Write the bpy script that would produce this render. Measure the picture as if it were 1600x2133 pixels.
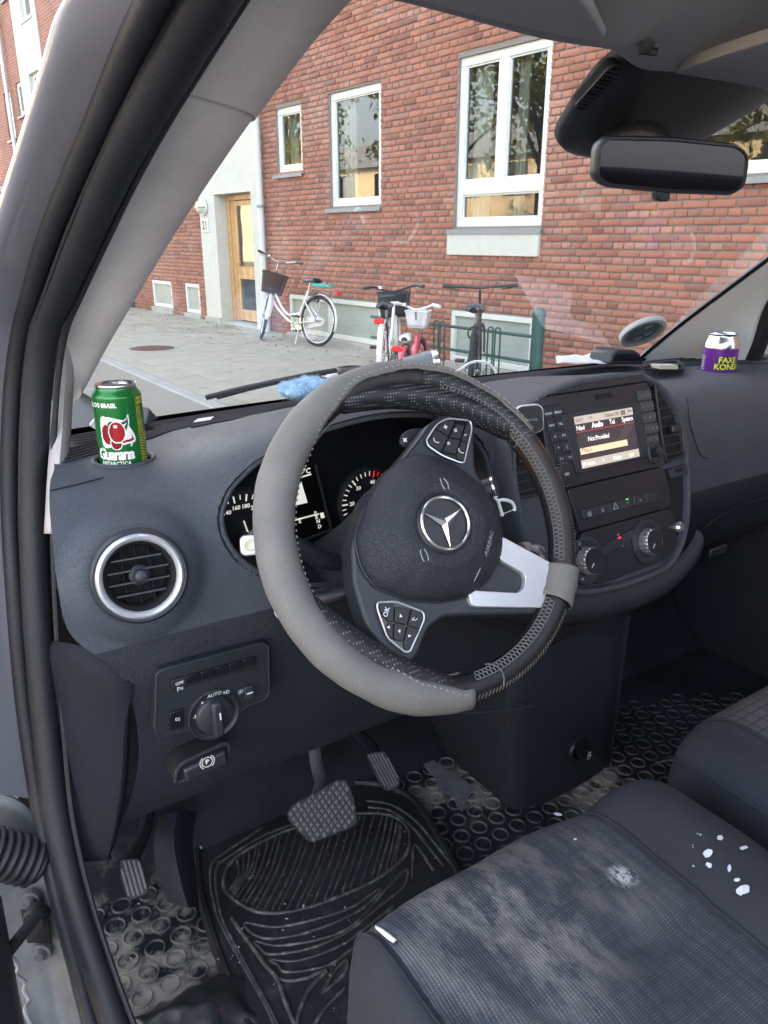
import bpy, bmesh, math, random
from mathutils import Vector as V, Matrix
for _o in list(bpy.data.objects):
    bpy.data.objects.remove(_o)
sc = bpy.context.scene
col = sc.collection
random.seed(7)
R = math.radians
PI = math.pi

# ------------------------------------------------------------------ camera
# metres; X = right of the van, Y = ahead of the van, Z = up from the road
CAM = V((-.858, -.642, 1.50))
HEAD, PITCH, FPX = R(33), R(19.6), 1600.0
DIR = V((math.sin(HEAD)*math.cos(PITCH), math.cos(HEAD)*math.cos(PITCH), -math.sin(PITCH)))
RGT = V((math.cos(HEAD), -math.sin(HEAD), 0))
UPV = RGT.cross(DIR)
cd = bpy.data.cameras.new('camera')
cam = bpy.data.objects.new('camera', cd)
col.objects.link(cam)
cam.matrix_world = Matrix.Translation(CAM) @ Matrix((RGT, UPV, -DIR)).transposed().to_4x4()
cd.sensor_fit = 'AUTO'
cd.sensor_width = 36
cd.lens = 36*FPX/2133
cd.clip_start = .02
cd.clip_end = 600
sc.camera = cam

# ------------------------------------------------------------------ light
SUN_AZ, SUN_EL = R(45), R(24)          # azimuth clockwise from +Y: low evening sun from behind the brick house
w = bpy.data.worlds.new('World')
sc.world = w
w.use_nodes = True
nt = w.node_tree
bg = nt.nodes['Background']
sky = nt.nodes.new('ShaderNodeTexSky')
sky.sky_type = 'NISHITA'
sky.sun_disc = False
sky.sun_elevation = SUN_EL
sky.sun_rotation = SUN_AZ
sky.air_density = 1.0
sky.dust_density = 4.0
sky.ozone_density = 1.0
# hazy evening sky: the blue mostly washed out to white
hsv = nt.nodes.new('ShaderNodeHueSaturation')
hsv.inputs['Saturation'].default_value = .50
nt.links.new(sky.outputs[0], hsv.inputs['Color'])
nt.links.new(hsv.outputs[0], bg.inputs[0])
bg.inputs[1].default_value = .15
sl = bpy.data.lights.new('sun', 'SUN')
sl.energy = 4.0
sl.angle = R(.6)
sl.color = (1, .78, .52)
so = bpy.data.objects.new('sun', sl)
col.objects.link(so)
sd = V((math.sin(SUN_AZ)*math.cos(SUN_EL), math.cos(SUN_AZ)*math.cos(SUN_EL), math.sin(SUN_EL)))
so.rotation_euler = sd.to_track_quat('Z', 'Y').to_euler()
so.location = sd*50
sc.view_settings.view_transform = 'Standard'
sc.view_settings.look = 'None'
sc.view_settings.gamma = 1
sc.view_settings.use_curve_mapping = False
sc.view_settings.exposure = 3.35
sc.render.engine = 'CYCLES'
sc.cycles.max_bounces = 9
sc.cycles.transparent_max_bounces = 24
sc.cycles.use_denoising = True
sc.cycles.caustics_reflective = False
sc.cycles.caustics_refractive = False


# ------------------------------------------------------------------ helpers
def at(px, py, X=None, Y=None, Z=None, pl=None):
    """The real point on a plane of the place (X, Y or Z = value, or (origin, normal)) that is seen at photo pixel px, py."""
    d = DIR*FPX + RGT*(px-800) + UPV*(1066.5-py)
    if pl:
        return CAM + d*((pl[0]-CAM).dot(pl[1])/d.dot(pl[1]))
    if X is not None:
        return CAM + d*((X-CAM.x)/d.x)
    if Y is not None:
        return CAM + d*((Y-CAM.y)/d.y)
    return CAM + d*((Z-CAM.z)/d.z)


def seen(p):
    q = V(p)-CAM
    z = q.dot(DIR)
    return 800+FPX*q.dot(RGT)/z, 1066.5-FPX*q.dot(UPV)/z, z


def cr(pts, n, closed=False):
    """Catmull-Rom through pts (Vectors or tuples), n steps per span."""
    P = [V(p) for p in pts]
    m = len(P)
    out = []
    for i in range(m if closed else m-1):
        if closed:
            a, b, c, d = P[i-1], P[i], P[(i+1) % m], P[(i+2) % m]
        else:
            b, c = P[i], P[i+1]
            a = P[i-1] if i else b*2-c
            d = P[i+2] if i+2 < m else c*2-b
        for k in range(n):
            t = k/n
            out.append(.5*((2*b)+(c-a)*t+(2*a-5*b+4*c-d)*t*t+(3*b-a-3*c+d)*t**3))
    if not closed:
        out.append(P[-1].copy())
    return out


def cr_grid(rows, nu, nv):
    a = [cr(r, nu) for r in rows]
    cols = [cr([r[j] for r in a], nv) for j in range(len(a[0]))]
    return [[cols[j][i] for j in range(len(cols))] for i in range(len(cols[0]))]


class MB:
    def __init__(s):
        s.v = []
        s.f = []
        s.m = []
        s.mi = 0

    def add(s, vs, fs):
        b = len(s.v)
        s.v += [tuple(p) for p in vs]
        for f in fs:
            s.f.append(tuple(i+b for i in f))
            s.m.append(s.mi)
        return s

    def box(s, c, d, rot=None):
        c = V(c)
        h = [x/2 for x in d]
        vs = []
        for k in range(8):
            p = V((h[0]*(1 if k & 1 else -1), h[1]*(1 if k & 2 else -1), h[2]*(1 if k & 4 else -1)))
            vs.append(c+(rot @ p if rot else p))
        return s.add(vs, [(0, 2, 3, 1), (4, 5, 7, 6), (0, 1, 5, 4), (2, 6, 7, 3), (0, 4, 6, 2), (1, 3, 7, 5)])

    def fbox(s, o, u, v, n, u0, u1, v0, v1, n0, n1):
        """box in a frame: origin o and axes u, v, n"""
        vs = [o+u*(u1 if k & 1 else u0)+v*(v1 if k & 2 else v0)+n*(n1 if k & 4 else n0) for k in range(8)]
        return s.add(vs, [(0, 2, 3, 1), (4, 5, 7, 6), (0, 1, 5, 4), (2, 6, 7, 3), (0, 4, 6, 2), (1, 3, 7, 5)])

    def tube(s, pts, r, n=10, caps=True, closed=False, flat=None, up=None):
        P = [V(p) for p in pts]
        m = len(P)
        rr = r if isinstance(r, (list, tuple)) else [r]*m
        T = []
        for i in range(m):
            a = P[(i-1) % m] if (closed or i) else P[0]
            b = P[(i+1) % m] if (closed or i < m-1) else P[-1]
            t = b-a
            T.append(t.normalized() if t.length > 1e-9 else (T[-1] if T else V((0, 0, 1))))
        x = (V(up) if up else (V((0, 0, 1)) if abs(T[0].z) < .9 else V((1, 0, 0))))
        x = (x-T[0]*x.dot(T[0])).normalized()
        vs = []
        for i in range(m):
            x = (V(up) if up else x)
            x = x-T[i]*x.dot(T[i])
            x = x.normalized()
            y = T[i].cross(x)
            for k in range(n):
                a = 2*PI*k/n
                vs.append(P[i]+x*math.cos(a)*rr[i]*(flat or 1)+y*math.sin(a)*rr[i])
        fs = []
        for i in range(m if closed else m-1):
            j = (i+1) % m
            for k in range(n):
                l = (k+1) % n
                fs.append((i*n+k, i*n+l, j*n+l, j*n+k))
        if caps and not closed:
            fs.append(tuple(range(n))[::-1])
            fs.append(tuple(range((m-1)*n, m*n)))
        return s.add(vs, fs)

    def lathe(s, prof, o=(0, 0, 0), ax=(0, 0, 1), n=24, ref=None, a0=0, a1=2*PI):
        """prof: list of (radius, height along ax)"""
        o, ax = V(o), V(ax).normalized()
        x = V(ref) if ref else (V((1, 0, 0)) if abs(ax.x) < .9 else V((0, 1, 0)))
        x = (x-ax*x.dot(ax)).normalized()
        y = ax.cross(x)
        full = abs(a1-a0-2*PI) < 1e-6
        c = n if full else n+1
        vs = []
        for r, h in prof:
            for k in range(c):
                a = a0+(a1-a0)*k/n
                vs.append(o+ax*h+(x*math.cos(a)+y*math.sin(a))*r)
        fs = []
        for i in range(len(prof)-1):
            for k in range(n):
                l = (k+1) % c
                fs.append((i*c+k, i*c+l, (i+1)*c+l, (i+1)*c+k))
        return s.add(vs, fs)

    def prism(s, poly, o, u, v, n, h0, h1, top=True, bot=True, taper=0.0):
        """2D outline (counter-clockwise in u, v) pulled along n from h0 to h1"""
        m = len(poly)
        cx = sum(p[0] for p in poly)/m
        cy = sum(p[1] for p in poly)/m
        vs = [o+u*a+v*b+n*h0 for a, b in poly]
        vs += [o+u*(a+(cx-a)*taper)+v*(b+(cy-b)*taper)+n*h1 for a, b in poly]
        fs = [(i, (i+1) % m, m+(i+1) % m, m+i) for i in range(m)]
        if top:
            fs.append(tuple(range(m, 2*m)))
        if bot:
            fs.append(tuple(range(m))[::-1])
        return s.add(vs, fs)

    def ring(s, outer, inner, o, u, v, n, h0, h1):
        """flat frame between two outlines with equal counts, thick from h0 to h1"""
        m = len(outer)
        vs = []
        for h in (h0, h1):
            vs += [o+u*a+v*b+n*h for a, b in outer]
            vs += [o+u*a+v*b+n*h for a, b in inner]
        fs = []
        for i in range(m):
            j = (i+1) % m
            fs += [(2*m+i, 2*m+j, 3*m+j, 3*m+i), (i, m+i, m+j, j), (i, j, 2*m+j, 2*m+i), (m+i, 3*m+i, 3*m+j, m+j)]
        return s.add(vs, fs)

    def grid(s, g, keep=None):
        h, w_ = len(g), len(g[0])
        vs = [p for r in g for p in r]
        fs = []
        for i in range(h-1):
            for j in range(w_-1):
                if keep is None or keep((g[i][j]+g[i+1][j+1])/2):
                    fs.append((i*w_+j, i*w_+j+1, (i+1)*w_+j+1, (i+1)*w_+j))
        return s.add(vs, fs)

    def build(s, name, mat, parent=None, sharp=35, bevel=0, seg=2, solid=0, sub=0, label=None, kind=None, flip=False):
        me = bpy.data.meshes.new(name)
        me.from_pydata(s.v, [], s.f)
        mats = mat if isinstance(mat, (list, tuple)) else [mat]
        for m in mats:
            me.materials.append(m)
        if len(mats) > 1:
            me.polygons.foreach_set('material_index', s.m)
        if flip:
            me.flip_normals()
        me.polygons.foreach_set('use_smooth', [sharp > 0]*len(me.polygons))
        if sharp > 0:
            me.set_sharp_from_angle(angle=R(sharp))
        me.update()
        o = bpy.data.objects.new(name, me)
        col.objects.link(o)
        if solid:
            md = o.modifiers.new('thick', 'SOLIDIFY')
            md.thickness = solid
            md.offset = -1
        if bevel:
            md = o.modifiers.new('bevel', 'BEVEL')
            md.width = bevel
            md.segments = seg
            md.limit_method = 'ANGLE'
            md.angle_limit = R(40)
            md.harden_normals = False
        if sub:
            md = o.modifiers.new('sub', 'SUBSURF')
            md.levels = md.render_levels = sub
        par(o, parent)
        if label:
            o['label'] = label
        if kind:
            o['kind'] = kind
        return o


WM = {}


def wmat(o):
    return WM.get(o.name, Matrix.Identity(4))


def par(o, parent):
    if parent:
        o.parent = parent
        o.matrix_parent_inverse = wmat(parent).inverted()


def tag(o, label, cat, group=None):
    o['label'] = label
    o['category'] = cat
    if group:
        o['group'] = group
    return o


def thing(name, label, cat, loc=(0, 0, 0), rz=0, group=None):
    o = bpy.data.objects.new(name, None)
    col.objects.link(o)
    o.empty_display_size = .05
    o.location = loc
    o.rotation_euler = (0, 0, rz)
    WM[o.name] = Matrix.Translation(V(loc)) @ Matrix.Rotation(rz, 4, 'Z')
    return tag(o, label, cat, group)


def share(src, parent, mw, name=None):
    """another piece that shares src's mesh"""
    o = src.copy()
    col.objects.link(o)
    par(o, parent)
    o.matrix_basis = mw
    return o


def rrect(w_, h, r, n=5, cx=0, cy=0):
    """rounded rectangle outline, counter-clockwise"""
    out = []
    r = min(r, w_/2-1e-5, h/2-1e-5)
    for qx, qy, a in ((1, 1, 0), (-1, 1, 90), (-1, -1, 180), (1, -1, 270)):
        for k in range(n+1):
            t = R(a+90*k/n)
            out.append((cx+qx*(w_/2-r)+r*math.cos(t), cy+qy*(h/2-r)+r*math.sin(t)))
    return out


def round_poly(pts, r, n=4):
    """round the corners of a 2D polygon"""
    out = []
    m = len(pts)
    for i in range(m):
        a, b, c = V((*pts[i-1], 0)), V((*pts[i], 0)), V((*pts[(i+1) % m], 0))
        d1, d2 = (a-b), (c-b)
        rr = min(r, d1.length*.45, d2.length*.45)
        p, q = b+d1.normalized()*rr, b+d2.normalized()*rr
        for k in range(n+1):
            t = k/n
            x = p*(1-t)**2+b*2*t*(1-t)+q*t*t
            out.append((x.x, x.y))
    return out


def inset(poly, d):
    """shrink a counter-clockwise outline by d"""
    m = len(poly)
    out = []
    for i in range(m):
        a, b, c = poly[i-1], poly[i], poly[(i+1) % m]
        t = V((c[0]-a[0], c[1]-a[1]))
        t = t.normalized() if t.length > 1e-9 else V((1, 0))
        out.append((b[0]-t.y*d, b[1]+t.x*d))
    return out


def text_mesh(txt, size, bold=0.0, align='CENTER', shear=0.0, space=1.0):
    """(verts, faces) of flat lettering, baseline-centred at the origin in the XY plane"""
    cu = bpy.data.curves.new('lettering', 'FONT')
    cu.body = txt
    cu.size = size
    cu.align_x = align
    cu.align_y = 'CENTER'
    cu.offset = bold
    cu.shear = shear
    cu.space_character = space
    cu.resolution_u = 2
    o = bpy.data.objects.new('lettering', cu)
    col.objects.link(o)
    dg = bpy.context.evaluated_depsgraph_get()
    me = bpy.data.meshes.new_from_object(o.evaluated_get(dg))
    vs = [tuple(v.co) for v in me.vertices]
    fs = [tuple(p.vertices) for p in me.polygons]
    bpy.data.objects.remove(o)
    bpy.data.curves.remove(cu)
    bpy.data.meshes.remove(me)
    return vs, fs


def put_text(mb, txt, size, fn, **kw):
    """lettering mapped by fn(x, y) -> point"""
    vs, fs = text_mesh(txt, size, **kw)
    mb.add([fn(x, y) for x, y, z in vs], fs)
    return mb


# ------------------------------------------------------------------ materials
def mat(name, rgb, rough=.6, metal=0.0, spec=.5, coat=0.0, emit=None, es=0):
    m = bpy.data.materials.new(name)
    m.use_nodes = True
    b = m.node_tree.nodes['Principled BSDF']
    b.inputs['Base Color'].default_value = (*rgb, 1)
    b.inputs['Roughness'].default_value = rough
    b.inputs['Metallic'].default_value = metal
    b.inputs['Specular IOR Level'].default_value = spec
    b.inputs['Coat Weight'].default_value = coat
    if emit:
        b.inputs['Emission Color'].default_value = (*emit, 1)
        b.inputs['Emission Strength'].default_value = es
    return m


class NG:
    """small wrapper to add nodes to a material"""
    def __init__(s, m):
        s.t = m.node_tree
        s.b = s.t.nodes.get('Principled BSDF')
        s.co = s.t.nodes.new('ShaderNodeTexCoord')

    def n(s, kind, **kw):
        x = s.t.nodes.new('ShaderNode'+kind)
        for k, v in kw.items():
            if k.startswith('i_'):
                x.inputs[k[2:].replace('_', ' ')].default_value = v
            else:
                setattr(x, k, v)
        return x

    def l(s, a, b):
        s.t.links.new(a, b)

    def noise(s, scale, detail=4, rough=.55, vec=None, dist=0):
        x = s.n('TexNoise')
        x.inputs['Scale'].default_value = scale
        x.inputs['Detail'].default_value = detail
        x.inputs['Roughness'].default_value = rough
        x.inputs['Distortion'].default_value = dist
        s.l(vec or s.co.outputs['Object'], x.inputs['Vector'])
        return x.outputs['Fac']

    def ramp(s, fac, stops):
        x = s.n('ValToRGB')
        e = x.color_ramp.elements
        while len(e) < len(stops):
            e.new(.5)
        for el, (p, c) in zip(e, stops):
            el.position = p
            el.color = (*c, 1) if len(c) == 3 else c
        s.l(fac, x.inputs[0])
        return x.outputs[0]

    def mix(s, fac, a, b, mode='MIX'):
        x = s.n('MixRGB', blend_type=mode)
        for k, val in ((0, fac), (1, a), (2, b)):
            if isinstance(val, (int, float)):
                x.inputs[k].default_value = val if k == 0 else (val, val, val, 1)
            elif isinstance(val, (tuple, list)):
                x.inputs[k].default_value = (*val, 1)
            else:
                s.l(val, x.inputs[k])
        return x.outputs[0]

    def math(s, op, a, b=0.0):
        x = s.n('Math', operation=op)
        for k, val in ((0, a), (1, b)):
            if isinstance(val, (int, float)):
                x.inputs[k].default_value = val
            else:
                s.l(val, x.inputs[k])
        return x.outputs[0]

    def bump(s, h, strength=.3, dist=.001, prev=None):
        x = s.n('Bump')
        x.inputs['Strength'].default_value = strength
        x.inputs['Distance'].default_value = dist
        s.l(h, x.inputs['Height'])
        if prev:
            s.l(prev, x.inputs['Normal'])
        s.l(x.outputs[0], s.b.inputs['Normal'])
        return x.outputs[0]

    def color(s, c):
        s.l(c, s.b.inputs['Base Color'])

    def rough(s, c):
        s.l(c, s.b.inputs['Roughness'])


def plastic(name, rgb, rough=.55, grain=900, gb=.35, gd=.0006, dirt=.0, spec=.5):
    """moulded plastic with a leather grain and a little dust"""
    m = mat(name, rgb, rough, spec=spec)
    g = NG(m)
    vo = g.n('TexVoronoi', feature='DISTANCE_TO_EDGE')
    vo.inputs['Scale'].default_value = grain*.55
    nz = g.n('TexNoise')
    nz.inputs['Scale'].default_value = grain*.4
    g.l(g.co.outputs['Object'], nz.inputs['Vector'])
    wv = g.mix(.012, g.co.outputs['Object'], nz.outputs['Color'], 'ADD')
    g.l(wv, vo.inputs['Vector'])
    h = g.math('MINIMUM', g.math('MULTIPLY', vo.outputs['Distance'], 5.0), 1.0)
    g.bump(h, gb, gd)
    big = g.noise(9, 5, .6)
    fine = g.noise(260, 3, .6)
    c = g.ramp(g.math('ADD', g.math('MULTIPLY', big, .7), g.math('MULTIPLY', fine, .3)),
               [(.3, tuple(x*.85 for x in rgb)), (.7, tuple(x*1.15 for x in rgb))])
    if dirt:
        sp = g.ramp(g.noise(330, 2, .7), [(.68, (0, 0, 0)), (.8, (1, 1, 1))])
        pt = g.ramp(g.noise(14, 4, .65), [(.45, (0, 0, 0)), (.75, (1, 1, 1))])
        f = g.math('ADD', g.math('MULTIPLY', sp, dirt), g.math('MULTIPLY', pt, dirt*.45))
        c = g.mix(f, c, (.3, .29, .28))
    g.color(c)
    g.rough(g.ramp(big, [(.3, (rough-.07,)*3), (.7, (rough+.08,)*3)]))
    return m


def glass(name, tint=(1, 1, 1), spec_boost=1.0, rough=0.0, dusty=0.0):
    """thin pane: clear with a mirror-like Fresnel reflection"""
    m = bpy.data.materials.new(name)
    m.use_nodes = True
    t = m.node_tree
    t.nodes.remove(t.nodes['Principled BSDF'])
    out = t.nodes['Material Output']
    tr = t.nodes.new('ShaderNodeBsdfTransparent')
    tr.inputs[0].default_value = (*tint, 1)
    gl = t.nodes.new('ShaderNodeBsdfGlossy')
    gl.inputs['Roughness'].default_value = rough
    fr = t.nodes.new('ShaderNodeFresnel')
    fr.inputs['IOR'].default_value = 1.52
    mu = t.nodes.new('ShaderNodeMath')
    mu.operation = 'MULTIPLY'
    mu.use_clamp = True
    mu.inputs[1].default_value = spec_boost
    t.links.new(fr.outputs[0], mu.inputs[0])
    mx = t.nodes.new('ShaderNodeMixShader')
    t.links.new(mu.outputs[0], mx.inputs[0])
    t.links.new(tr.outputs[0], mx.inputs[1])
    t.links.new(gl.outputs[0], mx.inputs[2])
    last = mx
    if dusty:
        di = t.nodes.new('ShaderNodeBsdfDiffuse')
        di.inputs[0].default_value = (.8, .82, .85, 1)
        tc = t.nodes.new('ShaderNodeTexCoord')
        nz = t.nodes.new('ShaderNodeTexNoise')
        nz.inputs['Scale'].default_value = 7
        nz.inputs['Detail'].default_value = 6
        t.links.new(tc.outputs['Object'], nz.inputs['Vector'])
        rp = t.nodes.new('ShaderNodeValToRGB')
        rp.color_ramp.elements[0].position = .35
        rp.color_ramp.elements[0].color = (dusty*.3,)*3+(1,)
        rp.color_ramp.elements[1].position = .8
        rp.color_ramp.elements[1].color = (dusty,)*3+(1,)
        t.links.new(nz.outputs['Fac'], rp.inputs[0])
        m2 = t.nodes.new('ShaderNodeMixShader')
        t.links.new(rp.outputs[0], m2.inputs[0])
        t.links.new(mx.outputs[0], m2.inputs[1])
        t.links.new(di.outputs[0], m2.inputs[2])
        last = m2
    t.links.new(last.outputs[0], out.inputs[0])
    return m

# ================================================================== OUTSIDE
WA = R(5.5)
WO = V((4.40, 10.9, 0))
WT = V((math.sin(WA), -math.cos(WA), 0))       # along the facade, to the right
WN = V((-math.cos(WA), -math.sin(WA), 0))      # out of the facade, to the street
ZU = V((0, 0, 1))


def wp(s, z, d=0.0):
    return WO+WT*s+ZU*z+WN*d


def wbox(mb, s0, s1, z0, z1, d0, d1):
    return mb.fbox(WO, WT, ZU, WN, s0, s1, z0, z1, d0, d1)


# ---- materials
def brick_mat(name, island=True):
    m = mat(name, (.36, .13, .085), .85)
    g = NG(m)
    geo = g.n('NewGeometry')
    oi = g.n('ObjectInfo')
    rnd = g.math('FRACT', g.math('ADD', geo.outputs['Random Per Island'], g.math('MULTIPLY', oi.outputs['Random'], 7.31)))
    c = g.ramp(rnd, [(0, (.24, .098, .068)), (.12, (.33, .135, .09)), (.4, (.40, .165, .105)), (.7, (.445, .19, .122)), (.9, (.39, .175, .12)), (1, (.30, .137, .10))])
    ob = g.co.outputs['Object']
    n1 = g.noise(38, 5, .65)
    n2 = g.noise(.9, 4, .6)
    c = g.mix(.5, c, g.ramp(n1, [(.3, (.55, .5, .48)), (.7, (1.15, 1.1, 1.1))]), 'MULTIPLY')
    wide = g.noise(.45, 5, .6)
    c = g.mix(.75, c, g.ramp(wide, [(.3, (.74, .73, .74)), (.68, (1.14, 1.13, 1.12))]), 'MULTIPLY')
    st = g.ramp(n2, [(.5, (0, 0, 0)), (.8, (.42, .42, .42))])
    c = g.mix(st, c, (.48, .40, .36))
    g.color(c)
    g.bump(g.noise(120, 5, .7), .5, .004)
    return m


M_BRICK = brick_mat('brick_clay')
M_MORTAR = mat('mortar', (.22, .195, .17), .95)
_g = NG(M_MORTAR)
_g.color(_g.ramp(_g.noise(60, 5, .7), [(.3, (.20, .172, .15)), (.7, (.285, .25, .22))]))
_g.bump(_g.noise(220, 4, .7), .6, .004)
# far and high facade areas: same bond as a material
M_FARBRICK = mat('far_brick', (.36, .13, .09), .9)
_g = NG(M_FARBRICK)
_mp = _g.n('Mapping')
_mp.inputs['Rotation'].default_value = (0, 0, 0)
_sep = _g.n('SeparateXYZ')
_g.l(_g.co.outputs['Object'], _sep.inputs[0])
_cmb = _g.n('CombineXYZ')
_g.l(_sep.outputs['Y'], _cmb.inputs['X'])
_g.l(_sep.outputs['Z'], _cmb.inputs['Y'])
_bt = _g.n('TexBrick')
_g.l(_cmb.outputs[0], _bt.inputs['Vector'])
_bt.inputs['Color1'].default_value = (.33, .125, .08, 1)
_bt.inputs['Color2'].default_value = (.25, .092, .062, 1)
_bt.inputs['Mortar'].default_value = (.27, .24, .21, 1)
_bt.inputs['Scale'].default_value = 1
_bt.inputs['Mortar Size'].default_value = .008
_bt.inputs['Brick Width'].default_value = .24
_bt.inputs['Row Height'].default_value = .0667
_g.color(_g.mix(.35, _bt.outputs['Color'], _g.ramp(_g.noise(3, 5, .6), [(.3, (.7, .65, .6)), (.7, (1.15, 1.1, 1.1))]), 'MULTIPLY'))


def speckled(name, a, b, rough=.85, sc_=40, bs=.3, bd=.003, stain=None):
    m = mat(name, a, rough)
    g = NG(m)
    c = g.ramp(g.noise(sc_, 6, .65), [(.3, a), (.7, b)])
    if stain:
        c = g.mix(g.ramp(g.noise(stain[1], 5, .6), [(.5, (0, 0, 0)), (.75, (.5, .5, .5))]), c, stain[0])
    g.color(c)
    g.bump(g.noise(sc_*4, 4, .7), bs, bd)
    return m


M_RENDER = speckled('white_render', (.54, .56, .51), (.61, .62, .57), .9, 9, .35, .004, ((.5, .5, .45), 2.3))
M_CONC = speckled('concrete', (.36, .36, .34), (.46, .46, .43), .9, 30, .4, .003, ((.22, .22, .2), 3))
M_FRAMEW = speckled('white_window_paint', (.64, .67, .63), (.70, .72, .68), .4, 14, .1, .001)
M_SILLZ = speckled('zinc_sill', (.20, .225, .235), (.28, .30, .31), .5, 25, .15, .001)
M_PINE = mat('varnished_pine', (.55, .33, .14), .4)
_g = NG(M_PINE)
_w = _g.n('TexWave', bands_direction='X')
_w.inputs['Scale'].default_value = 14
_w.inputs['Distortion'].default_value = 5
_w.inputs['Detail'].default_value = 3
_g.l(_g.co.outputs['Object'], _w.inputs['Vector'])
_g.color(_g.ramp(_w.outputs['Fac'], [(.2, (.50, .29, .12)), (.8, (.62, .39, .18))]))
M_PANE = glass('window_glass', (.88, .92, .9), 2.6)
M_PANE_FROST = mat('frosted_basement_glass', (.36, .41, .38), .28, spec=.6)
_g = NG(M_PANE_FROST)
_g.color(_g.ramp(_g.noise(2.5, 4, .6), [(.3, (.30, .35, .32)), (.7, (.40, .45, .41))]))
M_ROOM = mat('dim_room', (.12, .115, .105), .9)
M_CURT = speckled('curtain', (.42, .47, .42), (.5, .54, .48), .9, 12)
M_GALV = speckled('painted_downpipe', (.55, .58, .58), (.64, .66, .65), .45, 20, .1, .001)
M_GREEN = speckled('dark_green_paint', (.022, .075, .062), (.03, .095, .078), .45, 20, .2, .001)
M_ASPH = speckled('asphalt', (.085, .088, .092), (.13, .132, .135), .9, 160, .6, .004, ((.055, .055, .055), 1.1))
M_GRAN = speckled('granite_kerb', (.30, .31, .295), (.45, .46, .44), .8, 110, .4, .003, ((.28, .28, .25), 4))
M_RUST = speckled('rusty_iron', (.10, .05, .038), (.17, .085, .062), .8, 60, .4, .002)


def paver_mat():
    m = mat('grey_paver', (.36, .35, .30), .9)
    g = NG(m)
    geo = g.n('NewGeometry')
    oi = g.n('ObjectInfo')
    rnd = g.math('FRACT', g.math('ADD', geo.outputs['Random Per Island'], g.math('MULTIPLY', oi.outputs['Random'], 5.7)))
    c = g.ramp(rnd, [(0, (.39, .375, .315)), (.5, (.415, .40, .337)), (1, (.44, .42, .355))])
    c = g.mix(.6, c, g.ramp(g.noise(50, 6, .7), [(.3, (.72, .72, .7)), (.7, (1.1, 1.1, 1.08))]), 'MULTIPLY')
    c = g.mix(g.ramp(g.noise(.8, 5, .65), [(.45, (0, 0, 0)), (.72, (.6, .6, .6))]), c, (.20, .185, .155))
    g.color(c)
    g.bump(g.noise(160, 5, .7), .4, .003)
    return m


M_PAVER = paver_mat()

# ---- ground, road, pavement, kerb
mb = MB()
n = 24
mb.add([(-150+300*i/n, -150+300*j/n, -.03) for j in range(n+1) for i in range(n+1)],
       [(j*(n+1)+i, j*(n+1)+i+1, (j+1)*(n+1)+i+1, (j+1)*(n+1)+i) for j in range(n) for i in range(n)])
mb.build('ground', speckled('ground_soil', (.12, .11, .09), (.18, .17, .14), .95, 3), kind='structure')
mb = MB()
for j in range(40):
    y0, y1 = -60+j*3.5, -60+(j+1)*3.5
    mb.add([(-7.5, y0, 0), (1.6, y0, 0), (1.6, y1, 0), (-7.5, y1, 0)], [(0, 1, 2, 3)])
mb.build('road', M_ASPH, kind='structure')


def kx(y):
    return 1.46-.03*(y-6)


pav = MB()
pav.add([(1.35, -40, .105), (9, -40, .105), (6.5, 60, .105), (.0, 60, .105)], [(0, 1, 2, 3)])
pavement = pav.build('pavement', speckled('joint_sand', (.25, .24, .205), (.32, .31, .265), .95, 90), kind='structure')
KT = V((-.03, 1, 0)).normalized()
KR = V((KT.y, -KT.x, 0))
kerb0 = None
for k in range(-4, 24):
    o = V((kx(k*1.0), k*1.0, 0))
    if kerb0 is None:
        m_ = MB().fbox(V((0, 0, 0)), KR, KT, ZU, 0, .145, .004, .992, -.05, .122)
        kerb0 = m_.build('kerb_stone', M_GRAN, pavement, bevel=.012)
        kerb0.matrix_basis = Matrix.Translation(o)
    else:
        share(kerb0, pavement, Matrix.Translation(o+V((random.uniform(-.004, .004), 0, random.uniform(-.003, .003)))))
# slabs: 300 x 200 in rows along the kerb; the nearest in view one by one
SL, SW = .30, .20
pos = []
for r_ in range(0, 17):
    for k in range(-6, 78):
        u0 = .155+r_*SW
        y0 = k*SL+(.15 if r_ % 2 else 0)
        p = V((kx(y0), y0, 0))+KR*u0
        q = V(p)-WO
        if q.dot(WN) < .06:
            continue
        sx, sy, z_ = seen((p.x, p.y, .12)) if (V((p.x, p.y, .12))-CAM).dot(DIR) > .2 else (9e9, 0, 1)
        vis = 150 < sx < 1000 and 600 < sy < 840
        pos.append((not vis, z_, p))
pos.sort(key=lambda a: (a[0], a[1]))
pv = []
for k in range(4):
    m_ = MB().fbox(V((0, 0, 0)), KR, KT, ZU, .004, SW-.004, .004, SL-.004, .06, .119)
    o_ = m_.build('paving_slab', M_PAVER, pavement, bevel=.005, seg=1)
    pv.append(o_)
rest = MB()
for i, (nv, z_, p) in enumerate(pos):
    t_ = V((p.x, p.y, random.uniform(-.003, .003)))
    mw = Matrix.Translation(t_) @ Matrix.Rotation(random.uniform(-.004, .004), 4, 'X')
    if i < 4:
        pv[i].matrix_basis = mw
    elif i < 300 and not nv:
        share(pv[i % 4], pavement, mw)
    else:
        rest.fbox(t_, KR, KT, ZU, .005, SW-.005, .005, SL-.005, .06, .119)
rest.build('paving_slabs', M_PAVER, pavement, kind='stuff')

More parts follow.
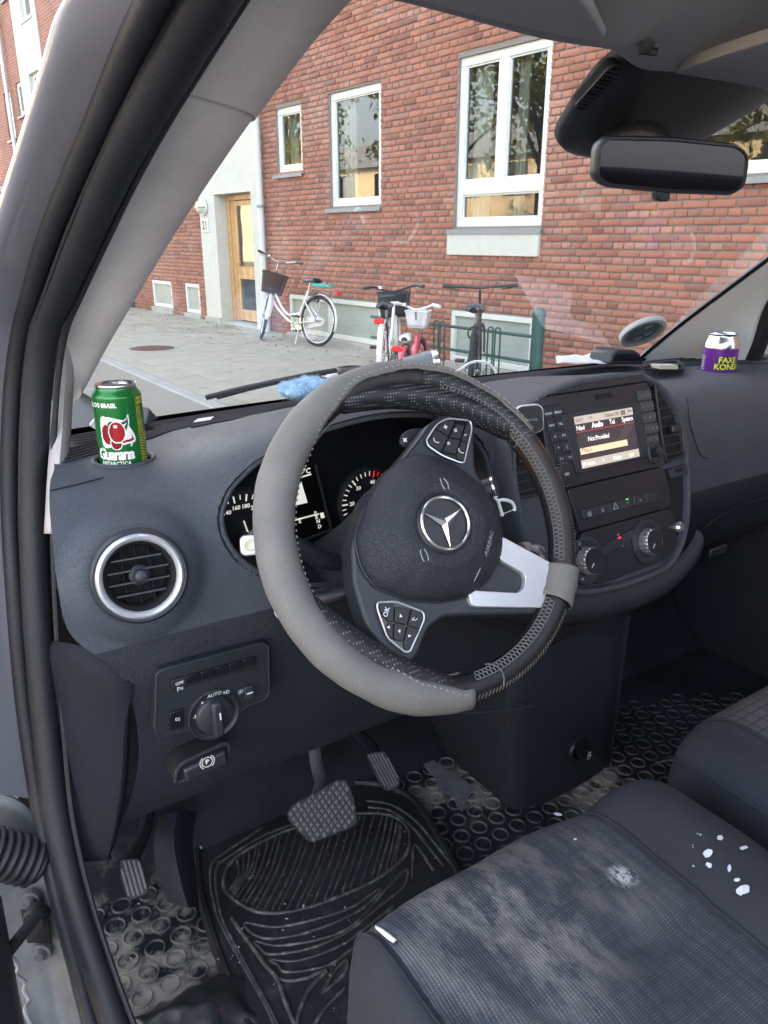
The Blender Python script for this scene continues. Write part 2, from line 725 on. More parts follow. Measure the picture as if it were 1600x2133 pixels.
# manhole cover
mc = thing('manhole_cover', 'round rusty brown manhole cover let into the pavement near the kerb', 'manhole cover', (2.2, 9.72, .12))
mb = MB()
mb.lathe([(0, .006), (.27, .006), (.285, .003), (.30, -.05)], (2.2, 9.72, .121), n=40)
mb.build('lid', M_RUST, mc)
mb = MB()
mb.lathe([(.30, -.04), (.30, .007), (.335, .005), (.34, -.04)], (2.2, 9.72, .121), n=40)
mb.build('rim', M_GRAN, mc)
mb = MB()
for a in range(5):
    for b in range(5):
        if abs(a-2)+abs(b-2) < 4:
            mb.box((2.2+(a-2)*.09, 9.72+(b-2)*.09, .1285), (.05, .05, .006))
mb.build('grip_pattern', M_RUST, mc, kind='stuff')

# ---- the brick house
house = thing('brick_house', 'red brick apartment house with white window frames and a white rendered stair bay', 'apartment house', tuple(wp(2, 0)))
HOLES = [  # s0, s1, z0, z1 : openings in the facade
    (.535, 1.205, 2.39, 3.22), (1.86, 2.95, 1.90, 3.25), (4.27, 5.54, 1.62, 3.285), (6.62, 8.9, 1.98, 3.28),
    (.71, 2.945, .165, .71), (4.26, 5.53, .14, .715), (-4.46, -3.53, .22, .72), (-2.93, -2.33, .20, .72),
    (-13.2, -12.55, 4.0, 5.1), (-11.95, -11.42, 4.45, 5.18), (-7.6, -6.6, 3.9, 5.1), (-13.3, -12.55, 6.6, 7.7), (-12.0, -11.42, 7.0, 7.8),
    (-9.3, -8.8, 4.9, 5.35), (-7.6, -6.6, 6.6, 7.8), (7.3, 8.6, .14, .715),
    (1.86, 2.95, 4.7, 6.1), (4.27, 5.54, 4.7, 6.1), (.535, 1.205, 5.2, 6.1), (-5.4, -4.3, 1.9, 3.25), (-15.6, -14.6, 1.7, 2.95)]
BAY = (-2.02, .10)          # white rendered stair bay
BAY2 = (-11.35, -9.5)
DOOR = (-1.455, -.235, .12, 2.18)


def wall_cells(s0, s1, z0, z1, holes):
    S = sorted({s0, s1, *[h[0] for h in holes if s0 < h[0] < s1], *[h[1] for h in holes if s0 < h[1] < s1]})
    Z = sorted({z0, z1, *[h[2] for h in holes if z0 < h[2] < z1], *[h[3] for h in holes if z0 < h[3] < z1]})
    for a, b in zip(S, S[1:]):
        for c, d in zip(Z, Z[1:]):
            x, y = (a+b)/2, (c+d)/2
            if not any(h[0] < x < h[1] and h[2] < y < h[3] for h in holes):
                yield a, b, c, d


NEAR = (-6.2, 11.0, 0, 4.6)      # where bricks are built
holes_all = HOLES + [(BAY[0], BAY[1], 0, 13), (BAY2[0], BAY2[1], 0, 13)]
for lo_s, hi_s in ((NEAR[0], BAY[0]), (BAY[1], NEAR[1])):
    mb = MB()
    for a, b, c, d in wall_cells(lo_s, hi_s, NEAR[2], NEAR[3], holes_all):
        mb.add([wp(a, c, -.012), wp(b, c, -.012), wp(b, d, -.012), wp(a, d, -.012)], [(0, 1, 2, 3)])
    for h in HOLES:
        if lo_s < h[0] < hi_s and h[3] < 4.6:
            for q in ((h[0], h[0], h[2], h[3]), (h[1], h[1], h[2], h[3])):
                mb.add([wp(q[0], q[2], -.012), wp(q[0], q[2], -.16), wp(q[0], q[3], -.16), wp(q[0], q[3], -.012)], [(0, 1, 2, 3)])
            for z in (h[2], h[3]):
                mb.add([wp(h[0], z, -.012), wp(h[1], z, -.012), wp(h[1], z, -.16), wp(h[0], z, -.16)], [(0, 1, 2, 3)])
    mb.build('mortar_wall', M_MORTAR, house)
mb = MB()
for z0, z1, s0, s1 in ((4.6, 13, -26, 20), (0, 4.6, -26, NEAR[0]), (0, 4.6, NEAR[1], 20)):
    for a, b, c, d in wall_cells(s0, s1, z0, z1, holes_all):
        mb.add([wp(a, c), wp(b, c), wp(b, d), wp(a, d)], [(0, 1, 2, 3)])
for h in HOLES:
    if not (NEAR[0] < h[0] and h[3] < 4.6):
        mb.add([wp(h[0], h[2]), wp(h[0], h[2], -.16), wp(h[0], h[3], -.16), wp(h[0], h[3])], [(0, 1, 2, 3)])
        mb.add([wp(h[1], h[2]), wp(h[1], h[2], -.16), wp(h[1], h[3], -.16), wp(h[1], h[3])], [(0, 1, 2, 3)])
        mb.add([wp(h[0], h[3]), wp(h[1], h[3]), wp(h[1], h[3], -.16), wp(h[0], h[3], -.16)], [(0, 1, 2, 3)])
# back, ends and eaves of the block
mb.fbox(WO, WT, ZU, WN, -26, 20, -.2, 13, -11, -10.6)
mb.fbox(WO, WT, ZU, WN, -26.4, -26, -.2, 13, -11, .0)
mb.fbox(WO, WT, ZU, WN, 20, 20.4, -.2, 13, -11, .0)
mb.build('wall', M_FARBRICK, house)
mb = MB()
mb.prism([(-11.6, 13.0), (.5, 13.0), (.5, 13.12), (-5.5, 16.5), (-11.6, 13.12)], WO+WT*-26.6, WN, ZU, WT, 0, 47.2)
mb.build('roof', speckled('roof_tile', (.16, .06, .04), (.24, .09, .06), .8, 6), house)


# bricks in cross bond, slightly uneven
def brick_mesh(L, seed):
    rd = random.Random(seed)
    h = .0667-.0140
    j = lambda a: rd.uniform(-a, a)
    o = MB()
    # outline with blunt corners, front face proud of the mortar
    cut = .006
    prof = [(cut, 0), (L-cut, 0), (L, cut), (L, h-cut), (L-cut, h), (cut, h), (0, h-cut), (0, cut)]
    prof = [(x+j(.003), z+j(.0028)) for x, z in prof]
    vs = [(x, z, -.03) for x, z in prof] + [(x, z, -.002) for x, z in prof]
    cx, cz = L/2, h/2
    fr = [(cx+(x-cx)*(1-.008/L), cz+(z-cz)*.88, .0015+j(.001)) for x, z in prof]
    b0 = len(prof)
    allv = vs+fr
    fs = []
    for r in range(2):
        for i in range(b0):
            k = (i+1) % b0
            fs.append((r*b0+i, r*b0+k, (r+1)*b0+k, (r+1)*b0+i))
    fs.append(tuple(range(2*b0, 3*b0)))
    return allv, fs


BV = {L: [brick_mesh(L-.002, 100*i+int(L*1000)) for i in range(7)] for L in (.228, .108)}
BASIS = Matrix((WT, ZU, WN)).transposed().to_4x4()
cand = []
pieces = []
bs_all = MB()
for k in range(0, int(4.6/.0667)):
    z0 = k*.0667+.006
    stretch = k % 2 == 0
    pitch, L = (.24, .228) if stretch else (.12, .108)
    off = (.12 if (k//2) % 2 else 0) if stretch else .06
    i0, i1 = int(NEAR[0]/pitch)-1, int(NEAR[1]/pitch)+1
    for i in range(i0, i1):
        a = i*pitch+off+random.uniform(-.003, .003)
        b = a+L
        zc = z0+.027
        segs = [(a, b)]
        for h in holes_all:
            if h[2]-.02 < zc < h[3]+.02:
                ns = []
                for x, y in segs:
                    if y <= h[0] or x >= h[1]:
                        ns.append((x, y))
                    else:
                        if x < h[0]-.02:
                            ns.append((x, h[0]-.001))
                        if y > h[1]+.02:
                            ns.append((h[1]+.001, y))
                segs = ns
        for x, y in segs:
            pieces.append((x, y, z0, L, abs((y-x)-L) < .001))


def brick_score(x, z):
    p = wp(x, z)
    if (p-CAM).dot(DIR) < .5:
        return 0
    sx, sy, zz = seen(p)
    if sx > 1590 or sy > 740 or sx < 560:
        return 0
    if sy < 300 and sx > 1150:
        return 0
    if 1225 < sx < 1560 and sy < 415:
        return 0
    if sy > 700 and sx > 1150:
        return 0
    if sx > 1330 and sy > 745-(sx-1330)*.75:
        return 0
    return 1/zz


pieces.sort(key=lambda q: -brick_score((q[0]+q[1])/2, q[2])*(q[1]-q[0])**.5)
bmeshes = {}
nb = 0
for x, y, z0, L, whole in pieces:
    kk = random.randrange(7)
    vs, fs = BV[L][kk]
    d = random.uniform(-.003, .003)
    if whole and nb < 300:
        nb += 1
        mw = Matrix.Translation(wp(x, z0, d)) @ BASIS @ Matrix.Rotation(random.uniform(-.006, .006), 4, 'Z')
        if (L, kk) not in bmeshes:
            o_ = MB().add(vs, fs).build('brick', M_BRICK, house, sharp=50)
            par(o_, house)
            o_.matrix_basis = mw
            bmeshes[(L, kk)] = o_
        else:
            share(bmeshes[(L, kk)], house, mw)
    else:
        f_ = (y-x)/L
        bs_all.add([wp(x, z0, d)+WT*(p[0]*f_)+ZU*p[1]+WN*p[2] for p in vs], fs)
bs_all.build('bricks', M_BRICK, house, sharp=50, kind='stuff')

# rendered stair bays
for (b0, b1), dr in ((BAY, DOOR), (BAY2, None)):
    hs = [dr] if dr else [(-10.65, -9.83, 4.44, 5.2), (-10.6, -9.82, 6.3, 7.3)]
    mb = MB()
    for a, b, c, d in wall_cells(b0, b1, 0.0, 13, hs):
        wbox(mb, a, b, c, d, -.35, .03)
    o_ = mb.build('stair_bay', M_RENDER, house)
wbox(MB(), BAY[0]-.02, DOOR[0], .08, .20, .031, .06).build('plinth', M_CONC, house)
# ledge line across the bay
# windows


def window(s0, s1, z0, z1, name='window', splits=None, fw=.075, back=-.10, sill=True, frost=False, room=True, curt=(), mid=None):
    """white frame in the opening; splits: vertical bars at s, mid: transom height"""
    m = MB()
    f0, f1 = back, back+.06
    wbox(m, s0, s1, z0, z0+fw, f0, f1)
    wbox(m, s0, s1, z1-fw, z1, f0, f1)
    wbox(m, s0, s0+fw, z0+fw, z1-fw, f0, f1)
    wbox(m, s1-fw, s1, z0+fw, z1-fw, f0, f1)
    cells = []
    zt = z1-fw
    zb = z0+fw
    if mid:
        wbox(m, s0+fw, s1-fw, mid-fw*.85, mid+fw*.85, f0, f1)
        cells.append((s0+fw, s1-fw, zb, mid-fw*.85))
        zb = mid+fw*.85
    xs = [s0+fw]
    for x in splits or ():
        wbox(m, x-fw*.85, x+fw*.85, zb, zt, f0, f1)
        xs += [x-fw*.85, x+fw*.85]
    xs.append(s1-fw)
    for i in range(0, len(xs), 2):
        cells.append((xs[i], xs[i+1], zb, zt))
    wf = m.build(name, M_FRAMEW, house, bevel=.006)
    for a, b, c, d in cells:
        if frost:
            MB().add([wp(a, c, back+.02), wp(b, c, back+.02), wp(b, d, back+.02), wp(a, d, back+.02)], [(0, 1, 2, 3)]).build('pane', M_PANE_FROST, wf)
        else:
            MB().add([wp(a, c, back+.025), wp(b, c, back+.025), wp(b, d, back+.025), wp(a, d, back+.025)], [(0, 1, 2, 3)]).build('pane', M_PANE, wf)
            bb = MB()
            t = .016
            for q in ((a, a+t, c, d), (b-t, b, c, d), (a+t, b-t, c, c+t), (a+t, b-t, d-t, d)):
                wbox(bb, *q, back+.027, back+.045)
            bb.build('glazing_bead', M_FRAMEW, wf)
    if not frost and room:
        r_ = MB()
        r_.fbox(WO, WT, ZU, WN, s0-.4, s1+.4, z0-.5, z1+.3, -2.6, back-.005)
        r_.f.pop(-5)       # open towards the window
        r_.m.pop()
        vs = r_.v
        r_.f = [f for f in r_.f]
        # drop the face that lies at n1
        keep = []
        for f in r_.f:
            dd = [((V(vs[i])-WO).dot(WN)) for i in f]
            if not all(abs(x-(back-.005)) < 1e-4 for x in dd):
                keep.append(f)
        r_.f = keep
        r_.m = [0]*len(keep)
        r_.build('room', M_ROOM, wf, sharp=0)
        for a, b in curt:
            cm = MB()
            pts = []
            N = 16
            for i in range(N+1):
                s_ = a+(b-a)*i/N
                dd = back-.10+.018*math.sin(i*2.4)
                pts.append((s_, dd))
            cm.grid([[wp(s_, z, d_) for s_, d_ in pts] for z in (z0+.02, z1-.02)])
            cm.build('curtain', M_CURT, wf)
    if sill:
        sm = MB()
        sm.prism([(-.11, -.006), (.05, -.03), (.05, -.075), (.03, -.075), (.03, -.045), (-.11, -.03)], WO+WT*(s0-.07)+ZU*z0, WN, ZU, WT, 0, s1-s0+.10)
        sm.build('sill', M_SILLZ, wf)
    return wf


window(.535, 1.205, 2.39, 3.22, fw=.085, curt=((.6, .82),))
window(1.86, 2.95, 1.90, 3.25, fw=.085, curt=((1.93, 2.22),))
w3 = window(4.27, 5.54, 1.62, 3.285, fw=.085, splits=(4.90,), mid=2.02, curt=((4.34, 4.62), (4.97, 5.12)))
wbox(MB(), 4.2, 5.545, 1.325, 1.575, -.1, .035).build('apron', M_RENDER, w3, bevel=.006)
window(6.62, 8.9, 1.98, 3.28, fw=.085)
for a, b, c, d in ((.71, 2.945, .165, .71), (4.26, 5.53, .14, .715), (-4.46, -3.53, .22, .72), (-2.93, -2.33, .20, .72), (7.3, 8.6, .14, .715)):
    spl = ((a+b)/2-.05,) if b-a > 2 else None
    wf = window(a, b, c, d, 'basement_window', fw=.062, splits=spl, frost=True, sill=False, back=-.07)
    wbox(MB(), a-.03, b+.03, .07, c-.005, -.05, .045).build('sill', M_CONC, wf, bevel=.008)
for h in HOLES[8:15]+HOLES[16:]:
    window(*h, fw=.075, sill=True, room=True)
for a, b, c, d in ((-10.65, -9.83, 4.44, 5.2), (-10.6, -9.82, 6.3, 7.3)):
    window(a, b, c, d, fw=.075, back=-.12)

# front door in its reveal
mb = MB()
for q in ((DOOR[0], DOOR[0]+.004, .0, DOOR[3]),):
    wbox(mb, DOOR[0]-.0, DOOR[1], DOOR[3], DOOR[3]+.004, -.7, -.34)
dd = -.20
dl, dr_ = -1.455, DOOR[1]
door = MB()
# pine frame with a narrow side panel, a leaf with glass above and below
for a, b, c, d in ((dl, dl+.10, .16, 2.17), (dr_-.05, dr_, .16, 2.17), (dl+.10, dr_-.05, 2.09, 2.17)):
    wbox(door, a, b, c, d, dd-.05, dd+.02)
wbox(door, dl+.10, dl+.20, .16, 2.09, dd-.04, dd-.01)
wbox(door, dl+.20, dl+.26, .16, 2.08, dd-.05, dd+.015)
dob = door.build('entrance_door', M_PINE, house, bevel=.005)
leaf = MB()
l0, l1 = dl+.265, dr_-.055
for a, b, c, d in ((l0, l0+.07, .18, 2.08), (l1-.10, l1, .18, 2.08), (l0+.07, l1-.10, 2.0, 2.08), (l0+.07, l1-.10, .86, 1.06), (l0+.07, l1-.10, .18, .36)):
    wbox(leaf, a, b, c, d, dd-.035, dd+.008)
leaf.build('leaf', M_PINE, dob, bevel=.006)
for c, d in ((1.06, 2.0), (.36, .86)):
    MB().add([wp(l0+.07, c, dd-.01), wp(l1-.10, c, dd-.01), wp(l1-.10, d, dd-.01), wp(l0+.07, d, dd-.01)], [(0, 1, 2, 3)]).build('pane', M_PANE, dob)
hb = MB()
hb.tube([wp(l0+.035, 1.10, dd+.01), wp(l0+.035, 1.10, dd+.06), wp(l0+.13, 1.10, dd+.06)], .011, 8)
hb.build('handle', mat('steel', (.6, .6, .6), .25, 1.0), dob)
rm = MB()
rm.fbox(WO, WT, ZU, WN, -1.9, .0, .1, 2.5, -3.0, dd-.16)
keep = [f for f in rm.f if not all(abs((V(rm.v[i])-WO).dot(WN)-(dd-.16)) < 1e-4 for i in f)]
rm.f = keep
rm.m = [0]*len(keep)
rm.build('room', M_ROOM, dob, sharp=0)
wbox(MB(), DOOR[0]+.02, DOOR[1]-.004, .10, .155, -.36, -.02).build('door_step', M_CONC, house, bevel=.008)

# lamp and number plate by the door
lp = thing('wall_lamp', 'round two-tone wall lamp on the white bay beside the entrance door', 'wall lamp', tuple(wp(-1.84, 2.02, .03)))
mb = MB()
mb.lathe([(0, .0), (.12, .0), (.135, .015), (.13, .04), (.0, .045)], wp(-1.82, 2.0, .032), WN, 28)
mb.build('backplate', M_GALV, lp)
mb = MB()
mb.lathe([(.11, .04), (.105, .08), (.08, .13), (.03, .155), (0, .158)], wp(-1.82, 2.0, .032), WN, 28)
mb.build('lamp_shade', speckled('opal_lamp', (.62, .63, .5), (.7, .7, .56), .3, 10), lp)
wbox(MB(), -1.93, -1.71, 1.985, 2.0, .04, .185).build('band', M_SILLZ, lp)
npl = thing('house_number_sign', 'white enamel plate reading 21 under the wall lamp', 'house number', tuple(wp(-1.83, 1.72, .03)))
wbox(MB(), -1.93, -1.70, 1.60, 1.81, .032, .05).build('plate', M_FRAMEW, npl, bevel=.004)
mb = MB()
M_INK = mat('black_ink', (.015, .015, .017), .5)
put_text(mb, '21', .19, lambda x, y: wp(-1.815+x, 1.705+y, .053), bold=.004)
mb.build('lettering', M_INK, npl)

# downpipe
dp = thing('downpipe', 'pale grey rain downpipe between the white bay and the brick wall', 'downpipe', tuple(wp(.06, .1, .1)))
mb = MB()
mb.tube([wp(.175, .12, .10), wp(.175, 1.0, .10)], .062, 14)
mb.build('lower_pipe', M_GALV, dp)
mb = MB()
mb.tube([wp(.175, 1.0, .10), wp(.175, 13, .10)], .048, 14)
mb.build('pipe', M_GALV, dp)
for z in (1.95, 3.6, 6, 9):
    MB().lathe([(.049, -.02), (.058, -.02), (.058, .02), (.049, .02)], wp(.175, z, .10), n=14).build('clamp', M_SILLZ, dp)
dp2 = thing('downpipe', 'pale downpipe on the far brick facade beyond the second white bay', 'downpipe', tuple(wp(-12.4, .1, .1)))
MB().tube([wp(-12.42, .12, .10), wp(-12.42, 13, .10)], .05, 12).build('pipe', M_GALV, dp2)
# low shop front far down the street
sf = thing('shop_awning', 'orange awning with white edge far down the street past the windscreen pillar', 'awning', tuple(wp(-15, 2.4, .5)))
wbox(MB(), -17.5, -14.3, 2.2, 2.75, .05, .9).build('cloth', mat('orange_canvas', (.62, .20, .08), .8), sf)
wbox(MB(), -17.5, -14.3, 2.76, 2.9, .03, .95).build('edge', M_FRAMEW, sf)

# ---- green bollards and hoop rail


def bollard(p, label, h=.76):
    t_ = thing('bollard', label, 'bollard', tuple(p), group='green bollards along the wall')
    m = MB()
    m.lathe([(.062, 0), (.062, h-.075), (.067, h-.07), (.067, h-.055), (.061, h-.05), (.058, h-.03), (.045, h-.01), (.02, h), (0, h)], p, n=20)
    m.build('post', M_GREEN, t_)
    MB().lathe([(.0, .012), (.085, .012), (.09, 0)], p, n=20).build('base', M_GREEN, t_)


PB = at(1124, 640, X=4.38)
bollard(V((PB.x, PB.y, .12)), 'thick dark green bollard with domed top at the end of the hoop rail', PB.z-.12)
p2 = at(278, 640, Z=.12)
bollard(V((p2.x, p2.y, .12)), 'dark green bollard far along the wall beyond the basement windows', .8)
rl = thing('bicycle_rail', 'low green tubular rail with pairs of hoops in front of the basement window', 'bicycle rail', (PB.x, PB.y+1.2, .12))
A = V((PB.x, PB.y+.05, 0))
B_ = V((PB.x-.22, PB.y+2.6, 0))
for z in (.62, .38):
    MB().tube([A+ZU*z, B_+ZU*z], .016, 8).build('rail', M_GREEN, rl)
for f in (.2, .52, .84):
    c_ = A.lerp(B_, f)
    dr = (B_-A).normalized()
    for q in (-1, 1):
        pts = [c_+dr*(q*.05+x)+WN*.012+ZU*z for x, z in ((-.035, .12), (-.035, .60), (-.022, .655), (0, .667), (.022, .655), (.035, .60), (.035, .12))]
        MB().tube(cr(pts, 3), .009, 6).build('hoop', M_GREEN, rl)

# ---- bicycles
M_TYRE = mat('tyre_rubber', (.018, .018, .019), .85)
M_CHROME = mat('chrome', (.62, .62, .62), .22, 1.0)
M_WHT = mat('white_bike_paint', (.78, .79, .77), .25, coat=.5)
M_CREAM = mat('cream_guard', (.70, .68, .62), .35)
M_BLK = mat('black_bike_paint', (.018, .019, .022), .35, coat=.3)
M_GREYB = mat('grey_bike_paint', (.06, .062, .07), .4)
M_PINK = mat('pink_bike_paint', (.78, .10, .14), .3, coat=.4)
M_REDL = mat('red_reflector', (.75, .02, .02), .2, coat=.5)
M_WPL = mat('white_plastic', (.78, .77, .78), .45)
M_BASK = mat('brown_wicker', (.07, .04, .035), .9)
M_TEAL = mat('teal_cloth', (.03, .42, .36), .7)


def bike(label, p, az, frame, Rw=.335, wb=1.06, style='lady', steer=0.0, lean=0.0, hb_h=1.05, sad_h=.90, guards=None, rack=True,
         basket=None, hbw=.30, tyre_r=.019, lamp=True, sadm=None, gripm=None, hbm=None, chain=None, spoke=True, sweep=.14):
    t_ = thing('bicycle', label, 'bicycle', tuple(p), 0)
    # local frame: x forward, y left, z up, leaning about x
    fx = V((math.sin(az), math.cos(az), 0))
    fy = V((-fx.y, fx.x, 0))
    up = ZU*math.cos(lean)+fy*math.sin(lean)
    fy = up.cross(fx)

    def L(x, y, z):
        return V(p)+fx*x+fy*y+up*z
    head_b = V((wb-.10, 0, Rw+.30 if Rw > .25 else Rw+.17))
    ha = V((-.30, 0, 1)).normalized()
    Ax = lambda s_: head_b+ha*s_
    axis = ha

    def S(v, on=True):     # steer a local point about the head axis
        v = V(v)
        if on and steer:
            v = head_b+Matrix.Rotation(steer, 3, axis) @ (v-head_b)
        return L(*v)

    def wheel(cx, st, nm):
        m = MB()
        N = 36
        ring = [S((cx+math.cos(2*PI*k/N)*(Rw-tyre_r), 0, Rw+math.sin(2*PI*k/N)*(Rw-tyre_r)), st) for k in range(N)]
        m.tube(ring, tyre_r, 8, closed=True)
        wo = m.build(nm, M_TYRE, t_)
        m = MB()
        ring = [S((cx+math.cos(2*PI*k/N)*(Rw-2*tyre_r-.008), 0, Rw+math.sin(2*PI*k/N)*(Rw-2*tyre_r-.008)), st) for k in range(N)]
        m.tube(ring, .010, 6, closed=True)
        m.build('rim', M_CHROME if frame is not M_GREYB else M_BLK, wo)
        m = MB()
        if spoke:
            for k in range(20):
                a = 2*PI*k/20
                sgn = 1 if k % 2 else -1
                m.tube([S((cx+.02*math.cos(a+sgn*1.2), sgn*.02, Rw+.02*math.sin(a+sgn*1.2)), st), S((cx+math.cos(a)*(Rw-.05), 0, Rw+math.sin(a)*(Rw-.05)), st)], .0013, 4, caps=False)
            m.build('spokes', M_CHROME, wo)
        m = MB()
        m.tube([S((cx, -.055, Rw), st), S((cx, .055, Rw), st)], .016, 10)
        m.build('hub', M_CHROME, wo)
        return wo
    wheel(0, False, 'rear_wheel')
    wheel(wb, True, 'front_wheel')
    # frame
    bb_ = V((.42*wb/1.06, 0, Rw*.82))
    st_top = V((.22*wb/1.06, 0, sad_h-.14))
    st_ = lambda f: bb_.lerp(st_top, f)
    k_ = Rw/.335
    m = MB()
    if style == 'lady':
        m.tube([L(*p_) for p_ in cr([Ax(.16*k_), head_b+V((-.12*k_, 0, -.02)), V((.58*wb, 0, Rw+.06)), st_(.32)], 5)], .017, 10)
        m.tube([L(*p_) for p_ in cr([Ax(.03*k_), head_b+V((-.11*k_, 0, -.14*k_)), V((.56*wb, 0, Rw-.02)), bb_], 5)], .018, 10)
    else:
        m.tube([L(*Ax(.13*k_)), L(*st_(.88))], .02, 10)
        m.tube([L(*Ax(.02*k_)), L(*bb_)], .026, 10)
    m.tube([L(*bb_), L(*st_top)], .017, 10)
    m.tube([L(*Ax(-.01)), L(*Ax(.18*k_))], .022, 10)
    for y in (-1, 1):
        m.tube([L(bb_.x, y*.03, bb_.z), L(0, y*.06, Rw)], .010, 8)
        m.tube([L(*(st_(.72)+V((0, y*.02, 0)))), L(0, y*.062, Rw)], .009, 8)
    fo = m.build('frame', frame, t_)
    # fork and stem
    m = MB()
    for y in (-1, 1):
        m.tube([S(p_) for p_ in cr([Ax(-.02)+V((0, y*.03, 0)), Ax(-.08*k_)+V((.01, y*.052, 0)), V((wb, y*.055, Rw))], 4)], [.013]*4+[.011]*4+[.009], 8)
    m.tube([S(Ax(-.02)+V((0, -.05, 0))), S(Ax(-.02)+V((0, .05, 0)))], .014, 8)
    m.build('fork', frame, t_)
    s_top = (hb_h-head_b.z)/ha.z
    m = MB()
    m.tube([S(Ax(.16*k_)), S(Ax(s_top-.02))], .012, 8)
    m.build('stem', M_CHROME if style == 'lady' else M_BLK, t_)
    top = Ax(s_top)
    m = MB()
    if style == 'lady':
        pts = [top+V((-sweep, -hbw, .05)), top+V((-.02, -hbw*.72, .055)), top+V((.03, -hbw*.35, .02)), top, top+V((.03, hbw*.35, .02)), top+V((-.02, hbw*.72, .055)), top+V((-sweep, hbw, .05))]
    else:
        pts = [top+V((-.02, -hbw, .02)), top+V((0, -hbw*.4, .01)), top+V((.02, 0, 0)), top+V((0, hbw*.4, .01)), top+V((-.02, hbw, .02))]
    m.tube([S(p_) for p_ in cr(pts, 5)], .012, 8)
    ho = m.build('handlebar', hbm or M_CHROME, t_)
    for y in (0, -1):
        e, f_ = V(pts[y]), V(pts[1 if y == 0 else -2])
        d_ = (f_-e).normalized()
        MB().tube([S(e-d_*.012), S(e+d_*.10)], .017, 10).build('grip', gripm or M_BLK, ho)
        b_ = e+d_*.13
        MB().tube([S(b_), S(b_+V((.05, 0, -.03))), S(b_+V((.06, 0, -.02))-d_*.09)], .006, 6).build('brake_lever', M_CHROME if style == 'lady' else M_BLK, ho)
    if style == 'lady':
        MB().lathe([(0, .03), (.022, .024), (.03, .0), (.0, -.004)], S(top+V((-.01, hbw*.45, .035))), up, 12).build('bell', M_CHROME, ho)
    m = MB()
    for y in (-1, 1):
        a_ = top+V((.02, y*hbw*.6, .02))
        m.tube(cr([S(a_), S(a_+V((.09, -y*.05, .0))), S(head_b+V((.03, y*.03, .10))), S(head_b+V((-.02, y*.025, -.06)))], 4), .003, 5)
    m.build('brake_cables', M_BLK, ho)
    m = MB()
    m.lathe([(.05, -.02), (.06, -.02), (.06, .02), (.05, .02)], L(.06, 0, 2*Rw-.03), fx, 14, a0=.6, a1=5.6)
    m.build('ring_lock', M_BLK, t_, solid=.006)
    # saddle
    sz = sad_h
    sx = st_top.x-.05
    m = MB()
    m.tube([L(*st_top), L(sx+.02, 0, sz-.03)], .011, 8)
    m.build('seat_post', M_CHROME, t_)
    m = MB()
    rows = []
    for xx, ww, hh in ((-.13, .05, .0), (-.12, .085, .02), (-.06, .088, .03), (.0, .06, .024), (.06, .03, .018), (.13, .022, .012), (.145, .008, .0)):
        ww *= k_ if k_ < .8 else 1
        rows.append([L(sx+xx, ww*math.cos(a), sz-.02+hh*.5+(.03+hh*.4)*math.sin(a)*(1 if math.sin(a) > 0 else .7)) for a in [2*PI*q/12 for q in range(13)]])
    m.grid(rows)
    m.build('saddle', sadm or M_BLK, t_)
    # crank, chain, pedals
    m = MB()
    m.lathe([(.0, .004), (.085*k_, .004), (.09*k_, 0), (.085*k_, -.004), (0, -.004)], L(bb_.x, -.05, bb_.z), fy, 24)
    m.tube([L(bb_.x, -.075, bb_.z), L(bb_.x+.12*k_, -.08, bb_.z-.10*k_)], .010, 8)
    m.tube([L(bb_.x, .07, bb_.z), L(bb_.x-.12*k_, .075, bb_.z+.10*k_)], .010, 8)
    co_ = m.build('crank', M_CHROME, t_)
    for sgn, y in ((1, -.13), (-1, .13)):
        MB().fbox(L(bb_.x+sgn*.12*k_, y, bb_.z-sgn*.10*k_), fx, fy, up, -.045, .045, -.04, .04, -.012, .012).build('pedal', M_BLK, co_)
    if chain:
        pl_ = [(bb_.x+.11*k_, bb_.z+.02), (bb_.x+.05, bb_.z+.10*k_), (-.03, Rw+.055), (-.07, Rw), (-.03, Rw-.05), (bb_.x+.05, bb_.z-.10*k_)]
        m = MB()
        m.prism(round_poly(pl_[::-1], .05), V(p), fx, up, fy, -.075, -.05)
        m.build('chain_guard', chain, t_)
    else:
        m = MB()
        m.tube([L(bb_.x, -.05, bb_.z+.085*k_), L(0, -.05, Rw+.03), L(-.03, -.05, Rw), L(0, -.05, Rw-.03), L(bb_.x, -.05, bb_.z-.085*k_)], .004, 6)
        m.build('chain', M_BLK, t_)
    if guards:
        for cx, st, a0, a1, nm in ((0, False, -15, 165, 'mudguard'), (wb, True, 20, 190, 'mudguard')):
            rows = []
            for k in range(19):
                a = R(a0+(a1-a0)*k/18) if cx == 0 else R(a0+(a1-a0)*k/18)
                if cx == 0:
                    a = R(35+(200-35)*k/18)
                r = Rw+.022
                rows.append([S((cx+math.cos(a)*(r-abs(q)*.012), q*.028, Rw+math.sin(a)*(r-abs(q)*.012)), st) for q in (-1, -.5, 0, .5, 1)])
            m = MB()
            m.grid(rows)
            m.build(nm, guards, t_, solid=.002)
    if rack:
        m = MB()
        zr = 2*Rw+.075
        for y in (-.055, 0, .055):
            m.tube([L(.17, y, zr), L(-.30, y, zr)], .005, 6)
        m.tube([L(-.30, -.055, zr), L(-.30, .055, zr)], .005, 6)
        for y in (-.07, .07):
            m.tube([L(-.22, y*.8, zr), L(0, y, Rw)], .005, 6)
        m.build('luggage_rack', M_CHROME if frame is M_WHT else M_BLK, t_)
    if lamp:
        m = MB()
        m.fbox(V(p), fx, fy, up, -.36, -.325, -.045, .045, 2*Rw+.01, 2*Rw+.06)
        m.build('rear_lamp', M_REDL, t_, bevel=.008)
    # stand
    m = MB()
    m.tube([L(bb_.x-.10, .03, bb_.z), L(bb_.x-.18, .16, -.0+.006)], .008, 6)
    m.build('kickstand', M_CHROME, t_)
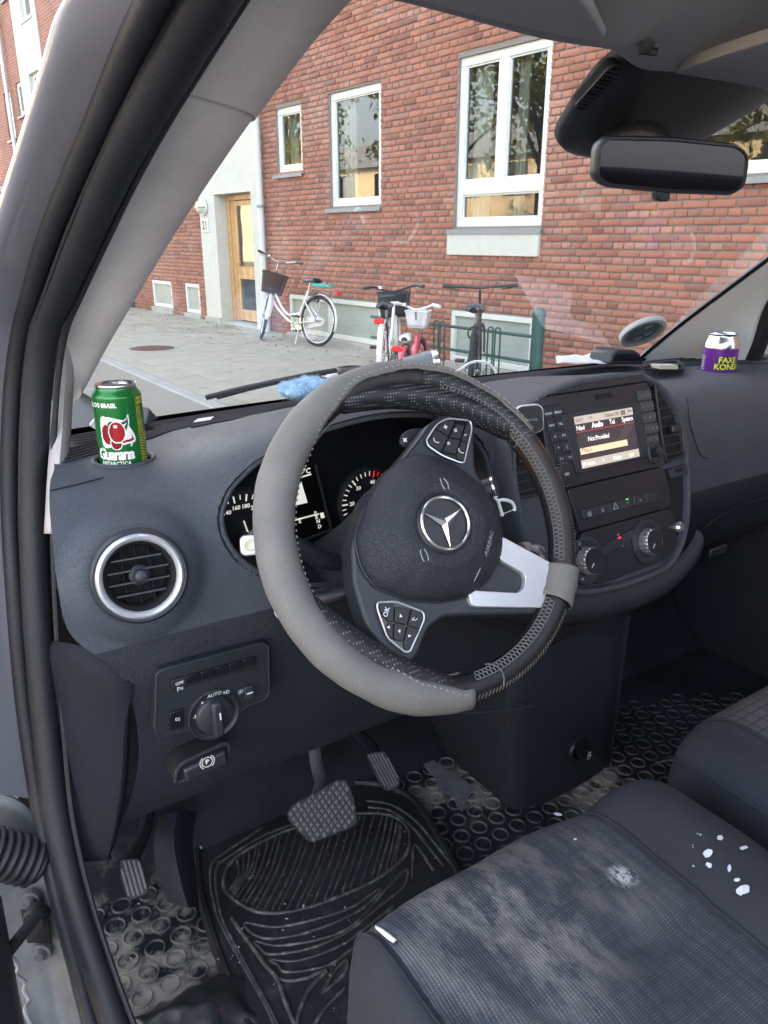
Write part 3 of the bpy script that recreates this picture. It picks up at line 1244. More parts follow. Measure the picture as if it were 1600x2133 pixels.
    if basket:
        bm_, bx, bz, bw, bd, bh = basket
        m = MB()
        c0 = top+V((bx, 0, bz))
        lo = [(-bd*.4, -bw*.4), (bd*.4, -bw*.4), (bd*.4, bw*.4), (-bd*.4, bw*.4)]
        hi = [(-bd*.5, -bw*.5), (bd*.5, -bw*.5), (bd*.5, bw*.5), (-bd*.5, bw*.5)]
        lo, hi = round_poly(lo, .04), round_poly(hi, .04)
        N = len(lo)
        rows = []
        for k in range(7):
            f_ = k/6
            rows.append([S(c0+V((a[0]*(1-f_)+b[0]*f_, a[1]*(1-f_)+b[1]*f_, -bh*(1-f_)+.004*(k % 2)))) for a, b in zip(lo+lo[:1], hi+hi[:1])])
        m.grid(rows)
        m.add([S(c0+V((a[0], a[1], -bh))) for a in lo], [tuple(range(N))])
        bo = m.build('basket', bm_, t_, solid=.006)
        MB().tube([S(c0+V((a[0], a[1], .0))) for a in hi], .008, 6, closed=True).build('basket_rim', bm_, bo)
    return t_, L, S, top


pr, pf = V((4.127, 8.706, .12)), V((3.835, 9.768, .12))
azb = math.atan2(pf.x-pr.x, pf.y-pr.y)
b1, L1, S1, top1 = bike('white step-through bicycle leaning beside the downpipe with a teal cloth behind its saddle', pr, azb, M_WHT, guards=M_WHT, steer=R(-38), lean=R(-7),
     basket=(M_BASK, .12, -.16, .36, .28, .26), wb=1.09, chain=M_WHT, hb_h=1.08, sad_h=.86)
tc = thing('cloth', 'crumpled teal cloth lying on the white bicycle luggage rack', 'cloth', tuple(L1(-.1, 0, .77)))
m = MB()
rd = random.Random(4)
m.grid([[L1(-.24+.05*i, -.08+.04*j, .775+rd.uniform(0, .06)*(1 if 0 < j < 4 else .2)) for j in range(5)] for i in range(8)])
m.build('fabric', M_TEAL, tc, sub=1, solid=.006)
pb = at(820, 597, X=3.75)
azc = R(40)
fxc = V((math.sin(azc), math.cos(azc), 0))
bike('black-handlebar bicycle with a wire basket and white rear mudguard in the hoop rail', V((pb.x, pb.y, .12))-fxc*.84+V((.0, .0, 0)), azc, M_WHT, guards=M_WHT, steer=R(8), hb_h=pb.z-.17, sad_h=.78, wb=1.02, Rw=.32,
     basket=(M_BLK, .13, -.02, .36, .28, .24), hbm=M_BLK, rack=False)
pb = at(868, 640, X=3.62)
azc = R(46)
fxc = V((math.sin(azc), math.cos(azc), 0))
bike("small pink child's bicycle with white basket and white saddle", V((pb.x, pb.y, .12))-fxc*.56, azc, M_PINK, Rw=.215, wb=.72, guards=M_PINK, steer=R(-5), hb_h=pb.z-.14, sad_h=.52, hbm=M_WPL, gripm=M_WPL, sadm=M_WPL,
     basket=(M_WPL, .10, -.02, .24, .18, .15), rack=False, hbw=.25, tyre_r=.022, sweep=.08)
pb = at(1000, 600, X=3.85)
azc = R(42)
fxc = V((math.sin(azc), math.cos(azc), 0))
bike('dark grey flat-handlebar bicycle standing in front of the right basement window', V((pb.x, pb.y, .12))-fxc*.86, azc, M_GREYB, style='mtb', steer=R(4), hb_h=pb.z-.12, sad_h=.84, wb=1.07, hbm=M_BLK, rack=False, tyre_r=.026, hbw=.33, lamp=False)

# ---- fallen leaves
M_LEAF = mat('dry_leaf', (.16, .07, .03), .8)
_g = NG(M_LEAF)
_ge = _g.n('NewGeometry')
_g.color(_g.ramp(_ge.outputs['Random Per Island'], [(0, (.10, .045, .025)), (.5, (.2, .09, .04)), (1, (.26, .16, .06))]))
m = MB()
rd = random.Random(11)
for k in range(260):
    s_ = rd.uniform(-6, 5)
    d_ = abs(rd.gauss(0, .7))+.12
    c_ = wp(s_, .1245, d_)
    if c_.x < kx(c_.y)+.15:
        continue
    a = rd.uniform(0, 6.28)
    r = rd.uniform(.012, .035)
    u, v_ = V((math.cos(a), math.sin(a), rd.uniform(-.1, .3)))*r, V((-math.sin(a), math.cos(a), rd.uniform(0, .3)))*r*.55
    m.add([c_-u, c_+v_, c_+u+ZU*.006, c_-v_+ZU*.003], [(0, 1, 2, 3)])
m.build('fallen_leaves', M_LEAF, sharp=0, kind='stuff')

# ---- across the street: what the panes mirror
M_BARK = speckled('bark', (.07, .055, .042), (.12, .1, .08), .95, 30, .8, .01)
M_FOL = mat('tree_leaves', (.07, .10, .025), .6)
_g = NG(M_FOL)
_ge = _g.n('NewGeometry')
_g.color(_g.ramp(_ge.outputs['Random Per Island'], [(0, (.06, .10, .025)), (.5, (.13, .16, .035)), (.8, (.26, .23, .045)), (1, (.36, .28, .05))]))
_tl = _g.n('BsdfTranslucent')
_tl.inputs[0].default_value = (.32, .34, .05, 1)
_mx = _g.n('MixShader')
_mx.inputs[0].default_value = .45
_g.l(_g.b.outputs[0], _mx.inputs[1])
_g.l(_tl.outputs[0], _mx.inputs[2])
_g.l(_mx.outputs[0], _g.t.nodes['Material Output'].inputs[0])


def tree(p, h, rc, label, seed):
    t_ = thing('street_tree', label, 'tree', tuple(p), group='street trees across the road')
    rd = random.Random(seed)
    m = MB()
    p = V(p)
    m.tube([p, p+V((.05, .03, h*.3)), p+V((-.05, .1, h*.62))], [.24, .18, .10], 10)
    ends = []
    for k in range(9):
        a = rd.uniform(0, 6.28)
        b = p+V((0, .05, h*rd.uniform(.3, .58)))
        e = p+V((math.cos(a)*rc*rd.uniform(.5, .9), math.sin(a)*rc*rd.uniform(.5, .9), h*rd.uniform(.5, .95)))
        m.tube(cr([b, b.lerp(e, .5)+V((0, 0, .3)), e], 3), [.08, .07, .06, .05, .04, .03, .015], 6)
        ends += [e, b.lerp(e, .6)]
    m.build('trunk', M_BARK, t_)
    m = MB()
    for q in range(62):
        c_ = rd.choice(ends)+V((rd.gauss(0, 1), rd.gauss(0, 1), rd.gauss(0, .8)))*rc*.28
        rr = rd.uniform(.3, .65)
        for k in range(44):
            v_ = V((rd.gauss(0, 1), rd.gauss(0, 1), rd.gauss(0, .75)))*rr*.6+c_
            s_ = rd.uniform(.08, .15)
            a_ = V((rd.gauss(0, 1), rd.gauss(0, 1), rd.gauss(0, 1))).normalized()
            b_ = a_.cross(V((rd.gauss(0, 1), rd.gauss(0, 1), rd.gauss(0, 1)))).normalized()
            m.add([v_-a_*s_, v_+b_*s_*.6, v_+a_*s_, v_-b_*s_*.6], [(0, 1, 2, 3)])
    m.build('crown', M_FOL, t_, sharp=0, kind='stuff')


for k, (x, y, h, rc) in enumerate(((-11.5, 9.2, 8.5, 3.0), (-10.2, 16.2, 9.5, 3.2), (-11, 21.2, 10, 3.3), (-10.6, 30, 10, 3.2))):
    tree((x, y, 0), h, rc, ('loose tree across the road, mirrored in the far right pane', 'low broad tree across the road, mirrored in the double window', 'tallest tree across the road, mirrored in the double window', 'far tree across the road, mirrored in the middle window')[k], 20+k)
opp = thing('yellow_brick_block', 'pale yellow apartment block across the road, mirrored in the panes', 'apartment block', (-24, 20, 0))
M_YB = speckled('yellow_brick', (.50, .41, .27), (.60, .50, .34), .9, 4)
m = MB()
hs = [(y, y+1.4, z, z+1.5) for z in (1.0, 3.4) for y in range(-24, 70, 3)]
S_ = sorted({-30, 80, *[h[0] for h in hs], *[h[1] for h in hs]})
Z_ = sorted({0, 5.2, *[h[2] for h in hs], *[h[3] for h in hs]})
for a, b in zip(S_, S_[1:]):
    for c, d in zip(Z_, Z_[1:]):
        if not any(h[0] < (a+b)/2 < h[1] and h[2] < (c+d)/2 < h[3] for h in hs):
            m.add([(-20, a, c), (-20, b, c), (-20, b, d), (-20, a, d)], [(0, 1, 2, 3)])
m.box((-26, 25, 2.6), (11.4, 110, 5.2))
m.build('wall', M_YB, opp)
wmb = MB()
for a, b, c, d in hs:
    wmb.add([(-20.15, a, c), (-20.15, b, c), (-20.15, b, d), (-20.15, a, d)], [(0, 1, 2, 3)])
wmb.build('windows', mat('dark_pane', (.05, .06, .07), .1), opp, sharp=0)
m = MB()
m.prism([(-32, 5.2), (-19.6, 5.2), (-25.5, 7.2)], V((0, -30, 0)), V((1, 0, 0)), ZU, V((0, 1, 0)), 0, 110)
m.build('roof', speckled('slate', (.16, .17, .18), (.22, .23, .24), .7, 5), opp)

# ================================================================== THE VAN'S CAB
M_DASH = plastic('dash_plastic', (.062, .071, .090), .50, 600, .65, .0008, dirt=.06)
M_DASH2 = plastic('darkened_dash_plastic', (.019, .0225, .033), .52, 450, .6, .0009, dirt=.03)  # dash plastic darkened; on the low parts it paints in footwell shade
M_SMOOTH = plastic('smooth_black_plastic', (.020, .023, .029), .38, 1500, .12, .0003, dirt=.02)
M_SATIN = plastic('satin_black', (.027, .031, .039), .45, 1800, .10, .0003, dirt=.015)
M_PIANO = mat('gloss_black', (.008, .009, .011), .16, spec=.5)
M_HOLE = mat('dark_cavity', (.006, .0065, .008), .8)
M_RUB = plastic('door_seal_rubber', (.012, .0125, .016), .56, 400, .2, .0006, dirt=.05)
M_TRIM = plastic('pillar_trim', (.80, .735, .69), .75, 520, .28, .0008, dirt=.0)
M_FABR = mat('headliner_fabric', (.20, .195, .19), .95)
_g = NG(M_FABR)
_g.color(_g.ramp(_g.noise(500, 3, .7), [(.3, (.37, .375, .39)), (.7, (.48, .485, .50))]))
_g.bump(_g.noise(900, 3, .7), .5, .001)
M_PAINT = mat('grey_van_paint', (.19, .185, .20), .35, metal=.1, coat=.5)
_g = NG(M_PAINT)
_g.color(_g.mix(_g.ramp(_g.noise(5, 5, .65), [(.45, (0, 0, 0)), (.8, (.35, .35, .35))]), (.25, .245, .272), (.31, .30, .315)))
_g.rough(_g.ramp(_g.noise(8, 4, .6), [(.3, (.28,)*3), (.75, (.5,)*3)]))
M_BARE = speckled('dusty_grey_sill', (.065, .07, .076), (.115, .118, .122), .6, 22, .3, .002, ((.2, .19, .17), 9))
M_ALU = mat('satin_silver', (.68, .70, .74), .3, .55)
M_CHR = mat('bright_trim', (.78, .79, .81), .16, .85)
M_WS = glass('windscreen_glass', (.97, .985, .975), 1.9, dusty=.075)
M_PRINT = mat('pale_print', (.78, .80, .82), .6)
M_PRINTD = mat('grey_print', (.36, .38, .40), .6)

van = thing('van', 'grey delivery van cab seen from its open driver door', 'van', (0, 0, .0))


def strip(rows, nu=4, nv=4):
    return cr_grid(rows, nu, nv)


def pxg(rows):
    """rows of (px, py, Y) -> real points at that distance ahead"""
    return [[at(a, b, Y=y) for a, b, y in r] for r in rows]


# ---- left windscreen pillar trim, in two pieces
PL = [(121, 735, .35), (126, 700, .335), (160, 600, .27), (205, 490, .20), (262, 375, .13), (325, 260, .05), (390, 150, -.01), (455, 45, -.06), (520, -60, -.10), (600, -190, -.15)]
PR = [(138, 846, .445), (205, 742, .40), (270, 640, .34), (335, 535, .28), (402, 430, .21), (475, 320, .14), (550, 215, .08), (650, 85, .02), (760, -30, -.04), (900, -170, -.10)]
pl = [at(a, b, Y=y) for a, b, y in PL]
pr_ = [at(a, b, Y=y) for a, b, y in PR]


def pillar(idx0, idx1, lift, name):
    rows = []
    for a, b in zip(cr(pl, 8), cr(pr_, 8)):
        ax = (b-a)
        nrm = V((.62, -.72, -.1)).normalized()
        nrm = (nrm-ax.normalized()*nrm.dot(ax.normalized())).normalized()
        out = []
        for t, h in ((-.04, -.012), (0, 0), (.12, .008), (.3, .018), (.5, .024), (.7, .021), (.86, .011), (.96, .0), (1, -.012), (.99, -.03)):
            out.append(a+ax*t+nrm*(h+lift))
        rows.append(out)
    rows = rows[idx0:idx1]
    m = MB()
    m.grid([cr(r, 3) for r in rows])
    return m.build(name, M_TRIM, van, sharp=60)


pillar(0, 47, 0, 'pillar_trim')
pillar(45, 73, .003, 'upper_pillar_trim')
# lower strip of trim at the end of the dash
m = MB()
q = [[at(a, b, Y=y) for a, b, y in r] for r in (
    [(117, 716, .35), (133, 714, .345), (147, 722, .36)], [(118, 800, .355), (133, 800, .34), (148, 800, .365)], [(110, 900, .34), (127, 900, .325), (143, 900, .35)],
    [(103, 1000, .30), (120, 1000, .28), (134, 1000, .305)], [(97, 1112, .26), (110, 1112, .245), (123, 1108, .265)])]
m.grid(cr_grid(q, 4, 5))
m.build('pillar_foot_trim', plastic('foot_trim', (.46, .43, .425), .75, 420, .5, .001), van, solid=.003)

# ---- door seal: two rubber beads on a dark base strip
S2 = [(560, -210, -.17), (492, -110, -.13), (430, 0, -.08), (358, 125, -.02), (288, 250, .04), (225, 375, .11), (170, 500, .19), (124, 610, .265), (94, 690, .31), (78, 800, .335), (70, 950, .34), (70, 1100, .33), (79, 1300, .30), (93, 1480, .28), (115, 1680, .25), (150, 1850, .21), (195, 2000, .16), (240, 2133, .10), (290, 2260, .03)]
S1_ = [(440, -210, -.15), (380, -110, -.11), (322, 0, -.06), (262, 125, 0), (208, 250, .06), (152, 375, .13), (100, 500, .21), (66, 610, .285), (44, 690, .33), (28, 800, .355), (20, 950, .36), (22, 1100, .35), (35, 1300, .32), (52, 1480, .30), (82, 1680, .27), (115, 1850, .23), (155, 2000, .18), (190, 2133, .12), (230, 2260, .05)]
s2 = cr([at(*p[:2], Y=p[2]) for p in S2], 5)
s1 = cr([at(*p[:2], Y=p[2]) for p in S1_], 5)
n2 = len(s2)
MB().tube(s2, [(.0205-.0035*min(1, i/35))*(1+.012*math.sin(i*1.3)+.01*math.sin(i*.47)) for i in range(n2)], 16).build('door_seal', M_RUB, van, sharp=80)
MB().tube([p+(q-p)*.52+V((-.002, -.014, 0)) for p, q in zip(s2, s1)], .0032, 8).build('seal_lip', M_RUB, van)
MB().tube([p+(p-q).normalized()*.0195+V((.004, -.006, 0)) for p, q in zip(s2, s1)], .0035, 8).build('seal_lip', M_RUB, van)
MB().tube(s1, [.0125-.002*min(1, i/35) for i in range(n2)], 12).build('door_seal', M_RUB, van, sharp=80)
m = MB()
bk = V((.25, .95, 0)).normalized()
m.grid([[a+(a-b)*.45+bk*.012, a+bk*.006, a.lerp(b, .5)+bk*.012, b+bk*.008, b+(b-a)*.35+bk*.03] for a, b in zip(s1, s2)])
m.build('seal_channel', M_RUB, van, sharp=60)
# sill seal continues rearwards along the door opening
e2, e1 = s2[-1], s1[-1]
MB().tube([e2, V((-.80, -.10, .52)), V((-.80, -.5, .50)), V((-.80, -.86, .52))], .017, 12).build('sill_seal', M_RUB, van)

# ---- painted pillar and door frame outside the seal
OE = [(330, -210, -.08), (240, -110, -.05), (146, 0, -.0), (108, 113, .04), (73, 227, .09), (35, 345, .15), (-5, 470, .22), (-45, 590, .29), (-75, 690, .335), (-95, 800, .352), (-105, 950, .350), (-105, 1100, .338), (-95, 1300, .312), (-75, 1480, .284), (-45, 1640, .255)]
oe = cr([at(*p[:2], Y=p[2]) for p in OE], 5)
rows = []
for i, (a, o_) in enumerate(zip(s1, oe)):
    e = a-o_
    rows.append([o_+V((.03, .13, .01)), o_+V((.0, .035, .0)), o_+e*.03+V((-.004, .006, 0)), o_+e*.12+V((0, -.004, 0)), o_+e*.5+V((0, .004, 0)), o_+e*.85+V((0, .012, 0)), a+V((.0, .012, 0)), a+V((.02, .03, 0))])
m = MB()
m.grid([cr(r, 3) for r in rows])
m.build('painted_pillar', M_PAINT, van, sharp=60)

# lower hinge area of the door opening
m = MB()
q = [[at(a, b, Y=y) for a, b, y in r] for r in (
    [(-60, 1640, .34), (30, 1660, .30), (80, 1700, .29), (105, 1740, .27)], [(-60, 1760, .33), (40, 1800, .31), (95, 1830, .29), (130, 1850, .25)],
    [(-20, 1885, .30), (50, 1885, .29), (105, 1890, .27), (150, 1900, .22)], [(15, 1990, .27), (70, 1990, .26), (125, 2000, .24), (180, 2010, .18)],
    [(45, 2080, .24), (90, 2080, .23), (140, 2090, .21), (210, 2100, .14)], [(70, 2200, .18), (115, 2200, .18), (165, 2200, .16), (250, 2200, .08)])]
m.grid(cr_grid(q, 5, 5))
m.build('hinge_pillar', M_BARE, van, solid=.004)
# wiring boot: ribbed rubber
m = MB()
p0, p1, p2_ = at(-60, 1765, Y=.26), at(20, 1790, Y=.235), at(92, 1800, Y=.25)
NB = 9*8
ba = (p2_-p0)
m.lathe([(.027+.0048*abs(math.sin(PI*i/8))-.012*max(0, (i-NB+10)/10), ba.length*i/NB) for i in range(NB+1)], p0, ba, 28)
m.build('wiring_boot', M_RUB, van, sharp=75)
# check strap, bracket and bolts
HN = V((-.55, -.83, .05)).normalized()
m = MB()
m.tube([at(15, 1985, Y=.20), at(45, 1948, Y=.215), at(78, 1905, Y=.235), at(86, 1902, Y=.25)], .009, 8, flat=.6)
ck = m.build('door_check_strap', M_RUB, van)
c_ = at(82, 1898, Y=.262)
MB().lathe([(.0, .018), (.013, .018), (.016, .012), (.016, 0)], c_, HN, 12).build('roller', M_RUB, ck)
pcs = [at(a, b, Y=y) for a, b, y in ((48, 1889, .284), (104, 1893, .262), (112, 1957, .246), (62, 1957, .262))]
MB().add([p+HN*.004 for p in pcs], [(0, 1, 2, 3)]).build('bracket_plate', M_HOLE, van, solid=.003)
for a, b, y in ((66, 1872, .284), (88, 1981, .25), (118, 1872, .262)):
    c_ = at(a, b, Y=y)
    MB().lathe([(0, .012), (.006, .012), (.0085, .008), (.0085, .004), (.013, .003), (.013, -.004)], c_, HN, 10).build('bolt', M_BARE, van, sharp=50)
# torn edge of the striker plate and the open door's dark edge
m = MB()
ed = [at(a, b, Y=y) for a, b, y in ((22, 1990, .22), (38, 2012, .215), (34, 2030, .213), (52, 2046, .21), (50, 2062, .208), (60, 2085, .2), (52, 2105, .19), (68, 2140, .18))]
m.tube(cr(ed, 4), .0026, 6)
m.build('striker_edge', M_PAINT, van)
m = MB()
q = [[at(a, b, Y=y) for a, b, y in r] for r in ([(-110, 1860, .2), (-25, 1870, .22), (-14, 1880, .25)], [(-90, 2000, .14), (-6, 1990, .17), (8, 2000, .2)], [(-70, 2133, .07), (14, 2120, .1), (30, 2130, .13)], [(-50, 2260, 0), (40, 2240, .03), (60, 2250, .06)])]
m.grid(cr_grid(q, 4, 4))
m.build('door_edge', M_SATIN, van, solid=.01)


# ---- windscreen
def glass_pt(u, v):
    x = u*(.672-.165*v)
    return V((x, (.64-.40*x*x)*(1-v)+(.02-.26*x*x)*v+.02*math.sin(v*PI), 1.212+.07*x*x*(1-v)+.53*v+.012*math.sin(v*PI)))


GN = V((0, -.65, -.76)).normalized()
N, Mv = 30, 16
gg = [[glass_pt(-1+2*i/N, j/Mv) for i in range(N+1)] for j in range(Mv+1)]
MB().grid(gg).build('windscreen', M_WS, van)
m = MB()


def band(a0, a1, b0, b1, off=.003, nu=20, nv=3):
    m.grid([[glass_pt(a0+(a1-a0)*i/nu, b0+(b1-b0)*j/nv)+GN*off for i in range(nu+1)] for j in range(nv+1)])


band(-1, 1, -.05, .028)
band(-1, 1, .965, 1.03)
m.build('black_screen_edge', M_PIANO, van)
# wiper outside
m = MB()
wpts = [at(452, 826, Y=.71), at(540, 803, Y=.722), at(640, 782, Y=.74), at(700, 772, Y=.76)]
m.tube(cr(wpts, 4), .006, 8)
wo = m.build('wiper_arm', M_SATIN, van)
m = MB()
m.tube(cr([at(430, 828, Y=.68), at(520, 806, Y=.69), at(620, 787, Y=.70)], 5), .005, 6)
m.build('wiper_blade', M_RUB, wo)
# scuttle and bonnet seen just past the screen
m = MB()
m.grid([[V((x, .66+.5*j/4-.40*x*x, 1.165-.14*j/4-.04*abs(x))) for x in [-.8+1.6*i/12 for i in range(13)]] for j in range(5)])
m.build('scuttle_panel', M_SATIN, van)

# ---- headliner, visors
HE = [(690, -30), (745, -8), (830, 8), (930, 33), (1030, 60), (1130, 85), (1210, 98), (1270, 108), (1318, 140), (1352, 160), (1390, 172), (1460, 189), (1540, 201), (1640, 208), (1760, 210), (1900, 205)]
he = [at(a, b, Z=1.694-.012*i/15) for i, (a, b) in enumerate(HE)]
rows = [[p+V((0, .06, .06)) for p in he], [p+V((0, .015, .022)) for p in he], [p+V((0, .002, .006)) for p in he], [p+V((0, -.006, .0)) for p in he], [p+V((0, -.025, .001)) for p in he],
        [p+V((-.0, -.075, .012)) for p in he], [V((p.x*1.1, p.y-.22, 1.735)) for p in he], [V((p.x*1.2, -.45, 1.775)) for p in he], [V((p.x*1.25, -.6, 1.78)) for p in he]]
m = MB()
m.grid(cr_grid(rows, 4, 4))
m.build('headliner', M_FABR, van, sharp=70)


def visor(pts, z, name):
    """rounded fabric slab from its outline on a sloping plane under the roof"""
    o = V((0, 0, z))
    nn = V((0, .10, -1)).normalized()
    P = [at(a, b, pl=(o, nn)) for a, b in pts]
    u = V((1, 0, 0))
    v = nn.cross(u)
    poly = [((p-o).dot(u), (p-o).dot(v)) for p in P]
    ar = sum(poly[i-1][0]*poly[i][1]-poly[i][0]*poly[i-1][1] for i in range(len(poly)))
    if ar < 0:
        poly = poly[::-1]
    m = MB()
    m.prism(round_poly(poly, .03, 5), o, u, v, nn, -.014, -.002)
    return m.build(name, M_FABR, van, bevel=.005, seg=3)


visor([(1372, 168), (1460, 185), (1560, 199), (1760, 205), (1760, 40), (1600, 92), (1480, 128)], 1.681, 'sun_visor')
visor([(700, -90), (760, -18), (1000, 44), (1180, 84), (1262, 92), (1230, 30), (1100, -120)], 1.686, 'sun_visor')
m = MB()
c_ = at(1345, 92, Z=1.69)
m.lathe([(0, .010), (.006, .009), (.009, .005), (.010, 0)], c_, (0, 0, -1), 14)
m.build('visor_clip', M_SATIN, van)
c2 = at(1372, 90, Z=1.69)
MB().tube([c_+V((0, 0, -.006)), c2+V((0, 0, -.008))], .004, 8).build('visor_pin', M_SATIN, van)

# ---- right pillar trim and door edge
m = MB()
q = [[at(a, b, X=x) for a, b, x in r] for r in (
    [(1318, 768, .575), (1400, 790, .64), (1480, 800, .68), (1560, 800, .71)], [(1341, 744, .572), (1420, 752, .625), (1490, 757, .665), (1548, 765, .70)], [(1395, 698, .570), (1460, 705, .615), (1520, 712, .655), (1568, 712, .69)], [(1450, 655, .570), (1505, 655, .605), (1555, 650, .64), (1592, 640, .67)],
    [(1525, 599, .575), (1570, 595, .60), (1610, 585, .63), (1640, 570, .65)], [(1600, 543, .575), (1640, 535, .595), (1680, 520, .615), (1710, 500, .635)], [(1720, 450, .56), (1760, 440, .575), (1800, 425, .595), (1830, 400, .61)], [(1900, 310, .52), (1940, 300, .53), (1980, 280, .55), (2000, 260, .56)])]
m.grid(cr_grid(q, 5, 5))
rpe = [r[0].copy() for r in q]
m.build('right_pillar_trim', mat('pale_pillar_trim', (.66, .68, .67), .8), van, solid=.01)
MB().tube(cr([p+V((-.003, .004, 0)) for p in rpe], 6), .0055, 8).build('screen_edge_seal', M_PIANO, van)
m = MB()
m.tube(cr([at(1545, 790, X=.735), at(1562, 745, X=.725), at(1585, 690, X=.71), at(1625, 610, X=.69), at(1700, 510, X=.66), at(1850, 390, X=.62)], 5), .024, 12)
m.build('right_door_seal', M_RUB, van)
m = MB()
m.box((.86, -.15, .82), (.08, 1.6, .80))
m.build('passenger_door_panel', M_SATIN, van, bevel=.01)
m = MB()
m.add([(.86, .42, 1.222), (.86, -.95, 1.222), (.70, -.95, 1.70), (.70, .05, 1.70)], [(0, 1, 2, 3)])
m.build('passenger_window', M_WS, van)
m = MB()
m.prism([(.62, 1.20), (.30, 1.20), (.30, 1.24), (.36, 1.36), (.40, 1.38)], V((.77, 0, 0)), V((0, 1, 0)), ZU, V((1, 0, 0)), 0, .02)
m.build('corner_trim', mat('pale_corner_trim', (.40, .42, .41), .8), van)

# ---- floor, sides, unseen rear wall and roof, left part open to let light in
m = MB()
m.add([(-.80, -1.0, .478), (.82, -1.0, .478), (.82, .42, .478), (-.80, .42, .478), (.82, .62, .70), (-.80, .62, .70), (.82, .70, 1.18), (-.80, .70, 1.18)], [(0, 1, 2, 3), (3, 2, 4, 5), (5, 4, 6, 7)])
m.build('floor_pan', M_HOLE, van, sharp=30)
m = MB()
m.box((0, -1.02, .80), (1.7, .03, .7))  # unseen lower wall, kept low on the left to let light in
m.box((.46, -1.02, 1.45), (.76, .03, .62))  # unseen upper right half, put in to keep the mirror dark
m.build('rear_bulkhead', M_FABR, van)
m = MB()
m.box((0, -.2, 1.825), (1.5, .8, .02))  # unseen roof, cut short at the rear to let in more light
m.build('roof_panel', M_PAINT, van)
m = MB()
m.box((-.80, -1.0, 1.15), (.12, .10, 1.3))
m.build('rear_door_pillar', M_PAINT, van)
m = MB()
m.box((-.86, -.3, .43), (.10, 1.1, .10))
m.box((-.90, .85, .70), (.06, .75, .6))
m.box((.90, .85, .70), (.06, .75, .6))
m.box((0, 1.25, .70), (1.7, .06, .4))
m.build('body_side', M_PAINT, van, bevel=.01)
m = MB()
m.grid([[V((x, y, 1.13-.20*((y-.62)/.65)-.06*abs(x)**2)) for x in [-.9+1.8*i/12 for i in range(13)]] for y in (.66, .8, 1.0, 1.15, 1.27)])
m.build('bonnet', M_PAINT, van)

# ---- sensor pod behind the mirror and the rear-view mirror
GO = V((-.0, .5*(.02+.64)+.0, 0))
gp = glass_pt(0, .82)
GA, GB_ = V((1, 0, 0)), (glass_pt(0, .7)-glass_pt(0, .9)).normalized()
GNI = GA.cross(GB_)
if GNI.z > 0:
    GNI = -GNI


def podpt(px, py, off=0):
    p = at(px, py, pl=(gp+GNI*off, GNI))
    q = p-gp
    return q.dot(GA), q.dot(GB_)


pod = thing('sensor_housing', 'black plastic housing with a slotted grille between windscreen and rear-view mirror', 'sensor housing', tuple(gp))
ol = [podpt(*p) for p in ((1300, 60), (1270, 104), (1240, 130), (1195, 188), (1155, 258), (1152, 282), (1172, 300), (1238, 312), (1330, 308), (1430, 284), (1566, 208), (1640, 150), (1640, 60))]
ar = sum(ol[i-1][0]*ol[i][1]-ol[i][0]*ol[i-1][1] for i in range(len(ol)))
fu, fv = GA, GB_
if ar < 0:
    ol = ol[::-1]
ol = round_poly(ol, .02, 4)
m = MB()
lev = [(0, 1), (.008, 1.0), (.014, .985), (.019, .95), (.023, .86), (.0265, .70), (.029, .45), (.030, .2)]
ocx, ocy = sum(p[0] for p in ol)/len(ol), sum(p[1] for p in ol)/len(ol)
prev = None
rows = []
for h, ins in lev:
    pp = [(ocx+(a-ocx)*ins, ocy+(b-ocy)*ins) for a, b in ol]
    rows.append([gp+fu*a+fv*b+GNI*(h+.002) for a, b in pp]+[gp+fu*pp[0][0]+fv*pp[0][1]+GNI*(h+.002)])
m.grid(rows)
m.add(rows[-1][:-1], [tuple(range(len(rows[-1])-1))])
m.build('cover', M_SATIN, pod, sharp=50)
# slotted grille along its left edge
g0, g1 = V((*podpt(1210, 220, .022), 0)), V((*podpt(1282, 140, .022), 0))
dv = (g1-g0)
wv_ = V((dv.y, -dv.x, 0)).normalized()
m = MB()
fr_o = [(g0+dv*a+wv_*b) for a, b in ((-.07, -.011), (1.07, -.011), (1.07, .011), (-.07, .011))]
poly = round_poly([(p.x, p.y) for p in fr_o], .01, 5)
arp = sum(poly[i-1][0]*poly[i][1]-poly[i][0]*poly[i-1][1] for i in range(len(poly)))
if arp < 0:
    poly = poly[::-1]
m.prism(poly, gp, fu, fv, GNI, .012, .0235)
gr = m.build('grille', M_HOLE, pod)
for k in range(11):
    c_ = g0+dv*(k+.5)/11
    m = MB()
    a = [c_+wv_*.010-dv*.030, c_+wv_*.010+dv*.012, c_-wv_*.010+dv*.022, c_-wv_*.010-dv*.020]
    m.prism([(p.x, p.y) for p in a], gp, fu, fv, GNI, .0225, .0260)
    m.build('slat', M_SATIN, gr)
MB().tube([gp+fu*x+fv*y+GNI*.0238 for x, y in poly], .0012, 6, closed=True).build('grille_rim', M_SATIN, gr)

mir = thing('rear_view_mirror', 'wide black rear-view mirror with a small tab under it, hanging from the windscreen', 'rear-view mirror', tuple(at(1400, 345, X=.0)))
ml, mr = at(1240, 345, X=-.112), at(1556, 352, X=.105)
mu = (mr-ml).normalized()
mn = V((-.27, -.96, -.10))
mn = (mn-mu*mn.dot(mu)).normalized()
mv = mn.cross(mu)
if mv.z < 0:
    mv = -mv
mo = (ml+mr)/2


def mp(px, py):
    p = at(px, py, pl=(mo, mn))-mo
    return p.dot(mu), p.dot(mv)


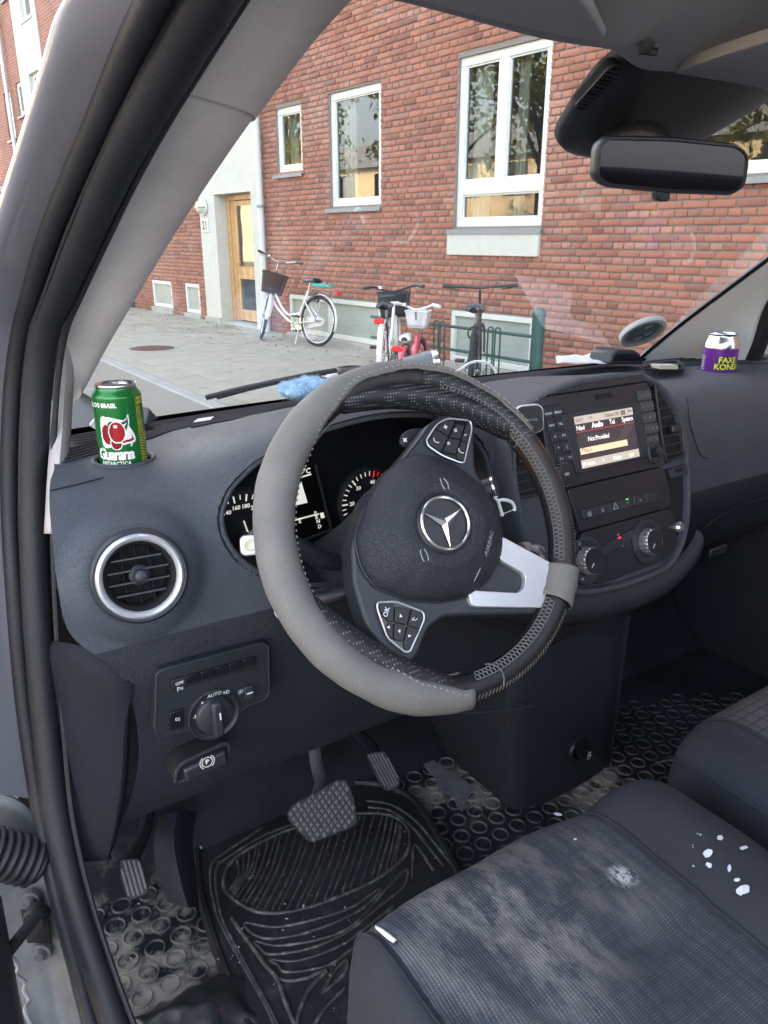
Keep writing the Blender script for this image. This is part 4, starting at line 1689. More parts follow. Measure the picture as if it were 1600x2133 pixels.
out = [mp(*p) for p in ((1237, 372), (1243, 302), (1264, 282), (1400, 285), (1535, 299), (1559, 322), (1550, 388), (1522, 408), (1400, 403), (1262, 391))]
ar = sum(out[i-1][0]*out[i][1]-out[i][0]*out[i-1][1] for i in range(len(out)))
if ar < 0:
    out = out[::-1]
out = round_poly(out, .012, 4)
m = MB()
rows = []
for h, ins in ((-.035, .03), (-.028, .012), (-.012, .001), (.0, .0), (.004, .0015), (.0045, .004), (.002, .0055)):
    pp = inset(out, ins)
    rows.append([mo+mu*a+mv*b+mn*h for a, b in pp]+[mo+mu*pp[0][0]+mv*pp[0][1]+mn*h])
m.grid(rows)
m.add(rows[0][:-1], [tuple(range(len(rows[0])-1))])
m.build('casing', M_SMOOTH, mir, sharp=50)
m = MB()
pp = inset(out, .0052)
m.add([mo+mu*a+mv*b+mn*.0025 for a, b in pp], [tuple(range(len(pp)))])
m.build('mirror_glass', mat('mirror_silver', (.30, .30, .31), .03, 1.0), mir, sharp=0)
tb = [mp(*p) for p in ((1368, 398), (1370, 416), (1376, 420), (1390, 420), (1396, 415), (1396, 399))]
m = MB()
m.prism(tb if sum(tb[i-1][0]*tb[i][1]-tb[i][0]*tb[i-1][1] for i in range(6)) > 0 else tb[::-1], mo, mu, mv, mn, -.012, .001)
m.build('dimming_tab', M_SMOOTH, mir, bevel=.002)
m = MB()
st = mo+mu*.0+mv*.02-mn*.02
m.tube(cr([st, st+V((0, .03, .02)), gp+GNI*.03+GB_*.02], 5), [.011, .012, .013, .014, .014, .015, .016, .018, .02, .022, .024], 12)
m.build('stalk', M_SATIN, mir)

# ================================================================== DASHBOARD
dash = thing('dashboard', 'dark textured dashboard of the van with instrument binnacle and centre console', 'dashboard', (0, .2, 1.1))
Yb = lambda x: .62-.40*x*x
XV = (-.74, -.70, -.64, -.58, -.53, -.46, -.37, -.28, -.21, -.15, -.05, .08, .20, .27, .36, .50, .66, .82)
VC = V((-.670, .126, 1.163))       # round side vent
VN = V((-.10, -.95, .26)).normalized()


def hump(x, c, w_, e=2.4):
    t = abs((x-c)/w_)
    return max(0.0, 1-t**e)**1.0 if t < 1 else 0.0


def prof(x):
    b = hump(x, -.37, .215)             # binnacle
    s_ = hump(x, .035, .22, 4)          # over the centre console
    p = max(0, min(1, (x-.20)/.12))     # passenger side
    lo = [(.20, .925), (.30, .88), (.40, .84), (.46, .70)]
    left = [(.145, .945), (.170, .855), (.205, .795), (.28, .775)]
    low = [((1-p)*a[0]+p*c[0], (1-p)*a[1]+p*c[1]) for a, c in zip(left, lo)]
    h = .070*b+.045*s_
    cr_y = -.075*b-.03*s_
    e = .065*x*x
    pts = [(Yb(x)+.03, 1.195+e), (Yb(x)-.012, 1.2225+e), (Yb(x)-.07, 1.232+e*.7),
           (.37-.02*b, 1.243+.22*h+e*.3), (.285, 1.251+.5*h), (.225+.3*cr_y, 1.250+.80*h), (.186+.75*cr_y, 1.236+1.02*h),
           (.160+.85*cr_y, 1.208+.95*h-.0*p), (.143+.55*cr_y, 1.165+.35*h), (.132+.1*cr_y, 1.110), (.127+.01*p, 1.045), *low]
    return pts


rows = [[] for _ in range(15)]
for x in XV:
    for k, (y, z) in enumerate(prof(x)):
        xx = x
        if x < -.70:
            xx = (-.70, -.70, -.70, -.70, -.712, -.728, -.738, -.744, -.748, -.744, -.70, -.688, -.70, -.718, -.72)[k]
        elif x < -.66:
            xx = (-.68, -.68, -.68, -.68, -.69, -.70, -.70, -.70, -.70, -.70, -.682, -.674, -.68, -.69, -.69)[k]
        rows[k].append(V((xx, y, z)))
g = cr_grid(rows, 9, 11)
CC = (-.372, 1.192, .198, .110)      # binnacle opening: centre x, z and half axes
CH = (-.636, .270, .0345)           # cup hole
out = []
for r in g:
    o_ = []
    for p in r:
        d = ((p-VC)-VN*((p-VC).dot(VN))).length
        if p.y < .24 and p.z < 1.27:
            t = max(0, 1-(d/.078)**2)
            p = p+VN*(.016*min(1, t*2.2))
        o_.append(p)
    out.append(o_)
g = out


def keep(p):
    if p.y < .26 and ((p.x-CC[0])/CC[2])**2+((p.z-CC[1])/CC[3])**2 < 1:
        return False
    if p.y < .30 and ((p-VC)-VN*((p-VC).dot(VN))).length < .0395:
        return False
    if p.y > .2 and p.z > 1.2 and math.hypot(p.x-CH[0], p.y-CH[1]) < CH[2]-.004:
        return False
    return True


m = MB()
m.grid(g[:105], keep)
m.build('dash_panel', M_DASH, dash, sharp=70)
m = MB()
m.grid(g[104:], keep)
m.build('knee_panel', M_DASH2, dash, sharp=70)  # same plastic as the dash panel, its shade put into the colour


def dash_z(x, y):
    """height of the dash top at x, y"""
    pts = prof(x)
    best = None
    q = cr([V((0, a, b)) for a, b in pts[:8]], 8)
    for a, b in zip(q, q[1:]):
        if (a.y-y)*(b.y-y) <= 0:
            t = (y-a.y)/(b.y-a.y) if abs(b.y-a.y) > 1e-9 else 0
            z = a.z+(b.z-a.z)*t
            best = z if best is None else max(best, z)
    return best or 1.25


# ribbed strip below the screen: fine ribs following the base of the glass
m = MB()
for k in range(9):
    t = .035+.012*k
    pts = [V((x, Yb(x)-t, dash_z(x, Yb(x)-t)+.0008)) for x in [-.70+1.42*i/40 for i in range(41)]]
    m.tube(pts, .0022, 5)
m.build('ribbed_strip', M_SATIN, dash, kind='stuff')
m = MB()
pts = [V((x, Yb(x)-.155, dash_z(x, Yb(x)-.155)+.0012)) for x in [-.52+.34*i/16 for i in range(17)]]
m.tube(pts, .004, 6, flat=.5)
m.build('demister_slot', M_HOLE, dash)
# thin joints in the dash skin
m = MB()


def joint(pts, n=6, r=.0008, name='panel_joint'):
    m = MB()
    m.tube(cr(pts, n), r, 6)
    return m.build(name, M_HOLE, dash)


def on_dash(px, py, y0=.10, y1=.40):
    """where the sight line through a photo pixel meets the dash skin"""
    lo = None
    for k in range(120):
        y = y0+(y1-y0)*k/119
        p = at(px, py, Y=y)
        z = None
        q = g_profile(p.x)
        for a, b in zip(q, q[1:]):
            if (a.y-p.y)*(b.y-p.y) <= 0:
                t = (p.y-a.y)/(b.y-a.y) if abs(b.y-a.y) > 1e-9 else 0
                zz = a.z+(b.z-a.z)*t
                z = zz if z is None else max(z, zz)
        if z is not None and p.z <= z:
            return p+(CAM-p).normalized()*.0022
    return at(px, py, Y=(y0+y1)/2)


_gp = {}


def g_profile(x):
    k = round(x*200)
    if k not in _gp:
        _gp[k] = cr([V((0, a, b)) for a, b in prof(k/200)], 8)
    return _gp[k]


# cup hole with its well
ch = V((CH[0], CH[1], dash_z(CH[0], CH[1])))
m = MB()
m.lathe([(CH[2]+.002, .002), (CH[2]-.001, .001), (CH[2]-.004, -.006), (CH[2]-.007, -.07), (0, -.07)], ch, V((0, .03, 1)), 32)
m.build('cup_well', M_HOLE, dash, sharp=50)
MB().tube([ch+V((math.cos(a)*(CH[2]), math.sin(a)*(CH[2]), .0005)) for a in [2*PI*k/40 for k in range(40)]], .0028, 6, closed=True).build('cup_rim', M_DASH, dash)

# ---- round vent
vx = V((0, 0, 1)).cross(VN).normalized()
vy = VN.cross(vx)
vo = VC+VN*.010
m = MB()
m.lathe([(0.05056, -0.0079), (0.05017, 0.), (0.0474, 0.00316), (0.04543, 0.00237), (0.04543, 0.)], vo, VN, 48)
vent = m.build('air_vent', M_SATIN, dash, sharp=50)
m = MB()
m.lathe([(0.04543, 0.00079), (0.04464, 0.00474), (0.04187, 0.00672), (0.03911, 0.00474), (0.03713, 0.)], vo, VN, 56)
m.build('chrome_ring', M_ALU, vent, sharp=60)
m = MB()
m.lathe([(0.03713, 0.00079), (0.03436, -0.00316), (0.03318, -0.00948), (0.03239, -0.0316), (0, -0.03318)], vo, VN, 40)
m.build('throat', M_HOLE, vent, sharp=50)
for k, t in enumerate((-0.01896, -0.00632, 0.00632, 0.01896)):
    w_ = math.sqrt(0.032**2-t*t)
    m = MB()
    m.fbox(vo+vy*t, vx, vy, VN, -w_, w_, -0.00095, 0.00095, -0.01738, -0.00632)
    m.build('slat', M_SMOOTH, vent)
for t in (-0.01422, 0., 0.01422):
    w_ = math.sqrt(0.032**2-t*t)
    MB().fbox(vo+vx*t, vx, vy, VN, -0.00063, 0.00063, -w_, w_, -0.02844, -0.01896).build('vane', M_HOLE, vent)
m = MB()
m.lathe([(0, 0.00474), (0.00474, 0.00474), (0.00672, 0.00316), (0.00751, -0.00158), (0.00711, -0.00632), (0.01106, -0.00948), (0.00948, -0.01738)], vo+vx*0.00079, VN, 20)
m.build('knob', M_SATIN, vent, sharp=50)
# side-window demister slits
m = MB()
for k in range(5):
    a, b = at(118+7*k, 1150+16*k, Y=.16), at(124+7*k, 1228+14*k, Y=.15)
    MB().tube([a, b], .0022, 6).build('side_slit', M_HOLE, dash)
# end panel beside the door
q = [[at(a, b, Y=y) for a, b, y in r] for r in (
    [(92, 1330, .36), (120, 1338, .30), (160, 1344, .235), (200, 1360, .185), (240, 1388, .152), (266, 1412, .142)],
    [(92, 1352, .355), (122, 1362, .285), (165, 1374, .215), (205, 1392, .165), (246, 1416, .140), (270, 1436, .138)],
    [(96, 1450, .35), (130, 1452, .285), (168, 1462, .23), (208, 1476, .180), (250, 1496, .150), (272, 1508, .140)],
    [(104, 1600, .33), (138, 1608, .285), (172, 1618, .24), (208, 1628, .200), (244, 1638, .170), (264, 1645, .158)],
    [(124, 1720, .32), (150, 1728, .29), (176, 1736, .255), (202, 1744, .224), (226, 1752, .200), (240, 1758, .192)],
    [(134, 1790, .32), (155, 1788, .295), (178, 1783, .268), (200, 1777, .245), (220, 1772, .228), (228, 1768, .222)])]
m = MB()
m.grid(cr_grid(q, 5, 6))
m.build('end_panel', plastic('end_panel_plastic', (.010, .0125, .019), .75, 450, .5, .0009, dirt=.01, spec=.25), dash, solid=.012)

# ---- instrument binnacle
m = MB()
ell = lambda sx, sz, y, n=64: [V((CC[0]+CC[2]*sx*math.cos(2*PI*k/n), y(2*PI*k/n) if callable(y) else y, CC[1]+CC[3]*sz*math.sin(2*PI*k/n))) for k in range(n+1)]


def skin_y(a):
    x, z = CC[0]+CC[2]*math.cos(a), CC[1]+CC[3]*math.sin(a)
    best = .16
    q = g_profile(x)
    for p1, p2 in zip(q[24:], q[25:]):
        if (p1.z-z)*(p2.z-z) <= 0:
            best = min(best, p1.y+(p2.y-p1.y)*((z-p1.z)/(p2.z-p1.z) if abs(p2.z-p1.z) > 1e-9 else 0))
    return best


ys = [skin_y(2*PI*k/64) for k in range(65)]
ring0 = [V((CC[0]+CC[2]*1.015*math.cos(2*PI*k/64), ys[k]+.001, CC[1]+CC[3]*1.02*math.sin(2*PI*k/64))) for k in range(65)]
ring1 = [V((CC[0]+CC[2]*.985*math.cos(2*PI*k/64), ys[k]+.004, CC[1]+CC[3]*.975*math.sin(2*PI*k/64))) for k in range(65)]
ring2 = [V((CC[0]+CC[2]*.95*math.cos(2*PI*k/64), .5*ys[k]+.5*.235, CC[1]+CC[3]*.93*math.sin(2*PI*k/64)-.004)) for k in range(65)]
ring3 = [V((CC[0]+CC[2]*.93*math.cos(2*PI*k/64), .242, CC[1]+CC[3]*.90*math.sin(2*PI*k/64)-.006)) for k in range(65)]
m.grid([ring0, ring1, ring2, ring3])
binn = m.build('instrument_binnacle', M_SATIN, dash, sharp=70)
MB().tube(ring1[:-1], .0034, 8, closed=True).build('binnacle_rim', M_DASH, binn)
IY = .243
m = MB()
m.add(ring3[:-1], [tuple(range(64))])
m.build('instrument_face', M_PIANO, binn)
XZ = (V((1, 0, 0)), V((0, 0, 1)), V((0, -1, 0)))


def ip(px, py, d=0):
    return at(px, py, Y=IY-d)


M_GLOW = mat('lit_white_marking', (.8, .8, .75), .5, emit=(1, .97, .85), es=.05)
M_GLOWD = mat('dim_white_marking', (.7, .7, .66), .5, emit=(1, .95, .85), es=.025)
M_GLOWR = mat('lit_red_marking', (.7, .02, .02), .5, emit=(1, .03, .03), es=.06)
M_GLOWG = mat('lit_green_lamp', (.02, .7, .1), .5, emit=(.03, 1, .15), es=.2)
M_LRED = mat('lit_red_lamp', (.9, .02, .03), .4, emit=(1, .02, .05), es=.25)


def dial(cpx, cpy, r, marks, name, needle):
    c_ = ip(cpx, cpy, .004)
    m = MB()
    m.lathe([(r*1.10, -.003), (r*1.10, .004), (r*1.06, .006), (r*1.03, .003)], c_, V((0, -1, 0)), 48)
    d_ = m.build(name, M_SATIN, binn, sharp=50)
    m = MB()
    m.lathe([(r*1.03, .0005), (0, .0005)], c_, V((0, -1, 0)), 40)
    m.build('dial_face', mat('dial_black', (.006, .006, .0075), .5), d_)
    mt, mn_, mr_ = MB(), MB(), MB()
    for a, lab, big, red in marks:
        u = V((math.cos(R(a)), 0, math.sin(R(a))))
        t = V((-u.z, 0, u.x))
        tgt = mr_ if red else mt
        L_ = .0095 if big else .0065
        w_ = .0011 if big else .0007
        p0, p1 = c_+u*(r*.99)+V((0, -.002, 0)), c_+u*(r*.99-L_)+V((0, -.002, 0))
        tgt.add([p0-t*w_, p0+t*w_, p1+t*w_, p1-t*w_], [(0, 1, 2, 3)])
        if lab:
            o_ = c_+u*(r*.99-L_-.0065)+V((0, -.0025, 0))
            put_text(mn_, lab, .0078, lambda x, y: o_+V((x, 0, y)), bold=.0002)
    if mt.v:
        mt.build('tick_marks', M_GLOW, d_, sharp=0)
    if mr_.v:
        mr_.build('red_tick_marks', M_GLOWR, d_, sharp=0)
    mn_.build('numbers', M_GLOW, d_, sharp=0)
    a = R(needle)
    u, t = V((math.cos(a), 0, math.sin(a))), V((-math.sin(a), 0, math.cos(a)))
    m = MB()
    b = c_+V((0, -.006, 0))
    m.add([b-t*.0014, b+t*.0014, b+u*r*.62+t*.0006, b+u*r*.62-t*.0006], [(0, 1, 2, 3)])
    m.build('needle', M_GLOWR, d_, sharp=0)
    m = MB()
    m.lathe([(0, .009), (.008, .008), (.0095, .002)], c_, V((0, -1, 0)), 20)
    m.build('needle_hub', M_SMOOTH, d_)
    return d_


sp_marks = []
for i in range(25):
    v = i*10
    a = 215-i*250/24
    sp_marks.append((a, str(v) if v % 20 == 0 else '', v % 20 == 0, False))
sp_marks = [(118-(v-140)*.92, str(v) if v % 20 == 0 else '', v % 20 == 0, False) for v in range(0, 250, 10) if -30 < 118-(v-140)*.92 < 250]
dial(505, 1117, .058, sp_marks, 'speedometer', 262)
rv = []
for i in range(0, 51):
    v = i
    if v % 2 == 0:
        a = 178-(v-20)*5.0
        rv.append((a, str(v) if v % 10 == 0 else '', v % 10 == 0, v >= 40))
dial(767, 1043, .0445, [q_ for q_ in rv if -50 < q_[0] < 250], 'rev_counter', 250)
# fuel needle stub of the small gauge low in the speedometer
m = MB()
p0, p1 = ip(508, 1085, .008), ip(518, 1113, .008)
m.tube([p0, p1], .0011, 6)
m.build('fuel_needle', M_GLOW, binn)
# middle display
m = MB()
dq = [ip(560, 1000, .004), ip(655, 968, .004), ip(688, 1102, .004), ip(590, 1138, .004)]
m.add(dq, [(0, 1, 2, 3)])
disp = m.build('trip_display', mat('display_black', (.004, .004, .004), .25), binn, sharp=0)
MB().tube([ip(657, 968, .006), ip(690, 1102, .006)], .0022, 6).build('display_bezel', M_SATIN, binn)
MB().tube([ip(690, 1103, .006), ip(592, 1140, .006)], .0022, 6).build('display_bezel', M_SATIN, binn)
m = MB()
dl_ = lambda pts: m.add([ip(a, b, .0055) for a, b in pts], [tuple(range(len(pts)))])
dl_([(560, 1013), (648, 986), (649, 989), (561, 1016)])
dl_([(600, 1030), (613, 1015), (628, 1003), (632, 1018), (641, 1047), (604, 1056)])
dl_([(590, 1088), (664, 1069), (665, 1072), (591, 1091)])
dl_([(666, 1069), (674, 1067), (677, 1078), (669, 1080)])
m.build('display_graphics', M_GLOW, disp, sharp=0)
m = MB()
for txt, px, py, sz in (('-19.5°C', 625, 984, .010), ('R', 660, 1078, .0075), ('N', 663, 1086, .0075), ('D', 666, 1097, .0075), ('E', 625, 1086, .008), ('P', 657, 1069, .007)):
    o_ = ip(px, py, .006)
    put_text(m, txt, sz, lambda x, y: o_+V((x, 0, y)), bold=.0002)
m.build('display_text', M_GLOW, disp, sharp=0)

# ---- light switch panel and parking brake on the knee panel
LO = at(440, 1425, Y=.115)
LN = V((.0, -.985, .06)).normalized()
LU = V((1, 0, 0))
LV = LN.cross(LU)


def lp_(px, py, off=0):
    p = at(px, py, pl=(LO+LN*off, LN))-LO
    return p.dot(LU), p.dot(LV)


def lq(a, b, h=0):
    return LO+LU*a+LV*b+LN*h


def ccw(poly):
    ar = sum(poly[i-1][0]*poly[i][1]-poly[i][0]*poly[i-1][1] for i in range(len(poly)))
    return poly if ar > 0 else poly[::-1]


pn = ccw([lp_(*p) for p in ((324, 1400), (338, 1391), (545, 1336), (556, 1342), (558, 1440), (548, 1455), (505, 1470), (470, 1520), (420, 1530), (388, 1516), (330, 1532), (321, 1520))])
m = MB()
m.prism(round_poly(pn, .008, 4), LO, LU, LV, LN, -.03, .004)
sw = m.build('light_switch_panel', M_SMOOTH, dash, bevel=.0015)
MB().tube([lq(a, b, .0042) for a, b in round_poly(pn, .008, 4)], .0011, 6, closed=True).build('panel_edge', M_SATIN, sw)
a = ccw([lp_(*p) for p in ((350, 1412), (528, 1362), (530, 1388), (352, 1436))])
m = MB()
m.prism(a, LO, LU, LV, LN, .003, .0055)
m.build('blank_switch_row', M_HOLE, sw)
p0, p1, p3 = V((*lp_(352, 1413), 0)), V((*lp_(528, 1363), 0)), V((*lp_(353, 1430), 0))
for k in range(6):
    a0, a1 = p0.lerp(p1, k/6+.006), p0.lerp(p1, (k+1)/6-.006)
    d_ = (p3-p0)
    m = MB()
    m.prism(ccw([(a0.x, a0.y), (a1.x, a1.y), (a1.x+d_.x, a1.y+d_.y), (a0.x+d_.x, a0.y+d_.y)]), LO, LU, LV, LN, .0045, .0075)
    m.build('switch', M_PIANO if k else M_SMOOTH, sw, bevel=.0006)
m = MB()
o2 = lp_(370, 1424)
put_text(m, 'OFF', .0055, lambda x, y: lq(o2[0]+x, o2[1]+.004+y, .0082))
put_text(m, 'P≡', .0072, lambda x, y: lq(o2[0]+x, o2[1]-.003+y, .0082))
fo = lp_(366, 1492)
put_text(m, '0‡', .006, lambda x, y: lq(fo[0]+x, fo[1]+y, .0078))
ao = lp_(442, 1442)
put_text(m, 'AUTO', .0062, lambda x, y: lq(ao[0]+x, ao[1]+y, .0068), shear=.2)
for px, py, t_ in ((467, 1437, '≡D'), (497, 1436, '(D'), (404, 1488, '-P-'), (417, 1458, 'x')):
    c2_ = lp_(px, py)
    put_text(m, t_, .0062, lambda x, y: lq(c2_[0]+x, c2_[1]+y, .0068))
m.build('switch_print', M_PRINT, sw, sharp=0)
a = ccw([lp_(*p) for p in ((349, 1480), (379, 1471), (381, 1508), (351, 1517))])
m = MB()
m.prism(a, LO, LU, LV, LN, .003, .007)
m.build('fog_switch', M_PIANO, sw, bevel=.001)
kc = lp_(443, 1484)
kr = abs(lp_(500, 1470)[0]-lp_(391, 1498)[0])/2
m = MB()
m.lathe([(kr, .002), (kr, .0062), (kr-.002, .0068), (kr-.004, .005), (0, .005)], lq(*kc), LN, 40)
m.build('dial_surround', M_SMOOTH, sw, sharp=50)
m = MB()
m.lathe([(kr*.72, .004), (kr*.70, .010), (kr*.64, .0115), (0, .0115)], lq(*kc), LN, 32)
kn = m.build('rotary_knob', M_SATIN, sw, sharp=50)
m = MB()
m.fbox(lq(kc[0]-.001, kc[1], .0115), LU, LV, LN, -.0062, .0062, -kr*.62, kr*.72, -.001, .012)
m.build('grip_bar', M_SATIN, kn, bevel=.003)
m = MB()
m.fbox(lq(kc[0]+.001, kc[1]+.006, .0236), LU, LV, LN, -.0007, .0007, -.0045, .0045, -.0005, .0005)
m.build('pointer', M_PRINT, kn)
lv = lp_(514, 1437)
m = MB()
m.fbox(lq(*lv, .004), LU, LV, LN, -.006, .006, -.0085, .0085, 0, .005)
lw = m.build('level_wheel', M_SATIN, sw, bevel=.0015)
MB().fbox(lq(*lv, .0092), LU, LV, LN, -.004, .004, -.0007, .0007, 0, .0006).build('level_mark', M_PRINT, lw)
# parking brake handle
pb_ = ccw([lp_(*p) for p in ((368, 1635), (372, 1608), (388, 1592), (472, 1552), (481, 1556), (480, 1585), (470, 1597), (380, 1634))])
m = MB()
m.prism(round_poly(pb_, .006, 4), LO, LU, LV, LN, -.05, -.008)
hw = m.build('brake_handle_recess', M_HOLE, dash)
MB().tube([lq(a, b, -.006) for a, b in round_poly(pb_, .006, 4)], .0022, 6, closed=True).build('recess_rim', M_DASH2, hw)
ph = ccw([lp_(*p) for p in ((382, 1604), (470, 1562), (476, 1590), (388, 1630))])
m = MB()
m.prism(round_poly(ph, .004, 3), LO, LU, LV, LN, -.012, .002)
hh = m.build('parking_brake_handle', M_SMOOTH, dash, bevel=.003)
pc = lp_(430, 1585)
m = MB()
put_text(m, 'P', .0085, lambda x, y: lq(pc[0]+x, pc[1]+y, .0028), bold=.0002)
for r_, a0, a1 in ((.0068, 0, 360), (.0092, 125, 235), (.0092, -55, 55)):
    n = 24
    q = []
    for k in range(n+1):
        t = R(a0+(a1-a0)*k/n)
        q.append((math.cos(t), math.sin(t)))
    m.add([lq(pc[0]+x*r_, pc[1]+y*r_, .0028) for x, y in q]+[lq(pc[0]+x*(r_-.0008), pc[1]+y*(r_-.0008), .0028) for x, y in q], [(k, k+1, n+2+k, n+1+k) for k in range(n)])
m.build('brake_symbol', M_GLOWD, hh, sharp=0)

# ---- centre console
SO = at(1258, 915, X=.02)
TL = R(19)
SU = V((1, 0, 0))
SV = V((0, math.sin(TL), math.cos(TL)))
SN = SU.cross(SV)


def sp(px, py, off=0):
    p = at(px, py, pl=(SO+SN*off, SN))-SO
    return p.dot(SU), p.dot(SV)


def sq(a, b, h=0):
    return SO+SU*a+SV*b+SN*h


con = thing('centre_console', 'black centre console with colour screen, keypad, air vents and two silver heater knobs', 'centre console', tuple(SO))
OUT = [sp(*p) for p in ((1200, 785), (1290, 772), (1352, 776), (1385, 800), (1418, 850), (1437, 920), (1442, 1010), (1440, 1090), (1426, 1150), (1395, 1195), (1310, 1228), (1235, 1245))]
CXU = .02
OUTL = [(-.075, .090), (-.12, .080), (-.158, .058), (-.182, .02), (-.192, -.03), (-.190, -.09), (-.178, -.15), (-.155, -.192), (-.11, -.212)]
outl = ccw(OUT+OUTL[::-1])
outl = round_poly(outl, .02, 3)
m = MB()
rows = []
for h, ins in ((-.20, -.03), (-.06, -.006), (-.012, .0), (-.003, .002), (.0025, .006), (.003, .010), (.0, .0125), (-.010, .0135)):
    pp = inset(outl, ins) if ins else outl
    rows.append([sq(a, b, h) for a, b in pp]+[sq(*pp[0], h)])
m.grid(rows)
m.add(rows[-1][:-1], [tuple(range(len(rows[-1])-1))])
m.build('surround', M_DASH, con, sharp=60)


def plate(pts, h0, h1, name, mt, parent, r=.004, bev=.001, px=True, off=0):
    poly = ccw([sp(*p, off) for p in pts] if px else list(pts))
    if r:
        poly = round_poly(poly, r, 3)
    m = MB()
    m.prism(poly, SO, SU, SV, SN, h0, h1)
    return m.build(name, mt, parent, bevel=bev)


# fascia pieces with open joints between them
plate([(-.145, .030), (-.143, .064), (-.085, .0795), (.0, .0865), (.1055, .0875), (.1062, .0755), (-.10, .0755), (-.115, .068), (-.132, .055), (-.135, .03)], -.010, .004, 'top_cap', M_SMOOTH, con, px=False, r=.002)
radio = plate([(-.122, .0735), (.1065, .0735), (.1195, -.0575), (-.092, -.0575), (-.108, -.04), (-.122, -.015)], -.010, .006, 'radio_unit', M_SMOOTH, con, px=False, r=.003)
swp = plate([(-.092, -.0595), (.1195, -.0595), (.123, -.115), (.115, -.124), (-.080, -.124)], -.010, .003, 'switch_fascia', M_SMOOTH, con, px=False, r=.005)
clim = plate([(-.080, -.126), (.116, -.126), (.126, -.14), (.122, -.185), (.09, -.202), (-.06, -.207), (-.085, -.19)], -.010, .0025, 'climate_panel', M_SMOOTH, con, px=False, r=.008)
# screen
fr_o = [sp(*p) for p in ((1163, 862), (1322, 838), (1347, 950), (1195, 988))]
plate([(1160, 864), (1322, 838), (1347, 951), (1193, 990)], .005, .0085, 'screen_bezel', M_SATIN, radio, r=.004)
s0, s1_, z1_, z0_ = -.0635, .0600, .0395, -.0355
M_SCR = mat('screen_dark', (.01, .01, .012), .18, emit=(.06, .05, .065), es=.10)
scr = plate([(s0, z0_), (s1_, z0_), (s1_, z1_), (s0, z1_)], .006, .0092, 'display_screen', M_SCR, radio, px=False, r=0, bev=0)
M_SBAR = mat('screen_bar', (.3, .28, .25), .3, emit=(.95, .80, .66), es=.055)
M_SOR = mat('screen_highlight', (.4, .3, .2), .3, emit=(1, .72, .46), es=.10)
M_STX = mat('screen_text', (.5, .5, .5), .3, emit=(1, .95, .9), es=.11)
M_STD = mat('screen_dark_text', (.03, .03, .03), .3, emit=(.3, .25, .2), es=.06)
M_SRL = mat('screen_red_line', (.3, .02, .02), .3, emit=(1, .1, .08), es=.07)


def sbar(a, b, c, d, mt, h=.0096, nm='screen_bar'):
    MB().add([sq(a, c, h), sq(b, c, h), sq(b, d, h), sq(a, d, h)], [(0, 1, 2, 3)]).build(nm, mt, scr, sharp=0)


sbar(s0, s1_, .0285, z1_, M_SBAR)
sbar(s0, s1_, z0_, -.0235, M_SBAR)
sbar(s0+.002, s1_-.022, -.0155, -.0065, M_SOR)
sbar(s0, s1_, .0165, .0173, M_SRL)
for k in range(7):
    a = -.055+.006*k
    MB().add([sq(a, .012, .0095), sq(a+.0007, .012, .0095), sq(a+.04+.0007, -.006, .0095), sq(a+.04, -.006, .0095)], [(0, 1, 2, 3)]).build('screen_ray', M_STD, scr, sharp=0)
for k in range(4):
    a = .02+.005*k
    MB().add([sq(a, -.005, .0095), sq(a+.001, -.005, .0095), sq(a+.020, .014, .0095), sq(a+.019, .014, .0095)], [(0, 1, 2, 3)]).build('screen_ray', M_STD, scr, sharp=0)


def stext(txt, a, b, size, mt, parent, h=.0099, bold=.0001, nm='lettering', **kw):
    m = MB()
    put_text(m, txt, size, lambda x, y: sq(a+x, b+y, h), bold=bold, **kw)
    return m.build(nm, mt, parent, sharp=0)


stext('Navi', -.054, .0225, .0100, M_STX, scr, space=.9)
stext('Audio', -.019, .0230, .0105, M_STX, scr, bold=.0004, space=.9)
stext('Tel', .012, .0232, .0100, M_STX, scr, space=.9)
stext('System', .0455, .0235, .0100, M_STX, scr, space=.85)
stext('Not Provided', -.021, .0045, .0095, M_STX, scr, shear=.12, space=.85)
stext('20:31', -.054, .034, .0075, M_STD, scr)
stext('TP', -.031, .034, .006, M_STD, scr)
stext('Telenor DK', .014, .034, .0075, M_STD, scr, space=.85)
for k in range(4):
    sbar(.0335+.0026*k, .0335+.0026*k+.0017, .0305, .0375, M_INK, .0099, 'signal_bar')
MB().lathe([(.0045, 0), (.003, 0)], sq(.0525, .0322, .0099), SN, 12, ref=SU, a0=.2, a1=2.9).build('phone_icon', M_INK, scr, sharp=0)
stext('BT', -.0555, -.009, .0055, M_STD, scr)
stext('TRG 4', -.046, -.0115, .0062, M_STD, scr)
stext('BT Audio', -.049, -.030, .0075, M_STX, scr, space=.85)
stext('Medier', .012, -.030, .0075, M_STX, scr, space=.85)
stext('Lyd', .042, -.030, .0075, M_STX, scr, space=.85)
MB().add([sq(-.0195, -.032, .0099), sq(-.0195, -.027, .0099), sq(-.016, -.0295, .0099)], [(0, 1, 2)]).build('play_icon', M_STX, scr, sharp=0)
# SD slot
so_ = plate([(1234, 824), (1266, 820), (1267, 829), (1235, 834)], .005, .0075, 'card_slot', M_HOLE, radio, r=.001, bev=0)
plate([(1240, 829), (1258, 826.5), (1258, 828), (1240, 830.5)], .007, .0085, 'card_flap', M_SATIN, radio, r=0, bev=0)
